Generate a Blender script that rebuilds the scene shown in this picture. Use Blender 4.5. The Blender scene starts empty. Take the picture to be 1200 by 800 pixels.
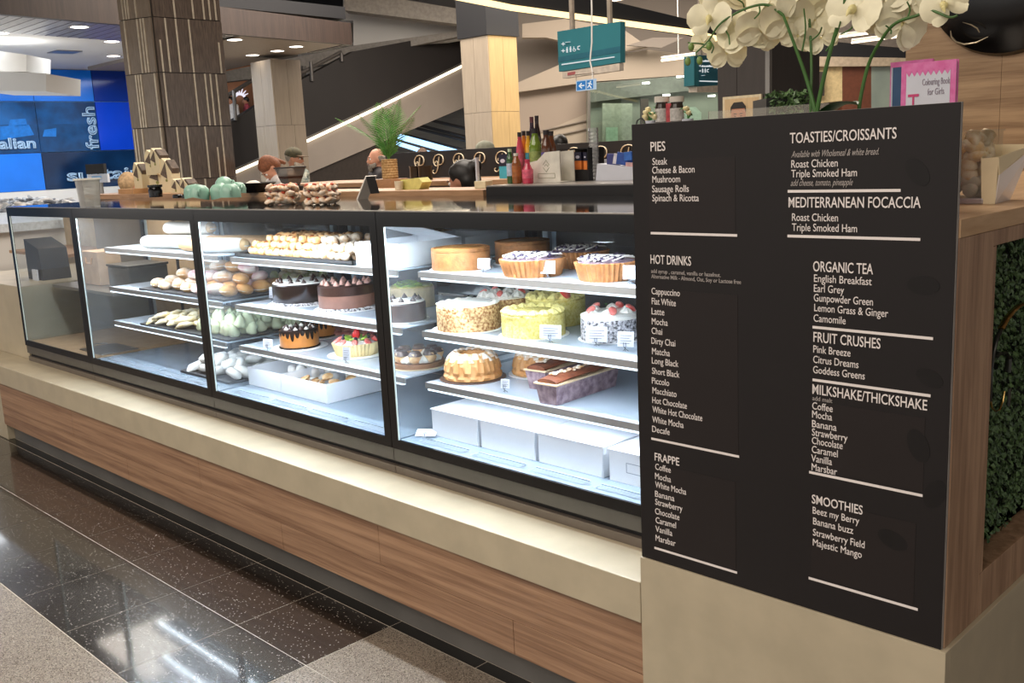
import bpy, bmesh, math, random
from mathutils import Vector, Matrix, Euler, Quaternion, noise
random.seed(7)
SC = bpy.context.scene
COL = SC.collection
# ---------------------------------------------------------------- camera
CAM = Vector((1.2643, -1.6101, 1.5)); FPX = 1153.8
AR = Vector((0.70809704, 0.70452036, -0.04743051))
AU = Vector((-0.09893842, 0.16550046, 0.98123432))
AW = Vector((-0.69914932, 0.69011642, -0.18689451))
cd = bpy.data.cameras.new('camera'); cam = bpy.data.objects.new('camera', cd); COL.objects.link(cam)
cd.sensor_width = 36; cd.lens = 36 * FPX / 1200; cd.clip_start = .05; cd.clip_end = 200
cam.matrix_world = Matrix.Translation(CAM) @ Matrix((AR, AU, -AW)).transposed().to_4x4()
SC.camera = cam
FZ = .145   # height of the mall floor (the camera is 1.355 m above it)
# ---------------------------------------------------------------- world, exposure
wd = bpy.data.worlds.new('world'); SC.world = wd; wd.use_nodes = True
bg = wd.node_tree.nodes['Background']; bg.inputs[0].default_value = (1.0, .95, .90, 1); bg.inputs[1].default_value = .85
SC.view_settings.view_transform = 'Standard'; SC.view_settings.look = 'None'
SC.view_settings.gamma = 1; SC.view_settings.exposure = 0.0
SC.cycles.transparent_max_bounces = 32
SC.cycles.max_bounces = 8
# ---------------------------------------------------------------- large lights
def area(name, loc, size, power, color, rot=(0, 0, 0), size_y=None, spread=None):
    ld = bpy.data.lights.new(name, 'AREA'); ld.energy = power; ld.color = color
    ld.size = size
    if size_y: ld.shape = 'RECTANGLE'; ld.size_y = size_y
    if spread: ld.spread = spread
    o = bpy.data.objects.new(name, ld); COL.objects.link(o); o.location = loc; o.rotation_euler = rot
    return o
WARM = (1, .90, .79); COOL = (.80, .90, 1.0)
area('mall_light', (-1.5, -4.0, 4.45), 8.0, 420, WARM, size_y=4.0)
area('mall_light', (-2.5, 2.0, 4.4), 3.0, 190, WARM, size_y=2.0)
area('mall_light', (-8, 5.0, 4.4), 4.0, 420, WARM, size_y=4.0)
area('mall_light', (-6, 9.0, 4.4), 4.0, 420, WARM, size_y=3.0)
area('mall_light', (-12.0, 3.0, 2.95), 2.5, 170, (.9, .95, 1), size_y=5.0)
# ---------------------------------------------------------------- ray helpers
def ray(px, py):
    return AW + AR * ((px - 600) / FPX) + AU * ((400 - py) / FPX)
def on(ax, c, px, py):
    d = ray(px, py); i = 'XYZ'.index(ax); return CAM + d * ((c - CAM[i]) / d[i])
HW = Vector((AW.x, AW.y, 0)).normalized()
def hd(D, px, py):
    d = ray(px, py); return CAM + d * (D / (d.x * HW.x + d.y * HW.y))
# ---------------------------------------------------------------- materials
def lin(h):
    h = h.lstrip('#'); v = [int(h[i:i + 2], 16) / 255 for i in (0, 2, 4)]
    return tuple((c / 12.92 if c <= .04045 else ((c + .055) / 1.055) ** 2.4) for c in v) + (1,)
def newmat(name):
    m = bpy.data.materials.new(name); m.use_nodes = True
    nt = m.node_tree; b = nt.nodes['Principled BSDF']
    return m, nt, b
def node(nt, t, **kw):
    n = nt.nodes.new(t)
    for k, v in kw.items():
        if k.startswith('i_'): n.inputs[int(k[2:])].default_value = v
        else: setattr(n, k, v)
    return n
MATS = {}
def mat(name, c, rough=.5, metal=0, var=.12, scale=20, bump=0, bscale=None, spec=.5, trans=0, alpha=1, emit=0, c2=None, coat=0, stretch=(1, 1, 1), sss=0):
    if name in MATS: return MATS[name]
    m, nt, b = newmat(name); MATS[name] = m
    col = lin(c); b.inputs['Roughness'].default_value = rough; b.inputs['Metallic'].default_value = metal
    b.inputs['Specular IOR Level'].default_value = spec
    if trans: b.inputs['Transmission Weight'].default_value = trans
    if coat: b.inputs['Coat Weight'].default_value = coat; b.inputs['Coat Roughness'].default_value = .08
    if alpha < 1: b.inputs['Alpha'].default_value = alpha
    if emit: b.inputs['Emission Color'].default_value = col; b.inputs['Emission Strength'].default_value = emit
    if sss: b.inputs['Subsurface Weight'].default_value = sss; b.inputs['Subsurface Radius'].default_value = (.01, .006, .004)
    tc = node(nt, 'ShaderNodeTexCoord'); mp = node(nt, 'ShaderNodeMapping'); mp.inputs['Scale'].default_value = stretch
    nt.links.new(tc.outputs['Object'], mp.inputs[0])
    nz = node(nt, 'ShaderNodeTexNoise'); nz.inputs['Scale'].default_value = scale; nz.inputs['Detail'].default_value = 4
    nt.links.new(mp.outputs[0], nz.inputs[0])
    rp = node(nt, 'ShaderNodeMix', data_type='RGBA')
    a = tuple(max(0, x * (1 - var)) for x in col[:3]) + (1,)
    z = lin(c2) if c2 else tuple(min(1, x * (1 + var)) for x in col[:3]) + (1,)
    if c2: a = col
    mr = node(nt, 'ShaderNodeMapRange'); mr.inputs[1].default_value = .35; mr.inputs[2].default_value = .65
    nt.links.new(nz.outputs[0], mr.inputs[0]); nt.links.new(mr.outputs[0], rp.inputs[0])
    rp.inputs[6].default_value = a; rp.inputs[7].default_value = z
    nt.links.new(rp.outputs[2], b.inputs['Base Color'])
    if bump:
        n2 = node(nt, 'ShaderNodeTexNoise'); n2.inputs['Scale'].default_value = bscale or scale * 3; n2.inputs['Detail'].default_value = 3
        nt.links.new(mp.outputs[0], n2.inputs[0])
        bp = node(nt, 'ShaderNodeBump'); bp.inputs['Strength'].default_value = bump; bp.inputs['Distance'].default_value = .004
        nt.links.new(n2.outputs[0], bp.inputs['Height']); nt.links.new(bp.outputs[0], b.inputs['Normal'])
    return m
def wood(name, c1, c2, stretch, rough=.42, scale=3):
    if name in MATS: return MATS[name]
    m, nt, b = newmat(name); MATS[name] = m
    ge = node(nt, 'ShaderNodeNewGeometry'); mp = node(nt, 'ShaderNodeMapping'); mp.inputs['Scale'].default_value = stretch
    nt.links.new(ge.outputs['Position'], mp.inputs[0])
    n1 = node(nt, 'ShaderNodeTexNoise'); n1.inputs['Scale'].default_value = scale; n1.inputs['Detail'].default_value = 6; n1.inputs['Distortion'].default_value = .6
    n2 = node(nt, 'ShaderNodeTexNoise'); n2.inputs['Scale'].default_value = scale * 6; n2.inputs['Detail'].default_value = 3
    for n in (n1, n2): nt.links.new(mp.outputs[0], n.inputs[0])
    ad = node(nt, 'ShaderNodeMath', operation='MULTIPLY_ADD'); ad.inputs[1].default_value = .35
    nt.links.new(n2.outputs[0], ad.inputs[0]); nt.links.new(n1.outputs[0], ad.inputs[2])
    mr = node(nt, 'ShaderNodeMapRange'); mr.inputs[1].default_value = .5; mr.inputs[2].default_value = .85
    nt.links.new(ad.outputs[0], mr.inputs[0])
    mx = node(nt, 'ShaderNodeMix', data_type='RGBA'); mx.inputs[6].default_value = lin(c1); mx.inputs[7].default_value = lin(c2)
    nt.links.new(mr.outputs[0], mx.inputs[0]); nt.links.new(mx.outputs[2], b.inputs['Base Color'])
    b.inputs['Roughness'].default_value = rough
    return m
def terrazzo(name, base, chips, rough, sc=90, dens=.35, ior=1.5, coat=0):
    if name in MATS: return MATS[name]
    m, nt, b = newmat(name); MATS[name] = m
    ge = node(nt, 'ShaderNodeNewGeometry')
    v = node(nt, 'ShaderNodeTexVoronoi'); v.inputs['Scale'].default_value = sc
    nt.links.new(ge.outputs['Position'], v.inputs[0])
    sep = node(nt, 'ShaderNodeSeparateColor'); nt.links.new(v.outputs['Color'], sep.inputs[0])
    rmp = node(nt, 'ShaderNodeValToRGB'); rmp.color_ramp.interpolation = 'CONSTANT'
    els = rmp.color_ramp.elements
    els[0].color = lin(base); els[0].position = 0
    els[1].color = lin(chips[0]); els[1].position = 1 - dens
    for i, c in enumerate(chips[1:]):
        e = els.new(1 - dens + dens * (i + 1) / len(chips)); e.color = lin(c)
    nt.links.new(sep.outputs[0], rmp.inputs[0])
    # only the middle of each cell is a chip
    mk = node(nt, 'ShaderNodeMath', operation='LESS_THAN'); mk.inputs[1].default_value = .42
    nt.links.new(v.outputs['Distance'], mk.inputs[0])
    nz = node(nt, 'ShaderNodeTexNoise'); nz.inputs['Scale'].default_value = 7; nz.inputs['Detail'].default_value = 5
    nt.links.new(ge.outputs['Position'], nz.inputs[0])
    bs = node(nt, 'ShaderNodeMix', data_type='RGBA'); a = lin(base)
    bs.inputs[6].default_value = tuple(x * .75 for x in a[:3]) + (1,); bs.inputs[7].default_value = tuple(x * 1.25 for x in a[:3]) + (1,)
    nt.links.new(nz.outputs[0], bs.inputs[0])
    mx = node(nt, 'ShaderNodeMix', data_type='RGBA')
    nt.links.new(mk.outputs[0], mx.inputs[0]); nt.links.new(bs.outputs[2], mx.inputs[6]); nt.links.new(rmp.outputs[0], mx.inputs[7])
    nt.links.new(mx.outputs[2], b.inputs['Base Color'])
    b.inputs['Roughness'].default_value = rough; b.inputs['IOR'].default_value = ior
    if coat: b.inputs['Coat Weight'].default_value = coat; b.inputs['Coat Roughness'].default_value = .065
    return m
def glass(name, tint=(1, 1, 1), ior=1.45, rough=0.0, milky=0.0, milkcol=(.8, .8, .8), refl=1.0):
    if name in MATS: return MATS[name]
    m, nt, b = newmat(name); MATS[name] = m; nt.nodes.remove(b)
    out = nt.nodes['Material Output']
    tr = node(nt, 'ShaderNodeBsdfTransparent'); tr.inputs[0].default_value = tint + (1,)
    gl = node(nt, 'ShaderNodeBsdfGlossy'); gl.inputs['Roughness'].default_value = rough
    fr = node(nt, 'ShaderNodeFresnel'); fr.inputs[0].default_value = ior
    mu = node(nt, 'ShaderNodeMath', operation='MULTIPLY'); mu.inputs[1].default_value = refl
    nt.links.new(fr.outputs[0], mu.inputs[0])
    mx = node(nt, 'ShaderNodeMixShader'); nt.links.new(mu.outputs[0], mx.inputs[0])
    src = tr
    if milky:
        df = node(nt, 'ShaderNodeBsdfDiffuse'); df.inputs[0].default_value = milkcol + (1,)
        m2 = node(nt, 'ShaderNodeMixShader'); m2.inputs[0].default_value = milky
        nt.links.new(tr.outputs[0], m2.inputs[1]); nt.links.new(df.outputs[0], m2.inputs[2]); src = m2
    nt.links.new(src.outputs[0], mx.inputs[1]); nt.links.new(gl.outputs[0], mx.inputs[2])
    nt.links.new(mx.outputs[0], out.inputs[0])
    return m
def glow(name, c, strength):
    if name in MATS: return MATS[name]
    m, nt, b = newmat(name); MATS[name] = m; nt.nodes.remove(b)
    e = node(nt, 'ShaderNodeEmission'); e.inputs[0].default_value = lin(c); e.inputs[1].default_value = strength
    nt.links.new(e.outputs[0], nt.nodes['Material Output'].inputs[0]); return m
# ---------------------------------------------------------------- mesh builder
class MB:
    def __init__(s): s.bm = bmesh.new()
    def _t(s, verts, M):
        if M is not None: bmesh.ops.transform(s.bm, matrix=M, verts=verts)
    def box(s, a, b, bev=0, M=None):
        x0, x1 = sorted((a[0], b[0])); y0, y1 = sorted((a[1], b[1])); z0, z1 = sorted((a[2], b[2]))
        r = bmesh.ops.create_cube(s.bm, size=1)['verts']
        bmesh.ops.transform(s.bm, matrix=Matrix.Translation(((x0 + x1) / 2, (y0 + y1) / 2, (z0 + z1) / 2)) @ Matrix.Diagonal((x1 - x0, y1 - y0, z1 - z0, 1)), verts=r)
        if bev:
            es = list({e for v in r for e in v.link_edges})
            q = bmesh.ops.bevel(s.bm, geom=es, offset=bev, segments=2, affect='EDGES', profile=.5)
            r = list({v for f in q['faces'] for v in f.verts} | {v for v in r if v.is_valid})
        s._t(r, M); return s
    def prism(s, pts, n):
        n = Vector(n); vs = [s.bm.verts.new(p) for p in pts]; ws = [s.bm.verts.new(Vector(p) + n) for p in pts]
        s.bm.faces.new(vs); s.bm.faces.new(ws[::-1]); k = len(pts)
        for i in range(k): s.bm.faces.new((vs[i], ws[i], ws[(i + 1) % k], vs[(i + 1) % k]))
        return s
    def face(s, pts): s.bm.faces.new([s.bm.verts.new(p) for p in pts]); return s
    def lathe(s, prof, n=24, M=None, rad=None):
        rings = []; nv = []
        for (r, z) in prof:
            if r <= 1e-6: v = [s.bm.verts.new((0, 0, z))]
            else: v = [s.bm.verts.new((r * (rad(i / n) if rad else 1) * math.cos(2 * math.pi * i / n), r * (rad(i / n) if rad else 1) * math.sin(2 * math.pi * i / n), z)) for i in range(n)]
            rings.append(v); nv += v
        for a, b in zip(rings, rings[1:]):
            for i in range(n):
                j = (i + 1) % n
                if len(a) == 1 and len(b) == 1: continue
                if len(a) == 1: s.bm.faces.new((a[0], b[i], b[j]))
                elif len(b) == 1: s.bm.faces.new((a[i], a[j], b[0]))
                else: s.bm.faces.new((a[i], a[j], b[j], b[i]))
        s._t(nv, M); return s
    def cyl(s, p, r, h, n=20, r2=None, M=None):
        T = Matrix.Translation(p); return s.lathe([(0, 0), (r, 0), (r2 if r2 is not None else r, h), (0, h)], n, (M @ T) if M is not None else T)
    def ball(s, p, r, n=12, M=None):
        r = (r, r, r) if not isinstance(r, (tuple, list)) else r
        T = Matrix.Translation(p) @ (M if M is not None else Matrix()) @ Matrix.Diagonal((r[0], r[1], r[2], 1))
        m = max(6, n // 2 + 1); top = s.bm.verts.new(T @ Vector((0, 0, 1))); prev = None
        for i in range(1, m):
            th = math.pi * i / m; z = math.cos(th); q = math.sin(th)
            row = [s.bm.verts.new(T @ Vector((q * math.cos(2 * math.pi * k / n), q * math.sin(2 * math.pi * k / n), z))) for k in range(n)]
            for k in range(n):
                j = (k + 1) % n
                if prev is None: s.bm.faces.new((top, row[k], row[j]))
                else: s.bm.faces.new((prev[k], row[k], row[j], prev[j]))
            prev = row
        bot = s.bm.verts.new(T @ Vector((0, 0, -1)))
        for k in range(n): s.bm.faces.new((prev[k], bot, prev[(k + 1) % n]))
        return s
    def tube(s, pts, r, n=8, flat=1.0, cap=True, up=None):
        pts = [Vector(p) for p in pts]; rr = r if isinstance(r, (list, tuple)) else [r] * len(pts)
        rings = []; prev = None
        for i, p in enumerate(pts):
            t = (pts[min(i + 1, len(pts) - 1)] - pts[max(i - 1, 0)]).normalized()
            if prev is None:
                a = (up or Vector((0, 0, 1))); a = a if abs(a.dot(t)) < .95 else Vector((1, 0, 0)); x = t.cross(a).normalized()
            else: x = (prev - t * prev.dot(t)).normalized()
            prev = x; y = t.cross(x)
            rings.append([s.bm.verts.new(p + x * rr[i] * math.cos(2 * math.pi * k / n) + y * rr[i] * flat * math.sin(2 * math.pi * k / n)) for k in range(n)])
        for a, b in zip(rings, rings[1:]):
            for k in range(n): s.bm.faces.new((a[k], a[(k + 1) % n], b[(k + 1) % n], b[k]))
        if cap: s.bm.faces.new(rings[0][::-1]); s.bm.faces.new(rings[-1])
        return s
    def build(s, name, m=None, parent=None, smooth=False, loc=None, rot=None, mesh_only=False, jitter=0, jscale=30):
        if jitter:
            for v in s.bm.verts: v.co += noise.noise_vector(v.co * jscale) * jitter
        bmesh.ops.recalc_face_normals(s.bm, faces=s.bm.faces)
        me = bpy.data.meshes.new(name); s.bm.to_mesh(me); s.bm.free()
        if smooth:
            for p in me.polygons: p.use_smooth = True
            if smooth != 'full':
                try: me.set_sharp_from_angle(angle=math.radians(38))
                except Exception: pass
        if m: me.materials.append(m)
        if mesh_only: return me
        return place(name, me, parent, loc, rot)
def place(name, me, parent=None, loc=None, rot=None, scale=None):
    o = bpy.data.objects.new(name, me); COL.objects.link(o)
    if parent: o.parent = parent
    if loc is not None: o.location = loc
    if rot is not None: o.rotation_euler = rot
    if scale is not None: o.scale = scale if isinstance(scale, (tuple, list)) else (scale,) * 3
    return o
def tag(o, label=None, cat=None, group=None, kind=None):
    if label: o['label'] = label
    if cat: o['category'] = cat
    if group: o['group'] = group
    if kind: o['kind'] = kind
    return o
def thing(name, label, cat, loc=(0, 0, 0), rz=0, group=None, rot=None):
    o = bpy.data.objects.new(name, None); COL.objects.link(o); o.location = loc; o.rotation_euler = rot or (0, 0, rz)
    o.empty_display_size = .05
    return tag(o, label, cat, group)
def copy_tree(o, parent=None):
    c = o.copy(); COL.objects.link(c); c.parent = parent
    for ch in o.children: copy_tree(ch, c)
    return c
TEXTS = []
def text(s, name, m, parent, origin, xdir, updir, size, width=None, ext=.0004, bold=0, shear=0, outline=0, label=None, center=False):
    cu = bpy.data.curves.new(name, 'FONT'); cu.body = s; cu.size = size; cu.extrude = ext; cu.offset = bold; cu.shear = shear
    cu.resolution_u = 3
    if outline: cu.fill_mode = 'NONE'; cu.bevel_depth = outline; cu.bevel_resolution = 0; cu.extrude = 0
    if center: cu.align_x = 'CENTER'
    cu.materials.append(m)
    o = bpy.data.objects.new(name, cu); COL.objects.link(o)
    x = Vector(xdir).normalized(); u = Vector(updir).normalized(); n = x.cross(u)
    M = Matrix((x, u, n)).transposed().to_4x4(); M.translation = Vector(origin)
    TEXTS.append((o, M, width, parent, name, label)); return o
def flush_text():
    dg = bpy.context.evaluated_depsgraph_get(); dg.update()
    mes = [bpy.data.meshes.new_from_object(t[0].evaluated_get(dg)) for t in TEXTS]
    for (o, M, width, parent, name, label), me in zip(TEXTS, mes):
        if width and len(me.vertices):
            xs = [v.co.x for v in me.vertices]; k = width / max(1e-6, max(xs) - min(xs)); x0 = min(xs)
            for v in me.vertices: v.co.x = (v.co.x - x0) * k
        me.name = name
        c = o.data; bpy.data.objects.remove(o); bpy.data.curves.remove(c)
        n = bpy.data.objects.new(name, me); COL.objects.link(n)
        if parent:
            n.parent = parent; n.matrix_local = (Matrix.Translation(parent.location) @ parent.rotation_euler.to_matrix().to_4x4()).inverted() @ M if parent.parent is None else M
        else: n.matrix_world = M
        if label: n['label'] = label
    TEXTS.clear()
def struct(o, label=None, cat=None):
    o['kind'] = 'structure'
    if label: o['label'] = label
    if cat: o['category'] = cat
    return o
# ================================================================ SETTING
M_stone = mat('stone', '#b3a78f', .38, var=.07, scale=9)
M_stone2 = mat('stone_joint', '#d8ccb0', .5)
M_oakH = wood('oak_along_counter', '#80604a', '#ab886b', (.7, 24, 24), scale=2.2)
M_oakV = wood('oak_upright', '#84654f', '#b08f74', (14, 14, .9), scale=3)
M_oakT = wood('oak_top', '#b08c66', '#c9a884', (8, 1, 8), scale=3)
M_oakW = wood('oak_wall', '#86694a', '#b29470', (.8, 14, 14), scale=2.0)
M_black = mat('black_gloss', '#0b0b0d', .12, var=.05)
M_blackm = mat('black_matte', '#161517', .55, var=.08)
M_kick = mat('kick_metal', '#6d6a66', .35, .2, var=.1, scale=6)
M_grout = mat('grout', '#a89e90', .8)
M_tdark = terrazzo('dark_terrazzo', '#1f1a17', ['#241f1b', '#2d2722', '#191512', '#27211d', '#312a24', '#1e1a17', '#39332d', '#9a938a'], .26, sc=210, dens=.55, ior=1.4, coat=1)
M_tlight = terrazzo('grey_terrazzo', '#776d62', ['#4a423a', '#8a8074', '#9c9285', '#3a332d'], .25, sc=260, dens=.8)
# floor slab, with grout showing between the tiles
fl = struct(MB().box((-40, -14, FZ - .10), (14, 30, FZ - .0012)).build('floor', M_grout), 'polished terrazzo floor of the shopping mall', 'floor')
T0 = .3709; x0 = -.9464; ys = (-.6566, -.2858, .0060)
me_t = MB().box((-T0 / 2 + .0018, -T0 / 2 + .0018, -.02), (T0 / 2 - .0018, T0 / 2 - .0018, 0)).build('tile', M_tdark, mesh_only=True)
me_u = MB().box((-T0 / 2 + .0018, -(ys[2] - ys[1]) / 2 + .0018, -.02), (T0 / 2 - .0018, (ys[2] - ys[1]) / 2 - .0018, 0)).build('tile', M_tdark, mesh_only=True)
me_v = MB().box((-T0 / 2 + .0018, -.0215, -.02), (T0 / 2 - .0018, .0215, 0)).build('border_tile', mat('border_black', '#121110', .08, var=.2, scale=60), mesh_only=True)
for c in range(14):
    place('tile', me_t, fl, (x0 - T0 * (c + .5), ys[0] + T0 / 2, FZ)); place('tile', me_u, fl, (x0 - T0 * (c + .5), (ys[1] + ys[2]) / 2, FZ))
for c in range(-4, 14): place('border_tile', me_v, fl, (x0 - T0 * (c + .5), ys[2] + .0235, FZ))
for a, b in [((-40, -14), (14, ys[0])), ((x0, ys[0]), (14, ys[1])), ((x0, ys[1]), (14, ys[2])), ((-40, ys[0]), (x0 - 14 * T0, .02)), ((-40, .137), (14, 30))]:
    MB().box((a[0] + .0015, a[1] + .0015, FZ - .02), (b[0] - .0015, b[1] - .0015, FZ)).build('terrazzo_slab', M_tlight, fl)
# ceiling
M_ceil = mat('ceiling_paint', '#b9aea2', .8, var=.03, scale=1)
M_ceilw = mat('ceiling_white', '#dedbd6', .7, var=.03, scale=1)
M_ceild = mat('ceiling_dark', '#17171b', .7, var=.05, scale=1)
struct(MB().box((-40, -14, 4.5), (14, 30, 4.7)).build('ceiling', M_ceil), 'high painted ceiling of the mall', 'ceiling')
# ================================================================ SERVING COUNTER BASE
cb = thing('counter_base', 'long low counter base with stone ledge and oak planks under the cake cabinets', 'counter', (-2.3, .3, 0))
def P(o, root):  # parent in world coordinates
    o.parent = root; o.location = Vector(o.location) - root.location; return o
P(MB().box((-4.95, .0, .4617), (-.002, .60, .5597), .002).build('ledge', M_stone), cb)
zs = .3295
def plank(xa, xb, za, zb): P(MB().box((xa + .0008, .012, za + .0008), (xb - .0008, .04, zb - .0008), .0008).build('plank', M_oakH), cb)
for xa, xb in ((-4.2, -3.25), (-3.25, -2.06), (-2.06, -.975), (-.975, -.002)): plank(xa, xb, zs, .4615)
for xa, xb in ((-4.2, -2.7), (-2.7, -1.515), (-1.515, -.425), (-.425, -.002)): plank(xa, xb, .2329, zs)
P(MB().box((-4.2, .04, .2329), (-.002, .85, .4615)).build('carcass', M_blackm), cb)
P(MB().box((-4.2, .053, FZ), (-.002, .85, .2329)).build('kick_plate', M_kick), cb)
eb = thing('stone_end_block', 'beige stone block closing the left end of the counter', 'counter', (-4.6, .4, 0))
P(MB().box((-4.95, .02, FZ), (-4.205, .9, .4612), .002).build('lower_block', M_stone), eb)
P(MB().box((-5.2, .16, .5602), (-4.135, .862, .945), .003).build('upper_block', M_stone), eb)
# ================================================================ CORNER UNIT WITH BOARD
cu = thing('corner_counter', 'tall oak counter on a stone plinth at the right end, with a framed green wall', 'counter', (.33, 1.2, 0))
M_side = M_stone
P(MB().box((0, 0, FZ), (.66, .02, .6197), .001).build('stone_front', M_stone), cu)
P(MB().box((.64, .0202, FZ), (.66, 2.6, .6197), .001).build('stone_side', M_stone), cu)
P(MB().box((.01, .0202, FZ), (.6398, 2.6, .61)).build('plinth_core', M_blackm), cu)
P(MB().box((.0, .014, .6199), (.648, .16, 1.355)).build('front_carcass', M_oakV), cu)
# oak facing with the opening Y .181-2.0, z .705-1.305
P(MB().box((.60, .0141, .6199), (.652, .165, 1.3325), .0006).build('oak_panel', M_oakV), cu)
P(MB().box((.60, .1655, .705), (.652, .181, 1.305), .0004).build('oak_panel', M_oakV), cu)
P(MB().box((.60, .1655, 1.3055), (.652, 2.4, 1.3325), .0006).build('oak_panel', M_oakV), cu)
P(MB().box((.60, .1655, .6199), (.652, 2.4, .7045), .0006).build('oak_panel', M_oakV), cu)
P(MB().box((.60, 1.9, .705), (.652, 2.4, 1.305), .0006).build('oak_panel', M_oakV), cu)
P(MB().box((.0, .0141, 1.333), (.653, 2.4, 1.363), .001).build('worktop', M_oakT), cu)
P(MB().box((.02, .17, .62), (.57, 2.39, 1.33)).build('inner_carcass', M_blackm), cu)
M_leaf = mat('faux_leaf', '#2f4a28', .5, var=.5, scale=60, c2='#5d7a4a')
M_leafd = mat('faux_backing', '#101a0f', .9)
P(MB().box((.571, .182, .706), (.578, 1.899, 1.304)).build('backing_mat', M_leafd), cu)
def foliage():
    bm = bmesh.new(); R = random.Random(3)
    for i in range(17000):
        y = .19 + (R.random() ** 1.4) * 1.7; z = R.uniform(.71, 1.30); x = R.uniform(.582, .612)
        l = R.uniform(.009, .017); d = Vector((R.uniform(.1, 1), R.uniform(-1, 1), R.uniform(-1, 1))).normalized()
        n = Vector((1, R.uniform(-.6, .6), R.uniform(-.3, .9))).normalized(); s = d.cross(n).normalized() * l * .38
        p = Vector((x, y, z)); q = p + (d - n * d.dot(n)).normalized() * l
        m = (p + q) / 2 + n * .002
        v = [bm.verts.new(k) for k in (p, m + s, q, m - s)]; bm.faces.new(v)
    for f in bm.faces: f.smooth = False
    me = bpy.data.meshes.new('foliage'); bm.to_mesh(me); bm.free(); me.materials.append(M_leaf); return me
fo = place('foliage', foliage(), None); fo['kind'] = 'stuff'; P(fo, cu)
# emblem on the green wall: brass ring and letters
M_brass = mat('brass', '#c9a86a', .25, 1, var=.1)
M_emb = mat('emblem_dark', '#3a3b38', .3, .6)
XEM = .635
def em(*pts): return [on('X', XEM, *p) for p in pts]
P(MB().tube(em((1215, 352), (1204, 354), (1194, 358), (1186, 365), (1179, 374), (1173, 385)), .0065, 6, flat=.4).build('emblem_ring', M_brass, None, True), cu)
P(MB().tube(em((1173, 386), (1168, 396), (1164, 412), (1161, 432), (1160, 455), (1160, 470)), .0045, 6, flat=.4).build('emblem_ring', M_emb, None, True), cu)
P(MB().tube(em((1160, 466), (1162, 477), (1166, 482), (1171, 480), (1175, 470), (1177, 458)), .0022, 6, flat=.4).build('emblem_letter', M_brass, None, True), cu)
P(MB().tube(em((1167, 418), (1170, 413), (1174, 415), (1178, 413), (1182, 420), (1181, 436)), .006, 6, flat=.4).build('emblem_letter', M_emb, None, True), cu)
P(MB().tube(em((1183, 455), (1182, 475)), .006, 6, flat=.4).build('emblem_letter', M_emb, None, True), cu)
# ================================================================ MENU BOARD
M_board = mat('board_print', '#191516', .5, spec=.35, var=.04, scale=4)
M_boardp = mat('board_print_panel', '#1f1919', .5, spec=.35, var=.03, scale=4)
M_edge = mat('board_edge', '#8f8a86', .5)
M_ink = mat('menu_lettering', '#e6dedb', .6, var=.02)
M_ink2 = mat('menu_small_lettering', '#a79f9b', .6, var=.02)
mb = thing('menu_board', 'big black menu board with white lettering on the counter corner', 'sign', (.325, .008, .62))
P(MB().box((.001, .0075, .6205), (.65, .0135, 1.5467)).build('board_back', M_edge), mb)
P(MB().box((.002, .0045, .6205), (.649, .0073, 1.5462)).build('printed_face', M_board), mb)
for a, b in (((.042, 1.335), (.243, 1.475)), ((.036, .90), (.247, 1.215)), ((.04, .655), (.24, .84)), ((.405, .69), (.60, .84)), ((.405, .90), (.61, 1.03))):
    P(MB().box((a[0], .0040, a[1]), (b[0], .0044, b[1])).build('printed_panel', M_boardp), mb)
M_bean = mat('board_bean', '#110e0f', .5, spec=.35)
for (x, z, r, t) in ((.585, 1.44, .026, .9), (.60, 1.255, .027, 0), (.615, 1.10, .024, .4), (.60, .98, .03, 1.2), (.56, .80, .028, .3), (.63, .90, .028, 2)):
    e = MB(); e.lathe([(0, 0), (r, 0), (r, .0003), (0, .0003)], 20, Matrix.Translation((x, .0042, z)) @ Matrix.Rotation(t, 4, 'Y') @ Matrix.Rotation(math.pi / 2, 4, 'X') @ Matrix.Diagonal((1, .6, 1, 1)))
    P(e.build('printed_bean', M_bean), mb)
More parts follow.
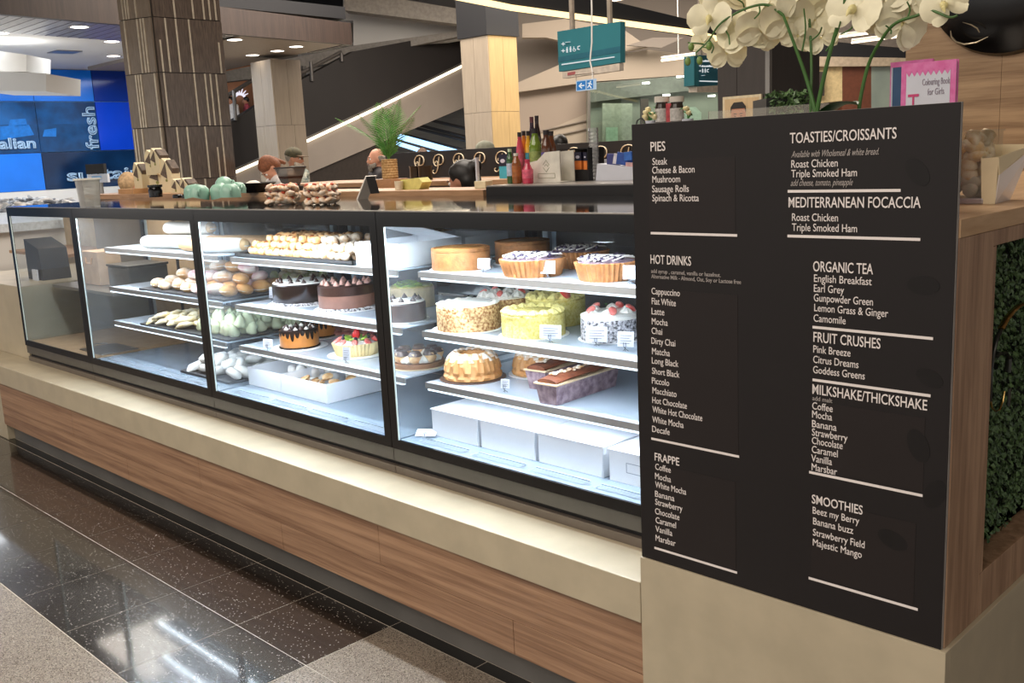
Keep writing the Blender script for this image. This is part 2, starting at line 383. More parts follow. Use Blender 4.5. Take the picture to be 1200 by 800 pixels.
LINES = [
 ('PIES',0.049,0.085,1.4920,'t'),
 ('Steak',0.053,0.089,1.4650,'n'),
 ('Cheese & Bacon',0.052,0.153,1.4480,'n'),
 ('Mushroom',0.052,0.119,1.4300,'n'),
 ('Sausage Rolls',0.051,0.139,1.4110,'n'),
 ('Spinach & Ricotta',0.051,0.162,1.3930,'n'),
 ('HOT DRINKS',0.043,0.142,1.2670,'t'),
 ('add syrup , caramel, vanilla or hazelnut.',0.044,0.210,1.2480,'s'),
 ('Alternative Milk - Almond, Oat, Soy or Lactose free',0.044,0.255,1.2370,'s'),
 ('Cappuccino',0.044,0.114,1.2040,'n'),
 ('Flat White',0.044,0.104,1.1830,'n'),
 ('Latte',0.043,0.075,1.1620,'n'),
 ('Mocha',0.043,0.083,1.1410,'n'),
 ('Chai',0.042,0.069,1.1210,'n'),
 ('Dirty Chai',0.041,0.101,1.1000,'n'),
 ('Matcha',0.042,0.087,1.0780,'n'),
 ('Long Black',0.041,0.108,1.0580,'n'),
 ('Short Black',0.041,0.110,1.0360,'n'),
 ('Piccolo',0.040,0.084,1.0150,'n'),
 ('Macchiato',0.041,0.102,0.9940,'n'),
 ('Hot Chocolate',0.040,0.127,0.9730,'n'),
 ('White Hot Chocolate',0.040,0.164,0.9530,'n'),
 ('White Mocha',0.039,0.118,0.9310,'n'),
 ('Decafe',0.038,0.083,0.9100,'n'),
 ('FRAPPE',0.043,0.106,0.8480,'t'),
 ('Coffee',0.044,0.084,0.8280,'n'),
 ('Mocha',0.043,0.084,0.8070,'n'),
 ('White Mocha',0.043,0.122,0.7880,'n'),
 ('Banana',0.042,0.092,0.7670,'n'),
 ('Strawberry',0.042,0.112,0.7490,'n'),
 ('Chocolate',0.041,0.104,0.7280,'n'),
 ('Caramel',0.042,0.095,0.7080,'n'),
 ('Vanilla',0.041,0.085,0.6880,'n'),
 ('Marsbar',0.041,0.093,0.6670,'n'),
 ('TOASTIES/CROISSANTS',0.356,0.549,1.4950,'t'),
 ('Available with Wholemeal & white bread.',0.359,0.520,1.4700,'i'),
 ('Roast Chicken',0.359,0.447,1.4520,'n'),
 ('Triple Smoked Ham',0.359,0.482,1.4350,'n'),
 ('add cheese, tomato, pineapple',0.358,0.475,1.4200,'i'),
 ('MEDITERRANEAN FOCACCIA',0.354,0.592,1.3820,'t'),
 ('Roast Chicken',0.361,0.449,1.3580,'n'),
 ('Triple Smoked Ham',0.361,0.484,1.3400,'n'),
 ('ORGANIC TEA',0.403,0.514,1.2690,'t'),
 ('English Breakfast',0.405,0.512,1.2500,'n'),
 ('Earl Grey',0.405,0.462,1.2320,'n'),
 ('Gunpowder Green',0.405,0.515,1.2150,'n'),
 ('Lemon Grass & Ginger',0.406,0.542,1.1970,'n'),
 ('Camomile',0.405,0.466,1.1780,'n'),
 ('FRUIT CRUSHES',0.405,0.530,1.1410,'t'),
 ('Pink Breeze',0.405,0.476,1.1210,'n'),
 ('Citrus Dreams',0.405,0.491,1.1020,'n'),
 ('Goddess Greens',0.405,0.503,1.0830,'n'),
 ('MILKSHAKE/THICKSHAKE',0.404,0.613,1.0440,'t'),
 ('add malt',0.404,0.443,1.0320,'s'),
 ('Coffee',0.404,0.444,1.0150,'n'),
 ('Mocha',0.404,0.443,0.9990,'n'),
 ('Banana',0.404,0.452,0.9810,'n'),
 ('Strawberry',0.404,0.473,0.9650,'n'),
 ('Chocolate',0.404,0.464,0.9490,'n'),
 ('Caramel',0.404,0.455,0.9320,'n'),
 ('Vanilla',0.403,0.444,0.9150,'n'),
 ('Marsbar',0.404,0.454,0.8980,'n'),
 ('SMOOTHIES',0.405,0.504,0.8340,'t'),
 ('Beez my Berry',0.407,0.498,0.8140,'n'),
 ('Banana buzz',0.408,0.487,0.7930,'n'),
 ('Strawberry Field',0.408,0.509,0.7710,'n'),
 ('Majestic Mango',0.408,0.504,0.7510,'n'),
]
X_, U_ = (1, 0, 0), (0, 0, 1)
for s, xa, xb, z, st in LINES:
    if st == 't': text(s, 'heading', M_ink, mb, (xa, .0036, z), X_, U_, .0262 if z > .86 else .0245, xb - xa, .0004, bold=.00015)
    elif st == 'n': text(s, 'lettering', M_ink, mb, (xa, .0036, z), X_, U_, .0195, xb - xa, .0004, bold=0)
    elif st == 's': text(s, 'small_lettering', M_ink2, mb, (xa, .0036, z), X_, U_, .0115, xb - xa, .0004, bold=.00005)
    else: text(s, 'script_lettering', M_ink2, mb, (xa, .0036, z), X_, U_, .0165, xb - xa, .0004, bold=.0, shear=.45)
for xa, xb, z in ((.045, .247, 1.329), (.352, .558, 1.4105), (.352, .593, 1.3305), (.403, .619, 1.1675), (.035, .249, .8945), (.037, .243, .6495), (.399, .610, .893), (.404, .618, 1.07), (.400, .608, .683)):
    P(MB().box((xa, .0034, z - .0024), (xb, .0041, z + .0024), 0).build('rule_line', M_ink), mb)
# ================================================================ DISPLAY CABINETS
M_glass = glass('cabinet_glass', (.985, .992, .99), 1.38)
M_glass_side = glass('side_glass', (.93, .965, .97), 1.42, milky=.05, milkcol=(.75, .82, .9))
M_glassedge = mat('glass_edge', '#cfe3e6', .2, var=.02)
M_steel = mat('steel', '#9a958f', .3, .75, var=.06, scale=5)
M_steelw = mat('enamel_shelf', '#a9b6c3', .25, .1, var=.03, scale=4)
M_deck = mat('deck_metal', '#93a3b2', .22, .45, var=.06, scale=5)
M_slot = mat('vent_dark', '#59636c', .4)
M_band = mat('band_taupe', '#6b6259', .35, .25, var=.05)
M_bandg = mat('band_grey', '#54524f', .3, .3, var=.05)
M_led = glow('led_strip', '#e6f2ff', 2)
M_post = mat('post_dark', '#1d2330', .3, .3)
M_postl = mat('post_pale', '#b7c9d6', .3, .3)
M_warmrefl = mat('cabinet_reflected_beige', '#b29c80', .5, var=.08)  # beige on far left doors and deck imitates the warm mall reflections
M_topg = mat('black_top', '#101113', .06, var=.03)
M_door = glass('door_glass', (.62, .66, .70), 1.5, milky=.28, milkcol=(.42, .44, .46))
XB = [-4.12, -3.28, -2.15, -1.05, -.012]
SH = [1.170, .990, .832]; DK = .662
CASES = []
words = ['far left cake cabinet, unlit and almost empty', 'cake cabinet with wrapped rolls and sugared buns, second from the left', 'cake cabinet with the tray of cream puffs and two open white boxes', 'cake cabinet with bundt cakes and white boxes, next to the menu board']
for ci in range(4):
    a, b = XB[ci], XB[ci + 1]; xc = (a + b) / 2; w_ = b - a
    c = thing('display_cabinet', 'black framed glass ' + words[ci], 'display cabinet', (xc, .5, .56), group='cake cabinets along the counter'); CASES.append(c)
    g = .0012
    P(MB().box((a + g, .150, .5602), (b - g, .845, .584)).build('base_trim', M_band), c)
    P(MB().box((a + g, .165, .584), (b - g, .845, .602)).build('shadow_gap', M_blackm), c)
    P(MB().box((a + g, .147, .602), (b - g, .845, .643)).build('lower_band', M_bandg), c)
    fr = MB()
    fr.box((a + g, .142, .6432), (b - g, .150, .672)); fr.box((a + g, .142, 1.312), (b - g, .150, 1.3535))
    fr.box((a + g, .142, .672), (a + .033, .150, 1.312)); fr.box((b - .033, .142, .672), (b - g, .150, 1.312))
    P(fr.build('front_frame', M_black), c)
    P(MB().face([(a + .033, .146, .672), (b - .033, .146, .672), (b - .033, .146, 1.312), (a + .033, .146, 1.312)]).build('front_glass', M_glass), c)
    P(MB().box((a + .034, .1415, .673), (a + .037, .146, 1.311)).build('polished_edge', M_glassedge), c)
    P(MB().box((a + g, .1505, 1.348), (b - g, .845, 1.3575)).build('top_panel', M_topg), c)
    P(MB().box((a + g, .1425, 1.3542), (b - g, .1503, 1.3575)).build('top_edge', M_steel), c)
    # side glass (left hand side of every cabinet)
    P(MB().face([(a + .004, .151, .672), (a + .004, .84, .672), (a + .004, .84, 1.347), (a + .004, .151, 1.347)]).build('side_glass', M_glass_side), c)
    if ci == 3: P(MB().face([(b - .004, .151, .672), (b - .004, .84, .672), (b - .004, .84, 1.347), (b - .004, .151, 1.347)]).build('side_glass', M_glass_side), c)
    P(MB().box((a + .006, .1505, .650), (b - .006, .84, DK)).build('deck', M_deck if ci else M_warmrefl), c)
    # back sliding doors
    bd = P(MB().box((a + .006, .826, .67), (b - .006, .842, .69)).box((a + .006, .826, 1.32), (b - .006, .842, 1.345)).box((a + .006, .826, .69), (a + .04, .842, 1.32)).box((b - .04, .826, .69), (b - .006, .842, 1.32)).build('back_frame', M_post), c)
    for k, (p, q) in enumerate(((a + .04, xc + .03), (xc - .03, b - .04))):
        yy = .828 if k else .836
        d = P(MB().box((p, yy, .69), (p + .028, yy + .006, 1.32)).box((q - .028, yy, .69), (q, yy + .006, 1.32)).box((p, yy + .001, .688), (q, yy + .005, .70)).box((p, yy + .001, 1.31), (q, yy + .005, 1.322)).build('sliding_door', M_post if k else M_postl), c)
        dg = MB().face([(p + .028, yy + .003, .69), (q - .028, yy + .003, .69), (q - .028, yy + .003, 1.32), (p + .028, yy + .003, 1.32)]).build('door_pane', M_door if ci else M_warmrefl, d)
        dg.location = -c.location - (d.location + 0 * d.location) if False else Vector((0, 0, 0))
    # vent slots in the deck
    if ci:
        n = 4; sw = (w_ - .12) / n
        for k in range(n):
            s0 = a + .06 + k * sw
            s = MB(); pts = []
            L_, r_ = sw - .03, .016
            for j in range(9): t = math.radians(90 + 180 * j / 8); pts.append((s0 + r_ + r_ * math.cos(t), .205 + r_ * math.sin(t), DK + .0003))
            for j in range(9): t = math.radians(-90 + 180 * j / 8); pts.append((s0 + L_ + r_ * math.cos(t), .205 + r_ * math.sin(t), DK + .0003))
            s.face(pts); sl = P(s.build('vent_slot', M_slot), c)
            q = MB()
            for j in range(1, 5): q.box((s0 + .012, .205 - .016 + .0064 * j - .001, DK + .0004), (s0 + L_, .205 - .016 + .0064 * j + .001, DK + .0016))
            q.box((s0 + .01, .2215, DK), (s0 + L_, .2235, DK + .003))
            q.build('vent_grille', M_steelw, sl)
    # shelves and lights
    if ci:
        for z in SH:
            e = MB().box((a + .05, .252, z - .004), (b - .05, .80, z)).build('shelf', M_steelw)
            P(e, c)
            k = MB().box((a + .05, .246, z - .0175), (b - .05, .2518, z)).build('shelf_rail', M_steel, e)
            k = MB().box((a + .06, .247, z - .0235), (b - .06, .258, z - .0178)).build('light_strip', M_led, e)
        for yb in (.79,):
            pst = MB().box((a + .052, yb, DK), (a + .075, yb + .02, 1.33)).box((b - .075, yb, DK), (b - .052, yb + .02, 1.33)).build('shelf_upright', M_postl); P(pst, c)
        e = MB().box((a + .06, .156, 1.334), (b - .06, .178, 1.346)).build('light_strip', M_led); P(e, c)
        lv = {1: .8, 2: 1.0, 3: 1.0}[ci]
        area('cabinet_light_or_fill', (xc, .175, 1.332), w_ - .14, 24 * lv, COOL, rot=(math.radians(-14), 0, 0), size_y=.03)
        for z in SH:
            area('cabinet_light_or_fill', (xc, .275, z - .03), w_ - .16, 1.7 * lv, COOL, rot=(math.radians(20), 0, 0), size_y=.02)
    else:
        e = P(MB().box((a + .05, .30, .93), (b - .05, .80, .945)).build('shelf', M_steel), c)
        area('cabinet_light_or_fill', (xc, .5, 1.33), w_ - .2, 5, WARM, size_y=.5)  # added warm fill; this cabinet has no lamp of its own
ORD = ['first', 'second', 'third', 'fourth', 'fifth', 'sixth', 'seventh', 'eighth', 'ninth', 'tenth', 'eleventh', 'twelfth', 'thirteenth', 'fourteenth', 'fifteenth', 'sixteenth', 'seventeenth', 'eighteenth', 'nineteenth', 'twentieth']
ORD2 = ['%s the %s %s' % (a, b, c) for c in ('bottom', 'top') for b in ('left', 'middle', 'right') for a in ('at', 'near', 'just in front of', 'just behind', 'flat against')]
IDX = []
def spot_of(l, j, i): return ', ' + ['bottom', 'second', 'top'][l] + ' layer, ' + ORD[j] + ' row, ' + ORD[i] + ' from left'
# contents are things of their own ------------------------------------------------
def base(px, py, z, r=0):
    p = on('Z', z, px, py); d = Vector((p.x - CAM.x, p.y - CAM.y, 0)).normalized(); return p + d * r
def wid(px, py, z, w): # pixel width to metres at that place
    p = on('Z', z, px, py); return w * (p - CAM).dot(AW) / FPX
M_card = mat('white_card', '#c9ccd6', .6, var=.02)
M_board_w = mat('cake_board', '#e2e4e6', .45, var=.02)
M_gold = mat('baked_gold', '#c88b45', .6, var=.25, scale=40, bump=.5, sss=0)
M_cream = mat('whipped_cream', '#f1ece2', .5, var=.03, bump=.3, bscale=60)
M_custard = mat('pale_custard', '#e0c79a', .5, var=.12, scale=50)
M_choc = mat('chocolate', '#38221b', .3, var=.15, scale=30)
M_chocd = mat('dark_chocolate', '#21130f', .2, var=.1, scale=30)
M_mousse = mat('chocolate_mousse', '#8a6152', .5, var=.08, scale=40)
M_crust = mat('tart_crust', '#8a5a30', .65, var=.2, scale=50, bump=.3)
M_sugar = mat('icing_sugar', '#efe8dd', .8, var=.06, scale=60, c2='#d7a366')
M_nut = mat('chopped_nuts', '#8a5526', .7, scale=130, c2='#e8c692', bump=1, bscale=200)
M_yel = mat('lemon_crumb', '#e3d68c', .7, scale=130, c2='#cdb95a', bump=.8, bscale=200)
M_yelc = mat('lemon_cream', '#eee094', .45, var=.06)
M_caramel = mat('caramel', '#c9813a', .3, var=.12)
M_red = mat('strawberry', '#c9252b', .25, var=.25, scale=60)
M_redin = mat('strawberry_cut', '#e88a80', .35, scale=30, c2='#c93a36')
M_green = mat('kiwi_green', '#8fae3e', .35, var=.25, scale=60)
M_leafg = mat('leaf_green', '#3f7d35', .5, var=.2)
M_blue = mat('berry_dark', '#2e2438', .3, var=.3, scale=90)
M_crumbw = mat('coconut_white', '#ece8e2', .8, var=.08, bump=.7, bscale=200)
M_blkw = None
def cake_body(root, r, h, side, top, n=40, name='sponge', bev=.004, rad=None):
    s = MB().lathe([(0, 0), (r - .001, 0), (r, .002), (r, h - bev), (r - bev, h), (0, h)], n, rad=rad).build(name, side, root, True)
    t = MB().lathe([(0, h + .0045), (r - bev - .003, h + .0045), (r - bev + .0005, h + .002), (r - bev, h), (0, h)], n, rad=rad).build('icing', top, root, True)
    return s
def doily(root, r, m=None):
    return MB().lathe([(0, -.0002), (r, -.0002), (r, .0018), (0, .0018)], 36).build('cake_board', m or M_board_w, root)
def kiss(r=.009, h=.018):
    return MB().lathe([(0, 0), (r, .0), (r * 1.05, h * .2), (r * .7, h * .5), (r * .3, h * .75), (0, h)], 10)
ME_kiss_d = kiss().build('chocolate_kiss', M_choc, None, True, mesh_only=True)
ME_kiss_p = kiss().build('mousse_kiss', mat('pink_mousse', '#b98d80', .5), None, True, mesh_only=True)
ME_kiss_w = kiss(.008, .012).build('cream_kiss', M_cream, None, True, mesh_only=True)
def ros(r, h, lobes=7):
    def rad(u): return 1 + .13 * math.sin(u * 2 * math.pi * lobes)
    return MB().lathe([(0, 0), (r, 0), (r * 1.1, h * .3), (r * .8, h * .6), (r * .4, h * .85), (0, h)], 28, rad=rad)
ME_ros_w = ros(.012, .013).build('cream_rosette', M_cream, None, True, mesh_only=True)
ME_ros_y = ros(.012, .013).build('lemon_rosette', M_yelc, None, True, mesh_only=True)
def strawb(m1=M_red):
    return MB().lathe([(0, 0), (.009, .002), (.011, .008), (.008, .017), (.003, .024), (0, .026)], 12)
ME_straw = strawb().build('strawberry', M_red, None, True, mesh_only=True)
ME_half = MB().lathe([(0, 0), (.010, .001), (.011, .006), (.007, .010), (0, .011)], 12, M=Matrix.Diagonal((1.25, .9, 1, 1))).build('strawberry_half', M_redin, None, True, mesh_only=True)
ME_kiwi = MB().lathe([(0, 0), (.014, .0), (.014, .004), (0, .005)], 14).build('kiwi_slice', M_green, None, True, mesh_only=True)
ME_bery = MB().ball((0, 0, .006), .0065, 8).build('blueberry', M_blue, None, True, mesh_only=True)
def ringof(root, me, name, n, r, z, rot=0, scale=1, tilt=0):
    for k in range(n):
        a = rot + 2 * math.pi * k / n
        place(name, me, root, (r * math.cos(a), r * math.sin(a), z), (0, tilt, a), scale)
def cake(label, px, py, z, wpx, group='cakes in the lit cabinets', cat='cake', name='layer_cake', rz=0):
    r = wid(px, py, z, wpx) / 2; p = base(px, py, z, r); p.z = z + .0006
    return thing(name, label, cat, p, rz, group), r
# ---- right-hand cabinet, top shelf
for label, px, py, w, h in (('baked cheesecake with a browned crust, leftmost on the top shelf by the menu board', 541, 319, 71, .058), ('baked cheesecake with a browned crust standing behind the first berry tart', 613, 311, 66, .062)):
    t, r = cake(label, px, py, SH[0], w, 'baked cheesecakes', name='cheesecake')
    cake_body(t, r, h, M_crust, mat('cheesecake_top', '#dba964', .35, scale=14, c2='#a8622a'), name='crust')
    MB().lathe([(r * .86, h), (r, h - .002), (r * 1.01, h + .006), (r * .93, h + .008), (r * .84, h + .004)], 40).build('crust_rim', M_crust, t, True, jitter=.001)
    doily(t, r * 1.08)
def tart(label, px, py, z, w, topm, h=.047, **k):
    t, r = cake(label, px, py, z, w, 'fruit and berry tarts', 'tart', 'fluted_tart')
    fl_ = lambda u: 1 + .035 * math.sin(u * 2 * math.pi * 36)
    MB().lathe([(0, 0), (r * .84, 0), (r, h), (r * .94, h + .001), (r * .92, h * .7), (0, h * .7)], 144, rad=fl_).build('crust', M_crust if k.get('crust') is None else k['crust'], t, True)
    MB().lathe([(r * .925, h * .75), (r * .925, h), (r * .6, h + .006), (0, h + .009)], 40).build('filling', topm, t, True, jitter=.001)
    return t, r, h
M_berry = mat('berry_lattice', '#34202c', .3, scale=110, c2='#9a8796')
for label, px, py, w in (('fluted tart with dark berries and icing, in front of the second cheesecake', 625, 327, 80), ('fluted berry tart at the back of the top shelf, between two others', 681, 316, 68), ('fluted berry tart at the right end of the top shelf by the menu board', 711, 332, 76)):
    t, r, h = tart(label, px, py, SH[0], w, M_berry)
    R = random.Random(px)
    for k in range(34):
        a = R.uniform(0, 6.28); q = r * .85 * math.sqrt(R.random()); place('blueberry', ME_bery, t, (q * math.cos(a), q * math.sin(a), h + .004), None, R.uniform(.7, 1.1))
    for k in range(-3, 4):
        x = k * r * .24; l = math.sqrt(max(0, (r * .9) ** 2 - x * x))
        MB().tube([(x, -l, h + .008), (x, 0, h + .014), (x, l, h + .008)], .0022, 5).build('icing_strip', M_cream, t, True)
# ---- middle shelf
t, r = cake('round cake coated in chopped nuts with a white dusted top, left on the middle shelf', 550, 391, SH[1], 77)
cake_body(t, r, .075, M_nut, M_cream, rad=lambda u: 1 + .012 * math.sin(u * 260)); doily(t, r * 1.15)
ringof(t, ME_ros_w, 'cream_rosette', 16, r * .88, .076, scale=(.9, .9, .6))
t, r = cake('nut coated cake with white cream and strawberries behind the first nut cake', 592, 379, SH[1], 68)
cake_body(t, r, .072, M_nut, M_cream); ringof(t, ME_ros_w, 'cream_rosette', 9, r * .72, .075, scale=1.5)
ringof(t, ME_half, 'strawberry_half', 5, r * .70, .086, .3, 1.0, .5)
t, r = cake('pale yellow crumb coated cake with a price card in front', 626, 399, SH[1], 77)
cake_body(t, r, .066, M_yel, M_yel); ringof(t, ME_ros_y, 'lemon_rosette', 16, r * .84, .067, scale=1.2); doily(t, r * 1.12)
t, r = cake('taller yellow cake with piped lemon rosettes and one strawberry, at the back', 652, 384, SH[1], 72)
cake_body(t, r, .078, M_yel, M_yelc); ringof(t, ME_ros_y, 'lemon_rosette', 14, r * .82, .08, scale=1.25); ringof(t, ME_ros_y, 'lemon_rosette', 7, r * .42, .08, scale=1.2)
place('strawberry_half', ME_half, t, (r * .75, -r * .45, .1), (0, .9, .3), 1.8)
M_blkw = mat('black_white_crumb', '#17131a', .6, scale=130, c2='#e9e6ea', bump=.8, bscale=200)
t, r = cake('cake with black and white crumb sides, white cream and strawberries, beside the menu board', 716, 403, SH[1], 72)
cake_body(t, r, .062, M_blkw, M_cream); MB().lathe([(0, .062), (r * .99, .060), (r * 1.0, .068), (r * .8, .076), (0, .078)], 36).build('cream_topping', M_cream, t, True, jitter=.002)
ringof(t, ME_half, 'strawberry_half', 5, r * .66, .080, .5, 1.15, .6); ringof(t, ME_ros_w, 'cream_rosette', 6, r * .66, .074, 1.1, 1.2); doily(t, r * 1.1)
for k in range(4):
    a = .9 + k * 1.6; place('mint_leaf', MB().face([(0, 0, 0), (.008, -.005, .003), (.018, 0, .002), (.008, .005, .003)]).build('mint_leaf', M_leafg, mesh_only=True), t, (r * .5 * math.cos(a), r * .5 * math.sin(a), .086), (0, 0, a))
# ---- lower shelf: bundt cakes and loaves
M_bundt = mat('bundt_crust', '#d3a069', .55, scale=14, c2='#bb8046', bump=.3)
def bundt(label, px, py, w, seed):
    t, r = cake(label, px, py, SH[2], w, 'bundt cakes', name='bundt_cake', rz=seed)
    bm = MB(); n = 168; prof = [(.30, .0), (.84, 0), (.97, .05), (1.0, .15), (.93, .22), (.97, .34), (.93, .55), (.82, .76), (.64, .92), (.44, .86), (.30, .62), (.30, 0)]
    H = r * .98; rings = []
    for (q, zz) in prof:
        row = []
        for i in range(n):
            u = i / n; amp = .085 if zz > .08 and q > .35 else 0
            tw = zz * .16
            f = 1 - amp * max(0, math.cos((u + tw) * math.pi * 28)) ** .7
            row.append(bm.bm.verts.new((r * q * f * math.cos(2 * math.pi * u), r * q * f * math.sin(2 * math.pi * u), H * zz * (1 - .4 * (1 - f)))))
        rings.append(row)
    for a, b in zip(rings, rings[1:]):
        for i in range(n): bm.bm.faces.new((a[i], a[(i + 1) % n], b[(i + 1) % n], b[i]))
    bm.build('crumb', M_bundt, t, True)
    s = MB(); rings = []
    for (q, zz) in [(.47, .875), (.64, .925), (.74, .845), (.82, .76), (.88, .65)]:
        row = []
        for i in range(n):
            u = i / n; f = 1 - .085 * max(0, math.cos((u + zz * .16) * math.pi * 28)) ** .7; v_ = r * q * f * (1.0 if q < .85 else (1.012 if math.cos((u + zz * .16) * math.pi * 28) < .2 else .9))
            row.append(s.bm.verts.new((v_ * math.cos(2 * math.pi * u), v_ * math.sin(2 * math.pi * u), H * zz * (1 - .4 * (1 - f)) + .002)))
        rings.append(row)
    for a, b in zip(rings, rings[1:]):
        for i in range(n): s.bm.faces.new((a[i], a[(i + 1) % n], b[(i + 1) % n], b[i]))
    s.build('sugar_dusting', M_sugar, t, True)
    doily(t, r * 1.12, mat('brown_board', '#5d463c', .5) if seed else None); return t
bundt('ridged bundt cake dusted with sugar, left of the two bundts', 555, 450, 72, 1)
bundt('ridged bundt cake dusted with sugar, right of the two and behind the price card', 631, 444, 64, 0)
M_loafcase = mat('loaf_case', '#6b5560', .6, scale=50, c2='#a08a90'); M_loaf = mat('loaf_top', '#6f3c26', .5, var=.2, scale=40, bump=.4)
def loaf(label, p, q, w=.075, h=.058):
    a = on('Z', SH[2], *p); b = on('Z', SH[2], *q); d = (b - a); L_ = d.length; ang = math.atan2(d.y, d.x)
    t = thing('loaf_cake', label, 'cake', (a.x, a.y, SH[2] + .0006), ang, 'loaf cakes in paper cases')
    f = .008
    MB().prism([(f, f, 0), (L_ - f, f, 0), (L_ - f, w - f, 0), (f, w - f, 0)], (0, 0, .001)).bm
    s = MB(); lo = [(f, f, 0), (L_ - f, f, 0), (L_ - f, w - f, 0), (f, w - f, 0)]; hi = [(0, 0, h), (L_, 0, h), (L_, w, h), (0, w, h)]
    v = [s.bm.verts.new(k) for k in lo]; u = [s.bm.verts.new(k) for k in hi]
    s.bm.faces.new(v)
    for i in range(4): s.bm.faces.new((v[i], v[(i + 1) % 4], u[(i + 1) % 4], u[i]))
    s.build('paper_case', M_loafcase, t)
    MB().box((-.003, -.003, h - .003), (L_ + .003, w + .003, h + .001)).build('case_rim', mat('case_rim', '#cdb390', .5), t)
    s = MB()
    s.tube([(.004, w / 2, h + .004), (L_ * .25, w / 2, h + .009), (L_ * .75, w / 2, h + .009), (L_ - .004, w / 2, h + .004)], [w * .44, w * .47, w * .47, w * .44], 14, flat=.28).build('loaf', M_loaf, t, True)
    s = MB(); R = random.Random(int(a.x * 1000))
    for k in range(44): s.ball((R.uniform(.02, L_ - .02), w / 2 + R.uniform(-.014, .014), h + .0205), (R.uniform(.004, .012), R.uniform(.002, .006), .003), 6)
    o = s.build('sugar_drift', M_sugar, t, True)
    return t
loaf('chocolate brown loaf cake in a printed paper case, in front on the lower shelf', (653, 477), (726, 452))
loaf('chocolate brown loaf cake in a pale case, behind the front loaf', (640, 459), (716, 433))
# ---- white cake boxes on the deck of the right-hand cabinet
M_box = mat('box_white', '#e4e6ea', .5, var=.015)
f0 = on('Z', DK, 505, 509); f0.y = max(f0.y, .24)
bw = [(505, 562), (562, 629), (629, 709), (712, 800)]
def xat(px, y, z):
    lo, hi = -6, 1
    for _ in range(40):
        m = (lo + hi) / 2; d = Vector((m, y, z)) - CAM
        if 600 + FPX * d.dot(AR) / d.dot(AW) < px: lo = m
        else: hi = m
    return m
places = ['leftmost in the row under the bundt cakes', 'second in the row under the bundt cakes', 'third in the row, with its flap gap on the right', 'rightmost, with a printed stamp, by the menu board']
for k, (a, b) in enumerate(bw):
    xa = xat(a, f0.y, DK + .04); xb = xat(b, f0.y, DK + .04)
    if k == 3: xb = min(-.06, xa + .26)
    t = thing('cake_box', 'closed white cardboard cake box, ' + places[k], 'box', ((xa + xb) / 2, f0.y, DK + .0003), 0, 'white cake boxes on the cabinet deck')
    w = xb - xa; h = .085; o = .006
    MB().box((-w / 2 + o, 0, 0), (w / 2 - o, .27, h - .003), .001).build('tray', M_box, t)
    MB().box((-w / 2 + .002, -.003, h - .004), (w / 2 - .002, .274, h), .001).build('lid', M_box, t)
    MB().prism([(w / 2 - .012, -.0035, h - .004), (w / 2 - .002, -.0035, h - .004), (w / 2 - .010, -.0035, .002)], (0, .002, 0)).build('flap', M_box, t)
    if k == 3:
        M_stamp = mat('stamp_ink', '#8f97a5', .6)
        s = MB()
        for (x0_, z0_, x1_, z1_) in ((-.06, .03, .02, .0315), (-.06, .055, .02, .0565), (-.0615, .03, -.06, .0565), (.02, .03, .0215, .0565)): s.box((x0_, -.0005, z0_), (x1_, .0002, z1_))
        s.build('printed_frame', M_stamp, t)
# ---- price cards
M_fork = mat('card_holder_steel', '#8d9096', .25, .8)
M_cardink = mat('card_ink', '#3f4148', .7)
def price_card(px, py, z, wpx=20, hpx=17, label=None, rz=.0, up=.012):
    p = base(px, py, z, .0); k = (p - CAM).dot(AW) / FPX; w, h = wpx * k * 1.12, hpx * k
    t = thing('price_card', label, 'price card', (p.x, p.y, z + .0006), .35 + rz, 'white price cards on little steel stands')
    MB().box((-w / 2, -.0006, up), (w / 2, .0006, up + h), 0).build('card', M_card, t).rotation_euler = (-.12, 0, 0)
    s = MB()
    for j in range(4): s.box((-w * .34, -.0013, up + h * (.72 - .17 * j)), (w * (.36 - .12 * (j % 2)), -.0009, up + h * (.72 - .17 * j) + .0011))
    s.build('print', M_cardink, t).rotation_euler = (-.12, 0, 0)
    s = MB()
    for sx in (-.0035, 0, .0035): s.tube([(sx, -.004, up + .012), (sx, -.005, up + .002), (0, -.0035, up - .003)], .0008, 5)
    s.tube([(0, -.0035, up - .003), (0, -.001, .001)], .001, 5).tube([(0, -.002, up - .004), (-.007, .003, .0008)], .0008, 5).tube([(0, -.002, up - .004), (.007, .003, .0008)], .0008, 5)
    s.build('fork_stand', M_fork, t, True); return t
for a in [(567, 320, SH[0], 14, 12, 'beside the leftmost cheesecake on the top shelf'), (642, 326, SH[0], 16, 15, 'in front of the first berry tart on the top shelf'), (706, 331, SH[0], 16, 16, 'in front of the rightmost berry tart on the top shelf'), (738, 333, SH[0], 15, 16, 'at the right end of the top shelf, by the menu board'),
          (645, 402, SH[1], 24, 16, 'in front of the pale yellow cake'), (699, 406, SH[1], 24, 18, 'in front of the black and white crumb cake'), (733, 412, SH[1], 18, 18, 'rightmost on the middle shelf, tilted by the menu board'), (592, 460, SH[2], 10, 11, 'between the two bundt cakes')]:
    price_card(a[0], a[1], a[2], a[3], a[4], 'white price card ' + a[5])
for a in [(319, 353, SH[1], 7, 13, 'left of the dark chocolate cake with white top'), (314, 411, SH[2], 12, 10, 'left of the caramel drip cake'), (406, 426, SH[2], 9, 15, 'in front of the fruit tart')]:
    price_card(a[0], a[1], a[2], a[3], a[4], 'white price card ' + a[5])
t = price_card(497, 514, DK, 22, 14, 'white price card lying back on the deck left of the white cake boxes'); t.rotation_euler = (-1.1, 0, .6)
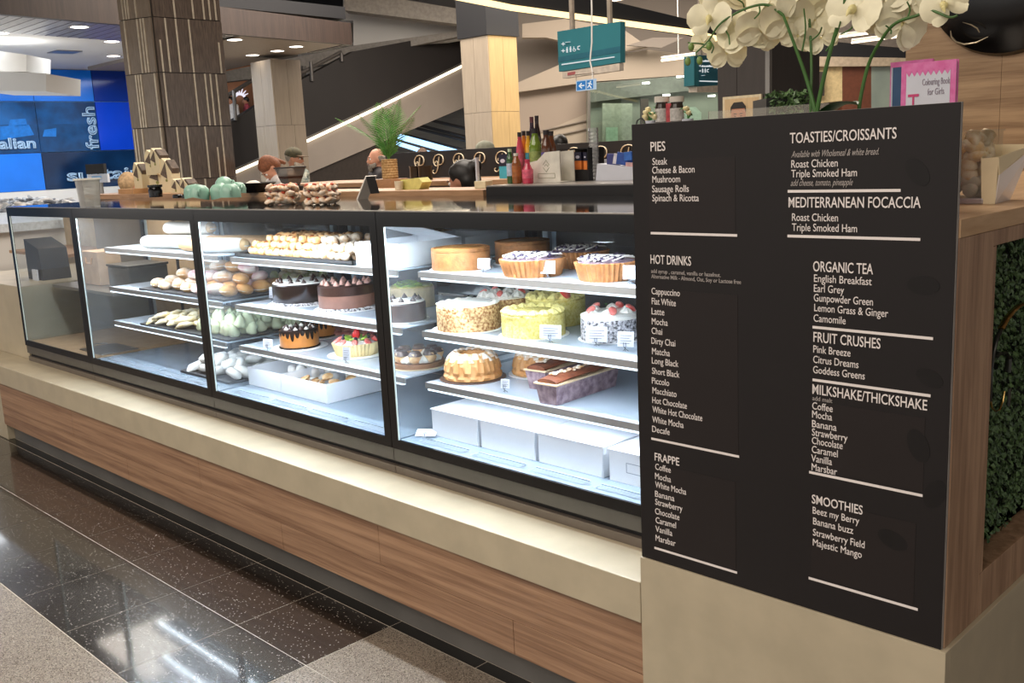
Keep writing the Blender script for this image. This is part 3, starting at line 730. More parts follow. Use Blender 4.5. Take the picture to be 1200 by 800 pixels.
# ================================================================ CABINET WITH CREAM PUFFS
a_, b_ = XB[2], XB[3]
tr = thing('pastry_tray', 'black baking tray heaped with cream puffs on the top shelf', 'tray', (-1.70, .43, SH[0] + .0005))
ty0, ty1 = .262, .60; tx0 = -2.09; tx1 = xat(413, ty0, SH[0] + .01)
s = MB().box((tx0, ty0, SH[0] + .0008), (tx1, ty1, SH[0] + .004))
for q in (((tx0, ty0), (tx1, ty0 + .004)), ((tx0, ty1 - .004), (tx1, ty1)), ((tx0, ty0), (tx0 + .004, ty1)), ((tx1 - .004, ty0), (tx1, ty1))): s.box((q[0][0], q[0][1], SH[0] + .001), (q[1][0], q[1][1], SH[0] + .014))
P(s.build('tray_pan', M_blackm), tr)
M_puff = mat('choux_golden', '#d59a5a', .55, scale=45, c2='#f0cfa0', bump=.6, bscale=120)
M_puffs = mat('choux_sugared', '#e3d3be', .7, scale=50, c2='#b38a5e', bump=.6, bscale=120)
M_toast = mat('toasted_top', '#8a4f22', .5, var=.3, scale=80)
def puff(m, seed, top=True):
    s = MB().ball((0, 0, .015), (.0185, .0175, .0155), 12)
    R = random.Random(seed)
    me = s.build('choux', m, None, 'full', mesh_only=True, jitter=.0035, jscale=70 + seed)
    return me
PU = [puff(M_puff, k) for k in range(3)]; PS = [puff(M_puffs, k + 3) for k in range(3)]
TO = MB().lathe([(0, .031), (.008, .029), (.011, .024), (.007, .027)], 10).build('toasted_top', M_toast, None, True, mesh_only=True, jitter=.001)
R = random.Random(5); n = 0; Lx = tx1 - tx0
for lay, (nx, ny, zz, mx, my) in enumerate(((20, 6, .004, .02, .025), (17, 5, .027, .04, .045), (13, 4, .049, .08, .07))):
    for i in range(nx):
        for j in range(ny):
            u = (i + .5) / nx; x = tx0 + mx + (Lx - 2 * mx) * u; y = ty0 + my + (ty1 - ty0 - 2 * my) * (j + .5) / ny
            if lay == 0 and i > nx - 3 and j < 2: continue
            if lay == 2 and u > .8: continue
            sug = u + R.uniform(-.05, .05) > .62
            q = place('cream_puff', (PS if sug else PU)[n % 3], None, (x + R.uniform(-.006, .006), y + R.uniform(-.006, .006), SH[0] + zz + R.uniform(0, .003)), (R.uniform(-.4, .4), R.uniform(-.4, .4), R.uniform(0, 6)), R.uniform(.9, 1.1))
            if sug: tag(q, 'sugar-dusted cream puff on the black tray' + spot_of(lay, j, i), 'pastry', 'sugared cream puffs on the tray')
            else:
                tag(q, 'golden toasted cream puff on the black tray' + spot_of(lay, j, i), 'pastry', 'golden cream puffs on the tray')
                place('toasted_top', TO, q)
            n += 1
# white box at the right of the top shelf with a slanted lid; brown board showing
def open_box(label, p0, p1, depth, h, z, group=None, contents=None, lid=False):
    """p0, p1: world xy of the front edge"""
    a = Vector((p0[0], p0[1], z)); b = Vector((p1[0], p1[1], z)); d = b - a; L_ = d.length; ang = math.atan2(d.y, d.x)
    t = thing('open_box', label, 'box', (a.x, a.y, z + .0006), ang, group); k = .0015
    MB().box((0, 0, 0), (L_, depth, k)).build('box_bottom', M_box, t)
    for nme, q in (('side_wall', ((0, 0), (L_, k))), ('side_wall', ((0, depth - k), (L_, depth))), ('side_wall', ((0, k), (k, depth - k))), ('side_wall', ((L_ - k, k), (L_, depth - k)))):
        MB().box((q[0][0], q[0][1], k), (q[1][0], q[1][1], h)).build(nme, M_box, t)
    if lid: MB().box((0, 0, -k), (L_, depth, 0)).build('lid', M_box, t, loc=(0, depth, h), rot=(-math.radians(lid), 0, 0)).location = (0, depth * (1 - math.cos(math.radians(lid))), h + depth * math.sin(math.radians(lid)))
    return t, L_
z = SH[0]
open_box('white cardboard box with half raised lid, right end of the cream puff shelf', (xat(418, .27, z), .27), (-1.115, .27), .26, .075, z, lid=15)
open_box('second white cardboard box behind the first at the end of the cream puff shelf', (-1.40, .56), (-1.13, .56), .2, .07, z, lid=12)
# middle shelf cakes
z = SH[1]
t, r = cake('dark chocolate cake with white cream top and chocolate kisses', 357, 359, z, 72)
cake_body(t, r, .078, M_chocd, M_cream, rad=lambda u: 1 + .01 * math.sin(u * 300)); doily(t, r * 1.2)
ringof(t, ME_kiss_d, 'chocolate_kiss', 12, r * .82, .08, scale=1.05); ringof(t, ME_kiss_d, 'chocolate_kiss', 5, r * .4, .08, .3, 1.0)
MB().lathe([(r, 0), (r * 1.09, .0), (r * 1.07, .008), (r, .012)], 60, rad=lambda u: 1 + .02 * math.sin(u * 190)).build('crumb_border', M_blkw, t, True, jitter=.002)
t, r = cake('milk chocolate mousse cake with pink-brown kisses, at the right of the shelf', 408, 366, z, 68)
cake_body(t, r, .085, M_mousse, M_choc); doily(t, r * 1.2)
ringof(t, ME_kiss_p, 'mousse_kiss', 12, r * .8, .088, scale=1.15); ringof(t, ME_kiss_p, 'mousse_kiss', 5, r * .4, .088, .3, 1.15)
MB().lathe([(r * 1.002, .055), (r * 1.004, .085), (r * .9, .0905)], 80, rad=lambda u: 1.0).build('glaze', M_choc, t, True)
MB().lathe([(r, 0), (r * 1.09, .0), (r * 1.07, .008), (r, .012)], 60, rad=lambda u: 1 + .02 * math.sin(u * 190)).build('crumb_border', M_blkw, t, True, jitter=.002)
# lower shelf
z = SH[2]
def drip_cake(label, px, py, w):
    t, r = cake(label, px, py, z, w, 'caramel drip cakes'); h = .066
    cake_body(t, r, h, M_caramel, M_chocd)
    s = MB(); n = 120; R = random.Random(px); lens = [R.uniform(.008, .034) for _ in range(24)]
    top = []; bot = []
    for i in range(n):
        u = i / n; l = lens[int(u * 24) % 24] * (abs(math.sin(u * 24 * math.pi)) ** .6) + .004
        c_, s_ = math.cos(2 * math.pi * u), math.sin(2 * math.pi * u)
        top.append(s.bm.verts.new((r * 1.012 * c_, r * 1.012 * s_, h + .003))); bot.append(s.bm.verts.new((r * 1.014 * c_, r * 1.014 * s_, h - l)))
    for i in range(n): s.bm.faces.new((top[i], top[(i + 1) % n], bot[(i + 1) % n], bot[i]))
    s.build('chocolate_drip', M_chocd, t, True)
    ringof(t, ME_kiss_w, 'cream_kiss', 8, r * .72, h + .004); ringof(t, ME_kiss_d, 'chocolate_kiss', 8, r * .72, h + .004, .39, .9)
    MB().lathe([(r, 0), (r * 1.07, .0), (r * 1.05, .006), (r, .008)], 40).build('chocolate_border', M_chocd, t, True, jitter=.0015)
    MB().lathe([(0, -.0002), (r * 1.45, -.0002), (r * 1.45, .0016), (0, .0016)], 36).build('cake_board', M_board_w, t); return t
drip_cake('small caramel cake with dark chocolate drips, in front on the shelf', 352, 410, 46)
drip_cake('small caramel cake with dark chocolate drips, behind the front one', 374, 397, 40)
t, r, h = tart('fruit tart piled with strawberries and kiwi in a cream fluted case', 419, 420, z, 57, M_cream, h=.045, crust=mat('cream_biscuit', '#e6d3a0', .6))
ringof(t, ME_half, 'strawberry_half', 9, r * .78, h + .002, 0, 1.15, .5); ringof(t, ME_kiwi, 'kiwi_slice', 6, r * .45, h + .01, .2, 1.1, -.4)
place('strawberry', ME_straw, t, (0, 0, h + .014), (0, .3, 0), 1.4); ringof(t, ME_bery, 'blueberry', 6, r * .6, h + .012, .4, 1)
MB().lathe([(0, -.0002), (r * 1.25, -.0002), (r * 1.25, .0016), (0, .0016)], 36).build('cake_board', M_board_w, t)
# right end of the same cabinet, seen through the glass partition
t, r = cake('tall cake with yellow fruit topping, behind the glass partition', 484, 362, SH[1], 54)
cake_body(t, r, .07, M_custard, M_yel); R = random.Random(2)
for k in range(16):
    a = R.uniform(0, 6.28); q = r * .8 * math.sqrt(R.random()); place('kiwi_slice', ME_kiwi, t, (q * math.cos(a), q * math.sin(a), .076), (R.uniform(-.5, .5), R.uniform(-.5, .5), 0), 1.1)
t, r = cake('chocolate cake with white cream top and dark drips, behind the glass partition', 474, 379, SH[1], 54)
cake_body(t, r, .06, M_choc, M_cream); ringof(t, ME_kiss_d, 'chocolate_kiss', 8, r * .7, .062, scale=1.1); doily(t, r * 1.15)
t = thing('choux_ring', 'ring of chocolate topped choux balls with white cream on the lower shelf', 'cake', base(490, 433, SH[2], .08), 0); r = .075
MB().lathe([(0, -.0002), (r * 1.35, -.0002), (r * 1.35, .0016), (0, .0016)], 36).build('cake_board', mat('straw_board', '#cdbb95', .5), t)
MB().lathe([(0, .001), (r * 1.2, .001), (r * 1.2, .016), (0, .018)], 36).build('pastry_base', M_crust, t, True)
for k in range(8):
    a = k * math.pi / 4; q = place('choux_ball', PU[k % 3], t, (r * .85 * math.cos(a), r * .85 * math.sin(a), .016), (0, 0, a), 1.35)
    place('chocolate_cap', MB().lathe([(0, .032), (.012, .030), (.0185, .020), (.0165, .019)], 12).build('chocolate_cap', M_choc, None, True, mesh_only=True), q)
    a += .39; place('cream_swirl', ME_ros_w, t, (r * .8 * math.cos(a), r * .8 * math.sin(a), .02), (0, 0, a), 1.9)
# deck: two open white boxes
z = DK + .0005
A0 = on('Z', z, 292, 449); A1 = on('Z', z, 349, 467)
A0.y = A1.y = (A0.y + A1.y) / 2 ; q0, q1 = (xat(292, A0.y, z), A0.y), (xat(330, A0.y, z), A0.y)
W2 = (-1.505 + 1.70)
t, L_ = open_box('open white cardboard box, nearly empty, left of a pair on the cabinet deck', (xat(292, .30, z), .30), (xat(330, .30, z), .30), .30, .07, z, 'open white boxes on the deck')
t, L_ = open_box('open white cardboard box holding broken biscuits, right of a pair on the cabinet deck', (xat(330.6, .298, z), .298), (xat(384, .298, z), .298), .30, .07, z, 'open white boxes on the deck')
p0 = t.location.copy(); R = random.Random(8); ME_bis = MB().lathe([(0, 0), (.020, 0), (.021, .003), (.015, .006), (0, .007)], 10).build('biscuit', M_puff, None, True, mesh_only=True, jitter=.003)
for k in range(26):
    u = R.random(); q = place('biscuit', ME_bis, None, (p0.x + .04 + (L_ - .08) * u + R.uniform(-.01, .01), p0.y + .05 + .2 * u + R.uniform(-.03, .03), z + .003 + .007 * (k % 6) + .01), (R.uniform(-.5, .5), R.uniform(-.5, .5), R.uniform(0, 6)), R.uniform(.8, 1.2))
    tag(q, 'broken biscuit in the white box, %s of the heap' % ORD2[k], 'biscuit', 'biscuits in the open white box')
# ================================================================ SECOND CABINET (buns, rolls, meringues)
def pile(name, label, cat, group, mes, pts, z, rs=.5, sc=(.9, 1.1), parts=None, seed=1):
    R = random.Random(seed)
    for k, (x, y, dz) in enumerate(pts):
        lb = label + spot_of(*IDX[k]); q = place(name, mes[k % len(mes)], None, (x, y, z + dz), (R.uniform(-rs, rs), R.uniform(-rs, rs), R.uniform(0, 6.28)), R.uniform(*sc)); tag(q, lb, cat, group)
        if parts: place(parts[0], parts[1][k % len(parts[1])], q)
def grid(x0, x1, y0, y1, nx, ny, dz=.0005, layers=1, step=.03, seed=1, jit=.008):
    R = random.Random(seed); o = []; IDX.clear()
    for l in range(layers):
        m = l * .5
        for i in range(nx - l):
            for j in range(ny - l):
                IDX.append((l, j, i))
                o.append((x0 + (x1 - x0) * (i + m + .5) / nx + R.uniform(-jit, jit), y0 + (y1 - y0) * (j + m + .5) / ny + R.uniform(-jit, jit), dz + l * step))
    return o
XL, XR = XB[1] + .06, XB[2] - .03
# paper wrapped rolls on the top shelf
M_paper = mat('wrapping_paper', '#e6dfd5', .6, var=.05, scale=12); M_brown = mat('kraft_paper', '#b98f63', .6, var=.08)
M_roll = mat('bread_roll', '#c8925a', .6, scale=25, c2='#e0bd8a', bump=.4)
for k, (x, y, L_, a, c) in enumerate(((-2.78, .33, .25, .35, 1), (-2.78, .45, .25, .3, 0), (-2.62, .38, .24, .45, 1), (-2.46, .31, .22, .1, 0), (-2.43, .42, .23, .2, 0), (-2.30, .33, .20, .5, 1), (-2.70, .40, .26, .3, 2), (-2.28, .46, .22, .2, 0))):
    lift = .055 if c == 2 else 0
    where = ['leftmost in front', 'left at the back', 'third from the left', 'middle, with its filled end showing', 'middle back', 'right end', 'lying on top of the others', 'right back'][k]
    t = thing('wrapped_roll', 'filled bread roll wrapped in paper on the top shelf, ' + where, 'sandwich', (x, y, SH[0] + .031 + lift), a, 'paper wrapped rolls')
    MB().tube([(-L_ / 2, 0, 0), (-L_ / 2 + .02, 0, 0), (L_ / 2 - .03, 0, 0), (L_ / 2 - .01, 0, 0)], [.024, .030, .030, .026], 16, flat=.95).build('paper_wrap', [M_brown, M_paper, M_paper][c], t, True)
    MB().ball((L_ / 2 - .008, 0, 0), (.03, .024, .024), 12).build('roll_end', M_roll, t, True, jitter=.002)
    MB().ball((L_ / 2 + .010, 0, -.004), (.012, .020, .005), 8).build('filling', M_cream, t, True, jitter=.002)
# buns on the second shelf
bun = lambda m, s_: MB().ball((0, 0, .022), (.048 * s_, .034 * s_, .023 * s_), 14).build('bun', m, None, 'full', mesh_only=True, jitter=.003, jscale=40)
M_bunw = mat('bun_sugar', '#e9dfd2', .7, scale=22, c2='#c99a63', bump=.4); M_bunp = mat('bun_pink', '#dba0a6', .5, scale=22, c2='#ead9cf'); M_bung = mat('bun_gold', '#c9873f', .5, scale=22, c2='#dca763')
s = MB().box((-2.95, .262, SH[1] + .0005), (XR - .03, .60, SH[1] + .009)); tp = s.build('pastry_tray', M_blackm); tag(tp, 'black tray under the sugared and iced buns', 'tray')
nb = 0; R = random.Random(12)
kinds = [('sugar-dusted', M_bunw), ('pink iced', M_bunp), ('golden baked', M_bung)]
BM_ = [bun(m, 1) for _, m in kinds]
me_fill = MB().ball((0, -.006, .018), (.046, .030, .005), 10).build('cream_filling', M_cream, None, 'full', mesh_only=True, jitter=.002, jscale=60)
BI = [(l, j, i) for l, (a, b) in enumerate(((7, 4), (5, 2), (3, 1))) for i in range(a) for j in range(b)]
for (x, y, dz) in grid(-2.93, XR - .05, .28, .58, 7, 4, .009, 1) + grid(-2.80, XR - .08, .34, .55, 5, 2, .048, 1, seed=4) + grid(-2.6, XR - .1, .38, .5, 3, 1, .085, 1, seed=5):
    u = (x + 2.93) / .75 + R.uniform(-.25, .25); k = 0 if u < .5 else (1 if u < .75 else 2)
    q = place('cream_bun', BM_[k], None, (x, y, SH[1] + dz), (R.uniform(-.2, .2), R.uniform(-.2, .2), R.uniform(-.6, .6)), R.uniform(.92, 1.1))
    nb += 1; tag(q, kinds[k][0] + ' cream bun on the second shelf' + spot_of(*BI[nb - 1]), 'bun', kinds[k][0] + ' cream buns'); place('cream_filling', me_fill, q)
# white pastries on the third shelf
leafp = MB().tube([(-.05, 0, .012), (-.02, .004, .016), (.02, -.004, .016), (.05, 0, .010)], [.006, .019, .019, .005], 12, flat=.6).build('shell_pastry', mat('pale_pastry', '#efe6cf', .6, scale=40, c2='#dcc690'), None, 'full', mesh_only=True, jitter=.003)
lem = MB().lathe([(0, 0), (.02, 0), (.025, .014), (.018, .03), (.02, .036), (.006, .055), (0, .06)], 12).build('cream_cup', mat('lime_cream', '#dfe6c0', .5, var=.05, scale=30), None, 'full', mesh_only=True, jitter=.002)
s = MB().box((-2.98, .262, SH[2] + .0005), (XR - .03, .62, SH[2] + .008)); tp = s.build('pastry_tray', M_blackm); tag(tp, 'dark tray under the pale shell pastries on the third shelf', 'tray')
pile('shell_pastry', 'pale shell pastry on the third shelf tray', 'pastry', 'pale shell pastries', [leafp], grid(-2.96, -2.58, .28, .6, 4, 7, .009, 2, .018), SH[2], .25)
pile('cream_cup', 'pale green cream cup on the third shelf', 'pastry', 'pale green cream cups', [lem], grid(-2.55, XR - .05, .29, .6, 7, 5, .009, 2, .028), SH[2], .3)
# meringues on the deck
mer = MB().tube([(-.055, 0, .014), (-.03, 0, .02), (.03, 0, .02), (.055, 0, .013)], [.008, .022, .022, .008], 12, flat=.8).build('meringue', M_crumbw, None, 'full', mesh_only=True, jitter=.004, jscale=60)
s = MB().box((-2.62, .25, DK + .001), (XR - .03, .62, DK + .010)); tp = s.build('pastry_tray', M_blackm); tag(tp, 'dark tray under the white meringues on the deck', 'tray')
pile('meringue', 'white finger meringue on the deck tray', 'meringue', 'white finger meringues', [mer], grid(-2.60, XR - .05, .27, .6, 4, 6, .011, 2, .03), DK, .3)
# right end of this cabinet, seen through the partition of the cream puff cabinet
M_clear = glass('clear_plastic', (.93, .95, .95), 1.4, .05, milky=.22, milkcol=(.85, .88, .9))
for k in range(3):
    t = thing('clear_container', 'clear plastic food container on the top shelf, ' + ['bottom', 'middle', 'top'][k] + ' of a stack', 'container', (-2.30, .62, SH[0] + .0006 + k * .036), .1, 'stacked clear containers')
    MB().lathe([(0, 0), (.075, 0), (.085, .03), (.082, .03), (.072, .002), (0, .002)], 4, Matrix.Rotation(math.pi / 4, 4, 'Z')).build('tub', M_clear, t)
    MB().box((-.062, -.062, .030), (.062, .062, .034)).build('lid', M_clear, t)
ballg = [MB().ball((0, 0, .018), .0195, 10).build('filled_ball', m, None, 'full', mesh_only=True, jitter=.003, jscale=60) for m in (mat('pistachio', '#b9bf7a', .6, scale=40, c2='#e6e2c2'), mat('cream_ball', '#e6dcc2', .6, scale=40, c2='#c7a97a'))]
pile('pastry_ball', 'round pistachio or cream pastry ball behind the partition', 'pastry', 'pistachio and cream pastry balls', ballg, grid(XR - .30, XR - .005, .58, .80, 6, 4, .001, 3, .03, seed=9), SH[1], .5)
ecl = MB().tube([(-.06, 0, .016), (-.04, 0, .018), (.04, 0, .018), (.06, 0, .016)], [.010, .018, .018, .010], 12).build('eclair', mat('dark_eclair', '#3b2a2b', .35, scale=50, c2='#77605a'), None, 'full', mesh_only=True, jitter=.003, jscale=60)
pile('eclair', 'dark eclair behind the dark chocolate cake', 'pastry', 'dark chocolate eclairs', [ecl], grid(-2.02, -1.72, .55, .78, 4, 5, .001, 1, seed=3), SH[1], .15, seed=3)
pile('cream_mound', 'white cream mound behind the partition', 'pastry', 'white cream mounds', [lem, mer], grid(XR - .32, XR - .005, .56, .80, 6, 4, .001, 2, .03, seed=19), SH[2], .5)
stripe = MB().lathe([(0, 0), (.024, 0), (.028, .016), (.02, .022), (0, .024)], 12).build('red_tartlet', mat('red_glaze', '#a8474b', .35, scale=40, c2='#d8a08c'), None, True, mesh_only=True)
pile('berry_tartlet', 'small red tartlet behind the caramel drip cakes', 'tart', 'small red glazed tartlets', [stripe], grid(-2.04, -1.78, .56, .78, 4, 4, .001, 1, seed=23), SH[2], .1)
pile('snowball', 'white coconut snowball on the deck behind the partition', 'pastry', 'white coconut snowballs', [MB().ball((0, 0, .02), .021, 10).build('snowball', M_crumbw, None, 'full', mesh_only=True, jitter=.003, jscale=60)], grid(-2.08, -1.86, .40, .76, 5, 7, .001, 2, .03, seed=29), DK, .5)
# ================================================================ FAR LEFT CABINET
t = thing('paper_bag', 'brown paper bag with handle on the shelf of the far left cabinet', 'bag', (-3.80, .46, .9456))
MB().box((-.10, -.06, 0), (.10, .06, .17), .003).build('bag_body', mat('bag_brown', '#a98f74', .7), t)
MB().tube([(-.04, -.063, .14), (-.03, -.066, .11), (.03, -.066, .11), (.04, -.063, .14)], .004, 6).build('bag_handle', M_brown, t, True)
t = thing('grey_crate', 'low dark grey crate on the shelf beside the brown bag', 'crate', (-3.52, .52, .9456))
MB().box((-.12, -.10, 0), (.12, .10, .10), .006).build('crate_body', mat('appliance_grey', '#5d5b57', .4, .2), t); MB().box((-.125, -.105, .1005), (.125, .105, .112), .003).build('crate_rim', M_bandg, t)
t = thing('steel_tray', 'flat steel tray on the floor of the far left cabinet', 'tray', (-3.45, .30, DK + .0005)); MB().box((-.13, -.09, 0), (.13, .09, .006), .002).build('tray_pan', M_steel, t); MB().tube([(-.13, -.05, .008), (-.15, 0, .014), (-.13, .05, .008)], .004, 6).build('handle', M_steel, t, True)
# ================================================================ STAFF SIDE: BENCHES
M_taupe = mat('bench_taupe', '#76695c', .5, var=.06)
M_oakS = wood('oak_slab', '#9a7450', '#bd9470', (1, 8, 8), scale=3)
sb = thing('service_bench', 'long oak topped bench directly behind the cake cabinets', 'bench', (-3.2, .98, 0))
P(MB().box((-4.94, .865, 1.350), (-1.355, 1.10, 1.378), .001).build('oak_slab', M_oakS), sb)
P(MB().box((-4.92, .90, FZ), (-1.37, 1.08, 1.3495)).build('bench_body', M_taupe), sb)
bc = thing('black_cabinet', 'black equipment cabinet behind the right-hand cake cabinet', 'cabinet', (-.67, 1.1, 0))
P(MB().box((-1.34, .865, 1.30), (-.012, 1.50, 1.388), .002).build('cabinet_top', M_blackm), bc)
P(MB().box((-1.33, .88, FZ), (-.02, 1.49, 1.2995)).build('cabinet_body', M_taupe), bc)
P(MB().box((-1.338, .868, 1.388), (-.014, 1.498, 1.392)).build('steel_sheet', M_steel), bc)
for x in (-1.02, -.86, -.52):
    P(MB().cyl((0, 0, 0), .009, .006, 12, M=Matrix.Translation((x, .864, 1.325)) @ Matrix.Rotation(math.pi / 2, 4, 'X')).build('knob', M_steel), bc)
kb = thing('back_counter', 'oak topped counter on the far side of the kiosk', 'counter', (-2.6, 2.6, 0))
P(MB().box((-5.1, 2.28, 1.335), (-.32, 2.9, 1.363), .001).build('worktop', M_oakS), kb)
P(MB().box((-5.1, 2.31, FZ), (-.32, 2.88, 1.3345)).build('counter_body', M_taupe), kb)
ps = thing('kiosk_screen', 'low black screen with cream script letters P along its length', 'screen', (-2.6, 2.915, 1.3635))
P(MB().box((-4.50, 2.90, 1.3638), (-.32, 2.925, 1.545), .001).build('screen_panel', mat('screen_black', '#1c1a1b', .4)), ps)
M_script = mat('script_cream', '#dccfb4', .5)
def scriptP():
    def bz(p0, p1, p2, p3, n=10): return [tuple((1 - t) ** 3 * a + 3 * (1 - t) ** 2 * t * b + 3 * (1 - t) * t * t * c + t ** 3 * d for a, b, c, d in zip(p0, p1, p2, p3)) for t in [i / n for i in range(n + 1)]]
    s = MB(); y = 0
    k = lambda pts: [(x, y, z) for x, z in pts]
    s.tube(k(bz((.60, .88), (.52, .6), (.45, .1), (.22, .02)) + bz((.22, .02), (.02, -.04), (-.08, .16), (.08, .18))[1:]), .045, 6, flat=.5)
    s.tube(k(bz((.36, .40), (.06, .40), (.0, .98), (.55, 1.0)) + bz((.55, 1.0), (1.1, 1.0), (1.0, .42), (.58, .46))[1:]), .045, 6, flat=.5)
    s.tube(k(bz((.36, .40), (.50, .42), (.48, .68), (.34, .66)) + bz((.34, .66), (.22, .64), (.26, .54), (.33, .56))[1:]), .035, 6, flat=.5)
    return s.build('letter', M_script, None, True, mesh_only=True)
ME_P = scriptP(); x = -4.20
for k in range(19):
    P(place('letter', ME_P, None, (x, 2.892, 1.392), None, .128), ps); x += .205 if True else 0
# ---- letters end; oak end wall with black disc
ow = struct(thing('wall_right', 'oak clad end wall above the far end of the corner counter', 'wall', (.2, 2.05, 1.364)))
for xa, xb in ((-.31, .02), (.02, .35), (.35, .655)): P(MB().box((xa + .0006, 2.0, 1.3645), (xb - .0006, 2.06, 3.2)).build('wall_panel', M_oakW), ow)
dk = thing('wall_disc', 'large glossy black disc with pale swirl mounted on the oak wall', 'wall sign', (.035, 1.975, 2.012))
MB().lathe([(0, .05), (.10, .046), (.2, .03), (.26, .006), (.268, -.02), (.24, -.02), (0, -.02)], 64, Matrix.Rotation(math.pi / 2, 4, 'X')).build('dome', mat('disc_black', '#0d0b0b', .18), dk, True)
M_sw = mat('swirl_pale', '#b7a98f', .3, .5)
def pxpts(Y, pts): return [on('Y', Y, *p) for p in pts]
s = MB(); s.tube([p - dk.location for p in pxpts(1.925, [(1114, 36), (1115, 43), (1120, 49), (1130, 52), (1144, 50), (1158, 43)])], [.002, .004, .005, .005, .004, .001], 6, flat=.6)
s.build('swirl', M_sw, dk, True)
s = MB(); s.tube([p - dk.location for p in pxpts(1.92, [(1128, 26), (1138, 29), (1145, 33), (1148, 38)])], [.001, .003, .004, .002], 6, flat=.6); s.build('swirl', M_sw, dk, True)
# ================================================================ THINGS ON THE CABINET TOPS AND BENCHES
ZT = 1.3577; ZB = 1.3782; ZC = 1.3924; ZW = 1.3633
t = thing('plastic_tub', 'empty clear plastic tub on the cabinet top, in front of the blue wall', 'tub', base(106, 243, ZT, .04) * 1)
s = MB().lathe([(.045, 0), (.056, .125), (.053, .125), (.042, .004), (0, .004), (0, 0), (.045, 0)], 4, Matrix.Rotation(math.pi / 4, 4, 'Z')); s.build('tub_wall', glass('tub_plastic', (.96, .96, .94), 1.4, .08, milky=.35, milkcol=(.85, .84, .8)), t)
MB().lathe([(.056, .118), (.063, .118), (.063, .125), (.055, .126)], 4, Matrix.Rotation(math.pi / 4, 4, 'Z')).build('tub_rim', mat('tub_rim', '#d9d6cc', .4), t)
# biscotti punnets
M_pun = glass('punnet_plastic', (.97, .97, .97), 1.45, .03, milky=.04)
M_bisc = mat('florentine', '#e9b888', .55, scale=60, c2='#fbeedd', bump=.5); M_cher = mat('red_glaze_dot', '#c8502f', .4)
ME_bf = MB().ball((0, 0, 0), (.022, .020, .010), 12).build('almond_biscuit', M_bisc, None, 'full', mesh_only=True, jitter=.007, jscale=90)
ME_dot = MB().ball((0, 0, .011), (.009, .008, .005), 8).build('red_centre', M_cher, None, True, mesh_only=True)
for px, which in ((332, 'left'), (378, 'right')):
    p = base(px, 240, ZT, .05); t = thing('biscuit_punnet', 'clear punnet on the cabinet top, %s of the two full of almond biscuits' % which, 'food container', p, .75, 'punnets of almond biscuits')
    MB().lathe([(0, 0), (.058, 0), (.070, .062), (.066, .062), (.055, .003), (0, .003)], 4, Matrix.Rotation(math.pi / 4, 4, 'Z')).build('punnet', M_pun, t)
    R = random.Random(px); n = 0
    for l in range(3):
        for i in range(4):
            for j in range(4):
                if l == 2 and (i in (0, 3) and j in (0, 3)): continue
                sp = .024 + .002 * l
                x, y = (i - 1.5) * sp, (j - 1.5) * sp; a = .75
                q = place('almond_biscuit', ME_bf, None, (p.x + x * math.cos(a) - y * math.sin(a), p.y + x * math.sin(a) + y * math.cos(a), ZT + .016 + l * .022), (R.uniform(-.7, .7), R.uniform(-.7, .7), R.uniform(0, 6)), R.uniform(.85, 1.05))
                tag(q, 'almond biscuit with a red centre, %s layer, row %s, place %s, in the %s punnet' % (['bottom', 'middle', 'top'][l], ['one', 'two', 'three', 'four'][j], ['one', 'two', 'three', 'four'][i], which), 'biscuit', 'almond biscuits in the %s punnet' % which)
                place('red_centre', ME_dot, q); n += 1
# sandwich wedge boxes stacked on a brown tray
M_wc = mat('wedge_cream', '#d9cba8', .6, var=.05); M_wd = mat('wedge_dark', '#4c4038', .5, scale=60, c2='#6a5a4c')
def wedge(px, py, w, h, label, Y=.98, rz=.3):
    p = on('Y', Y, px, py); k = (p - CAM).dot(AW) / FPX; w *= k; h *= k
    t = thing('sandwich_box', label, 'food box', p, rz, 'peaked sandwich boxes on the bench')
    MB().prism([(-w / 2, 0, 0), (w / 2, 0, 0), (w / 2, 0, h * .62), (0, 0, h), (-w / 2, 0, h * .62)], (0, .07, 0)).build('box_shell', M_wc, t)
    MB().prism([(-w * .5, -.0015, h * .60), (w * .08, -.0015, h * .45), (w * .02, -.0015, h * .985)], (0, .001, 0)).build('dark_gusset', M_wd, t)
    MB().prism([(-w / 2 - .001, .001, h * .62), (0, .001, h + .001), (-w * .30, .001, h * 1.12), (-w / 2 - .004, .001, h * .80)], (0, .066, 0)).build('side_flap', M_wc, t)
    MB().prism([(w / 2 + .001, .004, h * .62), (0, .004, h + .001), (w * .16, .004, h * 1.06), (w / 2 + .004, .004, h * .78)], (0, .06, 0)).build('dark_flap', M_wd, t)
    MB().lathe([(0, 0), (w * .1, 0), (w * .1, .0006), (0, .0006)], 12, Matrix.Translation((0, -.0002, h * .4)) @ Matrix.Rotation(math.pi / 2, 4, 'X')).build('round_label', mat('label_olive', '#8a8a4a', .5), t)
t = thing('cardboard_tray', 'shallow brown cardboard tray on the oak bench', 'tray', on('Y', .93, 154, 232)); t.location.z = ZB
MB().box((-.10, -.03, 0), (.10, .06, .028), .001).build('tray_body', M_brown, t)
for i, (px, py, w, h, l) in enumerate(((163, 222, 15, 28, 'leftmost, above the cardboard tray'), (178, 205, 16, 26, 'top one at the left of the stack'), (186, 226, 20, 30, 'bottom middle of the stack'), (183, 203, 16, 26, 'highest in the stack, tipped back'), (197, 226, 16, 36, 'right end of the tall stack'), (172, 226, 16, 22, 'low one behind the black jar'))):
    wedge(px, py, w, h, 'cream sandwich box with dark gusset, ' + l, .96 + .025 * (i % 3), .2 + .2 * (i % 3))
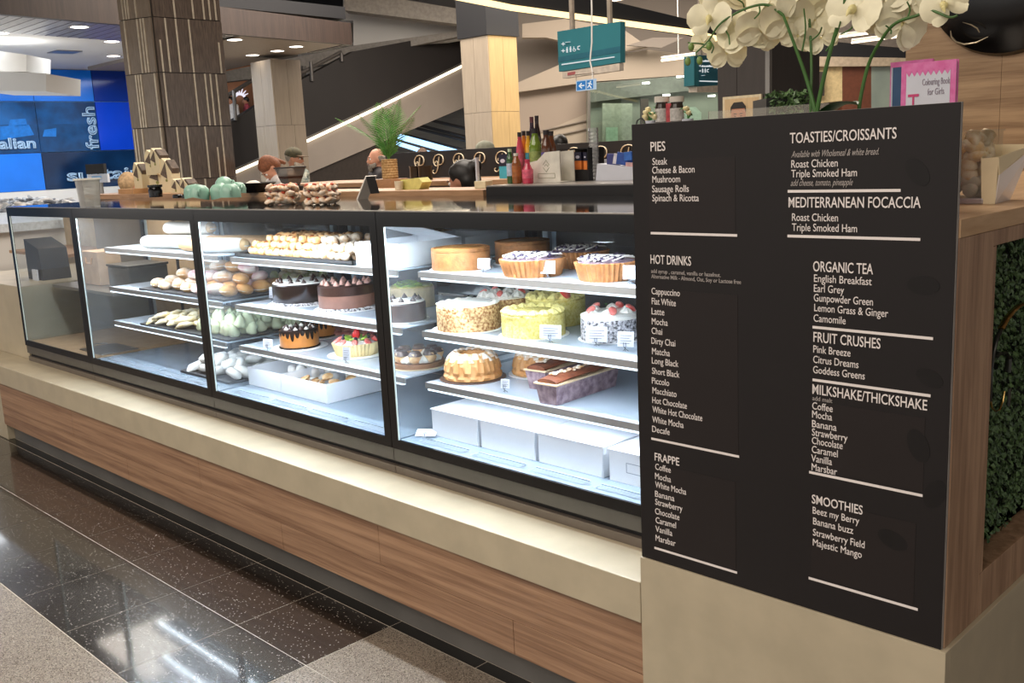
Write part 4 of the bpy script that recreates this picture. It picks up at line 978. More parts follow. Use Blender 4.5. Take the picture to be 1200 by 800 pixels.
for i, (px, py, w, h, l) in enumerate(((207, 231, 15, 19, 'left of the low pair by the mint cups'), (217, 231, 14, 20, 'right of the low pair by the mint cups'))):
    wedge(px, py, w, h, 'cream sandwich box with dark gusset, ' + l, .92, .2)
t = thing('black_jar', 'squat black jar in front of the sandwich boxes', 'jar', base(183, 231, ZB, .02)); t.location.z = ZB
MB().lathe([(0, 0), (.030, 0), (.032, .03), (.028, .045), (.034, .048), (.034, .058), (0, .06)], 24).build('jar_body', M_black, t, True)
for k, (px, lab) in enumerate(((208, 'left'), (219, 'right'))):
    t = thing('black_dish', 'small black dish on the bench below the low sandwich boxes, ' + lab, 'lid', base(px, 232, ZB, .01)); t.location.z = ZB
    MB().lathe([(0, 0), (.020, 0), (.020, .012), (.016, .016), (0, .016)], 20).build('dish_body', M_black, t, True)
# mint cups
M_mint = mat('mint_glaze', '#8fb8a6', .3, var=.04)
def cup_me():
    s = MB().lathe([(0, 0), (.020, 0), (.034, .010), (.042, .028), (.044, .056), (.041, .056), (.039, .030), (.031, .014), (0, .008)], 24)
    s.tube([(.037, 0, .044), (.055, 0, .042), (.058, 0, .028), (.048, 0, .016), (.035, 0, .018)], .0045, 6)
    return s.build('mint_cup', M_mint, None, True, mesh_only=True)
ME_cup = cup_me()
for k, (px, py, dz, rx, rz, l) in enumerate(((226, 232, 0, 3.0, 2.5, 'leftmost, beside the sandwich boxes'), (237, 233, 0, 2.9, -.6, 'second from the left, handle to the right'), (256, 232, 0, 2.9, 2.9, 'front left of the right-hand pile'), (271, 232, 0, 3.1, -.5, 'front right of the right-hand pile'), (266, 228, .020, 2.8, .4, 'top of the right-hand pile'), (281, 229, .0, 3.0, -.2, 'far right of the pile, mostly hidden'))):
    p = base(px, py, ZB, .05); q = place('mint_cup', ME_cup, None, (p.x, p.y, ZB + .0565 + dz), (rx, 0, rz), .98 if k != 5 else .8); tag(q, 'mint green ceramic cup turned upside down, ' + l, 'cup', 'mint green cups on the bench')
# black pan, coffee bean hopper
t = thing('black_bowl', 'shallow black bowl holding crumpled white paper behind the mint cups', 'bowl', base(300, 226, ZB, .1)); t.location.z = ZB
MB().lathe([(0, 0), (.05, 0), (.10, .045), (.097, .046), (.048, .004), (0, .004)], 32).build('bowl', M_blackm, t, True)
MB().ball((0, -.01, .035), (.06, .03, .02), 10).build('paper', M_paper, t, 'full', jitter=.012)
t = thing('bean_hopper', 'smoky clear coffee bean hopper with dark lid in front of the bearded man', 'coffee grinder', on('Y', 1.0, 342, 223)); t.location.z = ZB
MB().lathe([(0, 0), (.055, 0), (.055, .02), (.035, .022), (0, .022)], 24).build('grinder_collar', M_blackm, t, True)
MB().lathe([(.04, .022), (.075, .105), (.073, .105), (.038, .022)], 4, Matrix.Rotation(math.pi / 4, 4, 'Z')).build('hopper_wall', glass('hopper_plastic', (.88, .86, .86), 1.45, .05, milky=.18, milkcol=(.7, .68, .68)), t)
MB().lathe([(0, .022), (.038, .022), (.060, .068), (0, .072)], 4, Matrix.Rotation(math.pi / 4, 4, 'Z')).build('coffee_beans', mat('coffee_beans', '#3a1d12', .5, scale=120, bump=1, var=.5), t)
MB().box((-.056, -.056, .105), (.056, .056, .112), .002).build('hopper_lid', mat('lid_brown', '#2b211f', .3), t)
# easel holder
t = thing('easel_stand', 'small folded white and black sign stand on the cabinet top', 'sign stand', base(424, 234, ZT, .02))
MB().prism([(-.035, 0, 0), (-.027, 0, 0), (.012, .02, .085), (.006, .02, .087)], (0, .05, 0)).build('front_leg', M_paper, t)
MB().prism([(.030, .02, .02), (.034, .02, .02), (.012, .02, .085), (.008, .02, .085)], (0, .04, 0)).build('back_leg', M_blackm, t)
# potted palm on the back counter
M_palm = mat('palm_leaf', '#3f7a35', .45, var=.3, scale=30, c2='#6fa352'); M_wick = mat('wicker', '#a9824f', .7, scale=90, c2='#d4b07a', bump=1, bscale=150)
pp = on('Y', 1.9, 459, 212); blk = thing('oak_block', 'pale oak block under the wicker plant pot', 'block', (pp.x - .02, pp.y, 1.30))
MB().box((-.10, -.06, 0), (.09, .06, .075), .002).build('block', M_oakS, blk); blk.location.z = on('Y', 1.9, 459, 225).z - .0
shelfz = blk.location.z
bk = thing('middle_table', 'narrow oak table in the middle of the kiosk', 'table', (-3.1, 1.9, 0))
P(MB().box((-3.6, 1.72, shelfz - .025), (-2.65, 2.12, shelfz - .0006), .001).build('table_top', M_oakS), bk)
for sx in (-3.56, -2.69):
    for sy in (1.76, 2.08): P(MB().box((sx - .02, sy - .02, FZ), (sx + .02, sy + .02, shelfz - .0255)).build('leg', M_blackm), bk)
pt = thing('potted_palm', 'small green palm in a woven wicker pot beside the bald man', 'plant', (pp.x - .01, pp.y, shelfz + .0756))
kk = (pp - CAM).dot(AW) / FPX; r = 9 * kk
s = MB(); prof = [(0, 0), (r * .95, 0)]
for k in range(16): prof.append((r * (1.0 + .06 * (k % 2)), r * .16 * k + .002))
prof += [(r * .85, r * 2.5), (0, r * 2.2)]; s.lathe(prof, 28, rad=lambda u: 1 + .02 * math.sin(u * 180)); s.build('wicker_pot', M_wick, pt, True)
def frond(az, lean, L_, seed):
    s = MB(); R = random.Random(seed); pts = []
    for i in range(11):
        u = i / 10; pts.append(Vector((math.cos(az) * (lean * u ** 1.5) * L_, math.sin(az) * (lean * u ** 1.5) * L_, L_ * (u - .18 * lean * u * u))))
    s.tube(pts, [.0035 * (1 - .8 * i / 10) for i in range(11)], 5)
    for i in range(2, 44):
        u = i / 44; q = pts[0].lerp(pts[-1], 0); f = u * 10; a = pts[int(f)]; b = pts[min(10, int(f) + 1)]; q = a.lerp(b, f - int(f)); tdir = (b - a).normalized()
        side = Vector((-math.sin(az), math.cos(az), 0)) * (1 if i % 2 else -1)
        l = L_ * .38 * math.sin(math.pi * min(1, u * .85 + .15)) + .012; d = (tdir * .9 + side * 1.05 + Vector((0, 0, -.05))).normalized(); n_ = d.cross(tdir).normalized(); wv = d.cross(n_).normalized() * .0035
        m_ = q + d * l * .5; e = q + d * l + Vector((0, 0, -.15 * l))
        s.bm.faces.new([s.bm.verts.new(v) for v in (q, m_ + wv, e, m_ - wv)])
    return s.build('frond', M_palm, pt, False)
for k, (az, le, L_) in enumerate(((3.9, .95, .30), (4.3, .55, .29), (.6, .25, .35), (.8, .6, .33), (2.9, .35, .30), (5.6, .35, .30), (1.9, .3, .33), (3.4, .15, .33), (.2, .75, .26))):
    frond(az, le, L_ * 1.0, k).location = (0, 0, r * 2.3)
# small things on the back counter
t = thing('black_jug', 'black metal milk jug with a lid on the back counter, left of a pair', 'jug', base(489, 211, ZW, .04)); t.location.z = ZW
MB().lathe([(0, 0), (.045, 0), (.045, .08), (.048, .085), (.05, .09), (0, .09)], 20).build('jug_body', M_black, t, True); 
t = copy_tree(t); t.location = base(499, 211, ZW, .04); t.location.z = ZW; t['label'] = 'black metal milk jug with a lid on the back counter, right of a pair'
t = thing('yellow_packet', 'pale yellow folded paper packet on the service bench', 'packet', on('Y', .95, 484, 225)); t.location.z = ZB
MB().prism([(-.075, 0, 0), (.04, -.0, 0), (.062, 0, .028), (.04, 0, .046), (-.075, 0, .040)], (0, .05, 0)).build('packet', mat('packet_yellow', '#d8d07c', .6, scale=30), t, rot=None)
t = thing('white_mug', 'off-white mug beside the yellow packet', 'cup', on('Y', .93, 468, 225)); t.location.z = ZB
MB().lathe([(0, 0), (.016, 0), (.018, .035), (.016, .035), (0, .004)], 20).build('mug', mat('mug_cream', '#d6cdb4', .4), t, True)
t = thing('card_holder', 'slim white card holder standing at the right end of the oak bench', 'card holder', on('Y', .95, 565, 226)); t.location.z = ZB
MB().box((-.03, -.01, 0), (.03, .03, .028), .002).build('foot', mat('holder_cream', '#d9cfae', .5), t); MB().box((-.03, .0, .028), (-.022, .012, .115)).build('upright', M_card, t)
# ================================================================ DRINKS ON THE BLACK CABINET
def bottle(label, px, py, wpx, hpx, liquid, labelc=None, capc='#1a1a1a', neck=.35, cat='bottle', rest=ZC, gl=False, neckc=None, Y=None, group='drink bottles on the black cabinet'):
    p = base(px, py, rest, 0); k = (p - CAM).dot(AW) / FPX
    if Y: p = on('Y', Y, px, py); k = (p - CAM).dot(AW) / FPX
    r = wpx * k / 2; h = hpx * k
    t = thing('drink_bottle', label, cat, (p.x, p.y, p.z if Y else rest), 0, group)
    body = [(0, 0), (r * .9, 0), (r, r * .2), (r, h * (1 - neck)), (r * .86, h * (1 - neck * .78)), (r * .52, h * (1 - neck * .42)), (r * .46, h * .93), (0, h * .93)]
    MB().lathe(body, 20).build('bottle_body', mat('liquid_' + liquid[1:], liquid, .12, coat=.6, var=.12, scale=40), t, True)
    MB().lathe([(r * .50, h * .91), (r * .52, h), (0, h)], 16).build('cap', mat('cap_' + capc[1:], capc, .4), t, True)
    if labelc: MB().lathe([(r * 1.01, h * .22), (r * 1.015, h * .24), (r * 1.015, h * .56), (r * 1.01, h * .58)], 20).build('bottle_label', mat('lab_' + labelc[1:], labelc, .5, scale=70, var=.25), t, True)
    if neckc: MB().lathe([(r * .86, h * (1 - neck * .78)), (r * .45, h * (1 - neck * .36)), (r * .42, h * .90)], 16).build('neck_label', mat('lab_' + neckc[1:], neckc, .5), t, True)
    return t
ct = on('Z', ZC, 598, 214)
bottle('small green glass bottle with a pale cap and white label, leftmost of the bottles', 599, 215, 9, 40, '#2f5a2e', '#b9c3d6', '#c8d6b8')
bottle('short clear bottle of amber drink with white cap, in front of the pink drink', 606, 215, 11, 35, '#8f5227', '#a2612e', '#e2ded2')
bottle('pink drink bottle in front of the white carton, squat and low', 619, 215, 13, 28, '#c43a55', '#d86078', '#c43a55', neck=.5)
car = thing('bottle_carton', 'white cardboard bottle carrier with an olive emblem on its side', 'carton', on('Z', ZC, 640, 214)); cp = car.location
k1 = (cp - CAM).dot(AW) / FPX
pr = [(-18, 0), (16, 0), (16, 36), (0, 35), (-9, 26), (-18, 24)]
M_cart = mat('carton_white', '#ddd9cc', .6)
MB().prism([(a * k1 * 1.42, 0, b * k1) for a, b in pr], (0, .004, 0)).build('front_side', M_cart, car)
MB().prism([(a * k1 * 1.42, .075, b * k1) for a, b in pr], (0, .004, 0)).build('back_side', M_cart, car)
MB().box((-18 * k1 * 1.42, .004, .0), (16 * k1 * 1.42, .075, .003)).build('carton_base', M_cart, car)
M_olive = mat('emblem_olive', '#77794a', .6)
s = MB(); e = k1 * 1.2
for q in ([(-3, 20), (1, 25), (5, 20), (3, 18)], [(-3, 17), (1, 12), (5, 17)], [(-1, 18.5), (1, 20.5), (3, 18.5)]): s.tube([(a * e, -.0008, b * e * .86) for a, b in q], .0008, 4)
for a, b in (((-10, 8), (12, 8)), ((-10, 4), (12, 4)), ((-10, 4), (-10, 8)), ((12, 4), (12, 8))): s.tube([(a[0] * e, -.0008, a[1] * e * 1.1), (b[0] * e, -.0008, b[1] * e * 1.1)], .0006, 4)
s.build('emblem', M_olive, car)
# bottles standing on a black riser behind and in the carton
rs = on('Y', 1.03, 0, 0)
for a in (('tall pink smoothie bottle with dark cap, left of the smoothie row', 611, 213, 9, 58, '#c9475c', '#d8637a', 1.05), ('orange smoothie bottle with dark cap behind the pink one', 616, 213, 9, 59, '#dd8a35', '#e0803d', 1.08),
          ('yellow smoothie bottle with a blue label in the smoothie row', 621, 213, 8, 59, '#e3a92e', '#3c8ea0', 1.07), ('green smoothie bottle in the middle of the row', 629, 214, 15, 62, '#6f8a2e', '#8a9a55', 1.05),
          ('dark purple bottle with a purple label, right of the green smoothie', 642, 214, 13, 60, '#5b3524', '#5a4a8f', 1.04), ('brown cola-coloured bottle at the right end of the row', 648, 214, 11, 58, '#6b3a1e', None, 1.09),
          ('dark bottle with maroon cap standing tallest at the back, left of two', 626, 214, 9, 74, '#352433', '#b8b2c4', 1.14), ('dark bottle with black cap standing tallest at the back, right of two', 632, 214, 9, 75, '#2e1c1c', '#a8a3ba', 1.16)):
    bottle(a[0], a[1], a[2], a[3], a[4], a[5], a[6], '#241a1c' if 'maroon' not in a[0] else '#5a2a30', Y=a[7]).location.z = ZC
# tea boxes
M_navy = mat('tea_navy', '#1f2038', .5); M_or = mat('tea_orange', '#e5813a', .5, scale=50); M_bl = mat('tea_teal', '#3fa5bd', .5); M_lav = mat('tea_white', '#c9c9dd', .5)
def teabox(label, px, py, w, h, low, Y=1.12, name='tea_box'):
    p = on('Y', Y, px, py); k = (p - CAM).dot(AW) / FPX; w *= k * 1.3; h *= k
    t = thing(name, label, 'tea box', (p.x, p.y, p.z), 0, 'tea boxes by the drinks')
    MB().box((-w / 2, 0, 0), (w / 2, .05, h * .5)).build('lower_panel', low, t); MB().box((-w / 2, 0, h * .5 + .0003), (w / 2, .05, h)).build('upper_panel', M_navy, t)
    MB().lathe([(0, 0), (w * .3, 0), (w * .3, .0006), (0, .0006)], 14, Matrix.Translation((0, -.0003, h * .72)) @ Matrix.Rotation(math.pi / 2, 4, 'X') @ Matrix.Diagonal((1, .6, 1, 1))).build('badge', M_lav, t)
st = thing('tea_stand', 'black stand holding orange and navy tea boxes', 'display stand', on('Y', 1.12, 673, 214)); st.location.z = ZC; q = st.location
x0_ = on('Y', 1.12, 657, 214).x - q.x; x1_ = on('Y', 1.12, 690, 214).x - q.x; zz = on('Y', 1.12, 673, 199).z - ZC; zt = on('Y', 1.12, 673, 175).z - ZC
MB().box((x0_, 0, 0), (x1_, .09, zz - .0008)).build('plinth', M_blackm, st); MB().box((x1_ - .003, 0, zz), (x1_, .09, zt)).build('side_panel', M_blackm, st); MB().box((x0_, .085, zz), (x1_ - .004, .09, zt)).build('back_panel', M_blackm, st); MB().box((x0_, 0, zt), (x1_, .09, zt + .004)).build('top_panel', M_blackm, st)
for px, l in ((659, 'left, half hidden by the white carton'), (667, 'middle'), (677.5, 'right')): teabox('navy and orange tea box in the black stand, ' + l, px, 198.6, 8 if px > 660 else 5, 20, M_or, 1.125)
teabox('plain orange tea box end standing at the right of the black stand', 686, 198.6, 4, 20, M_or, 1.125)
teabox('navy and teal tea box standing alone left of the green bottle', 590, 209, 10, 28, M_bl, on('Z', ZW + .0005, 590, 209).y)
# clear cup stack, white cup, tray of sachets
t = thing('cup_stack', 'tall stack of clear plastic cups left of the white tray', 'cup stack', on('Z', ZC, 697, 211)); k = (t.location - CAM).dot(AW) / FPX
prof = [(0, 0), (5 * k, 0)]
for j in range(14): prof += [(5.2 * k, j * 4.2 * k), (6 * k, j * 4.2 * k + 2 * k)]
prof += [(5.5 * k, 60 * k), (0, 60 * k)]
MB().lathe(prof, 20).build('cups', glass('cup_plastic', (.93, .94, .95), 1.45, .1, milky=.3, milkcol=(.8, .8, .78)), t)
t = thing('paper_cup', 'small white paper cup behind the white tray', 'cup', on('Y', 1.4, 708, 200)); t.location.z = ZC; MB().lathe([(0, 0), (.022, 0), (.028, .07), (.025, .07), (0, .004)], 20).build('cup', M_card, t, True)
t = thing('sachet_tray', 'white tray piled with blue and white packets beside the menu board', 'tray', on('Y', 1.10, 724, 213)); t.location.z = ZC; k = (t.location - CAM).dot(AW) / FPX
MB().prism([(-24 * k * 1.4, 0, 0), (20 * k * 1.4, 0, 0), (22 * k * 1.4, 0, 14 * k), (-22 * k * 1.4, 0, 20 * k)], (0, .10, 0)).build('tray_body', M_card, t)
for j, (dx, dz, c, rz, w, h) in enumerate(((-12, 15, '#3a3f78', .1, 18, 16), (6, 17, '#2a4fa0', .4, 24, 14), (10, 22, '#3566b5', -.2, 22, 10), (-4, 18, '#d9d6de', .5, 16, 12), (16, 10, '#c9a0a0', .2, 14, 10))):
    q = MB().box((-w * k / 2, -.012 - .003 * j, 0), (w * k / 2, -.006 - .003 * j, h * k), .001).build('packet', mat('packet_' + c[1:], c, .45, scale=40, var=.2)); q.location = t.location + Vector((dx * k, 0.03, dz * k)); q.rotation_euler = (0, rz * .4, rz)
    tag(q, ['navy packet upright at the left of the white tray', 'large blue packet leaning in the middle of the white tray', 'bright blue packet on top in the white tray', 'white packet stuck among the blue ones', 'pinkish packet at the front right of the white tray'][j], 'packet', 'packets in the white tray')
# ---- machine behind the board carrying two jars and flowers
zmt = on('Y', 1.5, 776, 148).z
t = thing('coffee_machine', 'black coffee machine mostly hidden behind the menu board, with a wire handle', 'coffee machine', (-.62, 1.30, ZC))
MB().box((xat(752, 1.2, zmt) + .62, -.1, 0), (.40, .18, zmt - ZC - .0005), .01).build('housing', M_black, t)
s = MB(); s.tube([on('Y', 1.22, *p) - t.location for p in [(745, 148), (747, 141), (751, 138.5), (755, 141), (757, 148)]], .0022, 6); s.build('wire_handle', M_blackm, t, True)
for px, l in ((776, 'left'), (793.5, 'right')):
    p = on('Y', 1.35, px, 147); p.z = zmt; k = (p - CAM).dot(AW) / FPX; t = thing('lidded_jar', 'glass jar with white lid and paper label above the menu board, ' + l + ' of two', 'jar', p, 0, 'jars above the board'); r = 8 * k; hz = on('Y', 1.35, px, 113).z - zmt
    MB().lathe([(0, 0), (r, 0), (r, hz * .62), (r * .85, hz * .72), (r * .85, hz * .80), (0, hz * .80)], 20).build('jar_glass', mat('jar_dark', '#3c332c', .15), t, True)
    MB().lathe([(0, hz * .8), (r * 1.05, hz * .8), (r * 1.05, hz), (0, hz)], 20).build('jar_lid', mat('lid_white', '#d8d0c4', .4), t, True)
    MB().lathe([(r * 1.01, hz * .12), (r * 1.015, hz * .12), (r * 1.015, hz * .58), (r * 1.01, hz * .58)], 20).build('jar_label', mat('jar_label', '#c9c4be', .5, scale=80, var=.2), t, True)
t = thing('red_packet', 'slim red packet standing between the two jars', 'packet', on('Y', 1.34, 784.5, 147)); t.location.z = zmt; MB().box((-.014, 0, 0), (.014, .02, .075)).build('packet', mat('packet_red', '#b8434a', .5, scale=50, var=.3), t)
M_rose = mat('rose_cream', '#ddd0a0', .6, var=.15, scale=40)
def posy(label, px, py, n, sp):
    p = on('Y', 1.33, px, 147); p.z = zmt; t = thing('flower_posy', label, 'flowers', p, 0); R = random.Random(int(px)); c = on('Y', 1.33, px, py) - p
    MB().cyl((0, 0, 0), .02, c.z * .4).build('vase', M_card, t, True)
    for i in range(n):
        q = c + Vector((R.uniform(-sp, sp), R.uniform(-sp, sp) * .6, R.uniform(-sp, sp)))
        MB().ball((0, 0, 0), .010 if n > 4 else .008, 8).ball((.004, -.004, .003), .007, 6).ball((-.005, -.003, .002), .007, 6).build('rose', M_rose, t, True, loc=q)
        MB().tube([(0, 0, c.z * .4), q * .6 + Vector((0, 0, c.z * .2)), q], .0012, 5).build('stem', M_leafg, t)
    for i in range(n * 2):
        q = c + Vector((R.uniform(-sp, sp) * 1.3, R.uniform(-sp, sp), R.uniform(-sp, sp) * 1.3)); a = R.uniform(0, 6.28)
        MB().face([(0, 0, 0), (.010, .004, .004), (.022, 0, .002), (.010, -.004, .004)]).build('leaf', M_leafg, t, loc=q, rot=(R.uniform(-1, 1), R.uniform(-1, 1), a))
posy('little posy of cream roses with green leaves left of the jars', 762, 132, 7, .025)
posy('small cream and green posy right of the jars', 806, 131, 3, .014)
# ================================================================ THINGS ON THE CORNER COUNTER
# books
bp_ = on('Y', .27, 1052, 118); k = (bp_ - CAM).dot(AW) / FPX
def book(label, pl, pr_, Y0, ytop_px, ztop, cover, th, name='book'):
    a = on('Y', Y0, *pl); b = on('Y', Y0, *pr_)
    t = thing(name, label, 'book', (a.x, a.y, ZW), .0); w = b.x - a.x; h = ztop - ZW
    MB().box((0, 0, 0), (w, .0015, h)).build('front_cover', cover, t); MB().box((0, th - .0015, 0), (w, th, h)).build('back_cover', cover, t); MB().box((.002, .0016, .002), (w - .003, th - .0016, h - .002)).build('pages', M_card, t); return t, w, h
M_pink = mat('book_pink', '#cf5f9c', .45, scale=60, c2='#d979b0')
zt_ = on('Y', .27, 1060, 75).z
t, w, h = book('pink and white colouring book standing upright behind the menu board', (1056, 100), (1120, 100), .27, 0, zt_, M_pink, .012, 'colouring_book')
s = MB(); pts = [(.012, -.0004, .01)]
n = 8
s.face([(.010, -.0005, .02), (w - .010, -.0005, .02), (w - .010, -.0005, h - .016), (.010, -.0005, h - .016)]); s.build('white_panel', M_card, t)
s = MB()
for i in range(n):
    x_ = .010 + (w - .02) * (i + .5) / n; s.face([(x_ - .006, -.0009, h - .015), (x_ + .006, -.0009, h - .015), (x_, -.0009, h - .025)])
s.build('scallop_border', M_pink, t)
M_bt = mat('book_text', '#8f8390', .6); M_bt2 = mat('book_title', '#c23f72', .6)
yb = h - (zt_ - on('Y', .27, 1090, 97).z)
text('Colouring Book', 'cover_text', M_bt, t, t.location + Vector((w * .40, -.001, h - .042)), (1, 0, 0), (0, 0, 1), .017, w * .50)
text('for Girls', 'cover_text', M_bt, t, t.location + Vector((w * .50, -.001, h - .060)), (1, 0, 0), (0, 0, 1), .017, w * .30)
text('T', 'cover_title', M_bt2, t, t.location + Vector((w * .14, -.001, h - .094)), (1, 0, 0), (0, 0, 1), .055, w * .20)
for i, c in enumerate('aoa'): text(c, 'cover_title', M_bt2, t, t.location + Vector((w * (.08 + .30 * i), -.001, h - .112)), (1, 0, 0), (0, 0, 1), .035)
M_bb = mat('book_blue', '#27486b', .4)
t, w, h = book('dark blue book with a pale spine standing behind the colouring book', (1046, 100), (1100, 100), .30, 0, on('Y', .30, 1050, 79).z, M_bb, .02, 'blue_book')
MB().box((-.003, 0, 0), (-.0002, .02, h)).build('spine', mat('spine_pale', '#a9b2bd', .4), t)
t, w, h = book('thin pink book rearmost behind the blue one', (1043, 100), (1092, 100), .325, 0, on('Y', .325, 1048, 73).z, M_pink, .008, 'pink_book')
# acrylic box of pastries
c0 = on('Z', ZW, 1150, 239); ab = thing('acrylic_box', 'clear acrylic box of pastries on the corner counter, right of the menu board', 'food container', (c0.x - .11, c0.y, ZW))
M_acr = glass('acrylic', (.97, .97, .95), 1.45, .02, milky=.10, milkcol=(.9, .85, .7)); hA = on('Y', c0.y, 1157, 154).z - ZW; wA = .11
MB().face([(0, 0, .012), (wA, 0, .012), (wA, 0, hA), (0, 0, hA)]).build('front_wall', M_acr, ab); MB().face([(0, .10, .012), (wA, .10, .012), (wA, .10, hA), (0, .10, hA)]).build('back_wall', M_acr, ab)
MB().face([(0, 0, .012), (0, .10, .012), (0, .10, hA), (0, 0, hA)]).build('side_wall', M_acr, ab); MB().face([(wA, 0, .012), (wA, .10, .012), (wA, .10, hA), (wA, 0, hA)]).build('side_wall', M_acr, ab)
MB().box((-.004, -.004, 0), (wA + .004, .104, .011), .002).build('box_base', mat('base_silver', '#b3aaa8', .3, .5), ab)
MB().box((-.003, -.003, hA), (wA + .003, .103, hA + .004)).build('box_lid', M_acr, ab)
M_pastry = mat('sugar_pastry', '#f2e4c8', .6, scale=40, c2='#e0b87c', bump=.4); M_bagf = mat('clear_bag_food', '#e3d5c4', .5, scale=30, c2='#b9b5a4')
R = random.Random(4); mes_ = [MB().ball((0, 0, 0), (.024, .018, .012), 10).build('pastry', m_, None, 'full', mesh_only=True, jitter=.005, jscale=60) for m_ in (M_pastry, M_bagf)]
for k in range(42):
    lay = k // 6; q = place('wrapped_pastry', mes_[0 if lay > 1 else 1], None, (c0.x - .11 + .028 + .054 * (k % 2) + R.uniform(-.006, .006), c0.y + .022 + .028 * (k % 6 // 2), ZW + .026 + lay * .0165), (R.uniform(-.9, .9), R.uniform(-.9, .9), R.uniform(0, 3)), R.uniform(.85, 1.1))
    tag(q, 'pale pastry in the acrylic box, layer %s from the bottom, %s %s' % (['one', 'two', 'three', 'four', 'five', 'six', 'seven'][lay], ['front', 'middle', 'back'][k % 6 // 2], ['left', 'right'][k % 2]), 'pastry', 'pastries in the acrylic box')
# paper bags
M_bagc = mat('bag_cream', '#d9c8a4', .6, var=.04); M_bagw = mat('bag_white', '#e3dcd9', .25, scale=8, var=.05, coat=.5)
c1 = on('Z', ZW, 1166, 239); t = thing('paper_bag_box', 'cream and white open-topped bakery box beside the acrylic box', 'box', (c1.x, c1.y, ZW), .12)
zt1 = on('Y', c1.y, 1166, 184).z - ZW; zt2 = zt1 * 1.0
MB().prism([(-.024, 0, 0), (0, 0, 0), (.004, -.004, zt1), (-.027, -.004, zt1 * .98)], (0, .0015, 0)).build('front_side', M_bagc, t)
MB().prism([(0, .002, 0), (0, .13, 0), (.030, .15, zt1 * 1.12), (.006, -.002, zt1 * .62)], (-.0015, 0, 0)).build('right_side', M_bagw, t)
MB().prism([(.006, -.002, zt1 * .62), (.030, .15, zt1 * 1.12), (.034, .15, zt1 * 1.22), (.004, -.004, zt1)], (-.0015, 0, 0)).build('folded_rim', M_bagc, t)
MB().prism([(-.024, .13, 0), (0, .13, 0), (.03, .155, zt1 * 1.22), (-.04, .155, zt1 * 1.25)], (0, .0015, 0)).build('back_side', M_bagc, t)
MB().prism([(-.024, .002, 0), (-.024, .13, 0), (-.04, .155, zt1 * 1.25), (-.027, -.003, zt1)], (.0015, 0, 0)).build('left_side', M_bagc, t)
MB().box((-.024, .0, 0), (0, .13, .002)).build('box_floor', M_bagc, t)
c2 = on('Z', ZW, 1192, 233); t = thing('white_bag', 'glossy white paper bag at the right edge of the photo', 'bag', (c2.x + .035, c2.y + .06, ZW), .25)
MB().prism([(-.03, 0, 0), (.06, 0, 0), (.075, -.01, .11), (-.035, -.01, .085)], (0, .06, 0)).build('bag_body', M_bagw, t)
# orchids
M_stem = mat('orchid_stem', '#40692d', .45, var=.15); M_petal = mat('orchid_petal', '#efe8c8', .5, var=.05, scale=30); M_petal2 = mat('orchid_lip', '#e8dc9c', .45); M_oleaf = mat('orchid_leaf', '#2f4f2a', .35, var=.15); M_bud = mat('orchid_bud', '#6f8a45', .45, scale=60)
M_petal.node_tree.nodes['Principled BSDF'].inputs['Subsurface Weight'].default_value = .0
ob = on('Y', .25, 955, 135); op = thing('potted_orchid', 'white orchid with arching stems in a pot behind the menu board', 'plant', (ob.x, .25, ZW))
MB().lathe([(0, 0), (.05, 0), (.062, .11), (.066, .115), (.06, .118), (.052, .10), (0, .10)], 28).build('pot', mat('pot_white', '#cfc8bc', .3), op, True)
OL = op.location
def smooth_path(pts, n=6):
    o = []
    P_ = [pts[0]] + pts + [pts[-1]]
    for i in range(1, len(P_) - 2):
        for j in range(n):
            t = j / n; a, b, c, d = P_[i - 1], P_[i], P_[i + 1], P_[i + 2]
            o.append(.5 * ((2 * b) + (c - a) * t + (2 * a - 5 * b + 4 * c - d) * t * t + (3 * b - 3 * c + d - a) * t ** 3))
    o.append(P_[-2]); return o
def ostem(pts, Ys, r0=.0052, r1=.0026, name='stem'):
    P_ = [on('Y', y, *p) - OL for p, y in zip(pts, Ys)]; P_ = smooth_path(P_); n = len(P_)
    return MB().tube(P_, [r0 + (r1 - r0) * i / (n - 1) for i in range(n)], 8).build(name, M_stem, op, True)
ostem([(955, 150), (955, 130), (946, 95), (932, 55), (918, 18)], [.25, .25, .25, .24, .23])
ostem([(918, 18), (900, 6), (880, 8), (858, 18), (842, 30), (830, 48), (815, 62)], [.23, .22, .21, .20, .19, .19, .18], .003, .0016)
ostem([(950, 150), (950, 125), (951, 80), (949, 30), (945, -20)], [.26, .26, .27, .28, .28], .003)
ostem([(958, 150), (958, 128), (968, 80), (980, 35), (990, 0), (1000, -30)], [.25, .25, .25, .25, .25, .25])
ostem([(1005, 150), (1008, 118), (1018, 75), (1034, 45), (1050, 27), (1075, 18), (1090, 12), (1112, 20), (1122, 18)], [.27, .27, .27, .26, .25, .24, .24, .24, .24], .004, .002)
for a, b in (((846, 30), (855, 52)), ((890, 8), (884, 22)), ((832, 48), (834, 62)), ((940, 60), (942, 10)), ((968, 60), (985, 25)), ((1000, 30), (985, 40)), ((872, 8), (862, -2)), ((1064, 20), (1063, 2)), ((1044, 40), (1038, 30)), ((1093, 14), (1086, 0)), ((826, 52), (806, 50)), ((950, 48), (963, 32))):
    m = ((a[0] + b[0]) / 2 + 3, (a[1] + b[1]) / 2); ostem([a, m, b], [.21, .20, .19] if a[0] < 900 else [.25, .25, .24], .0018, .0014, 'flower_stalk')
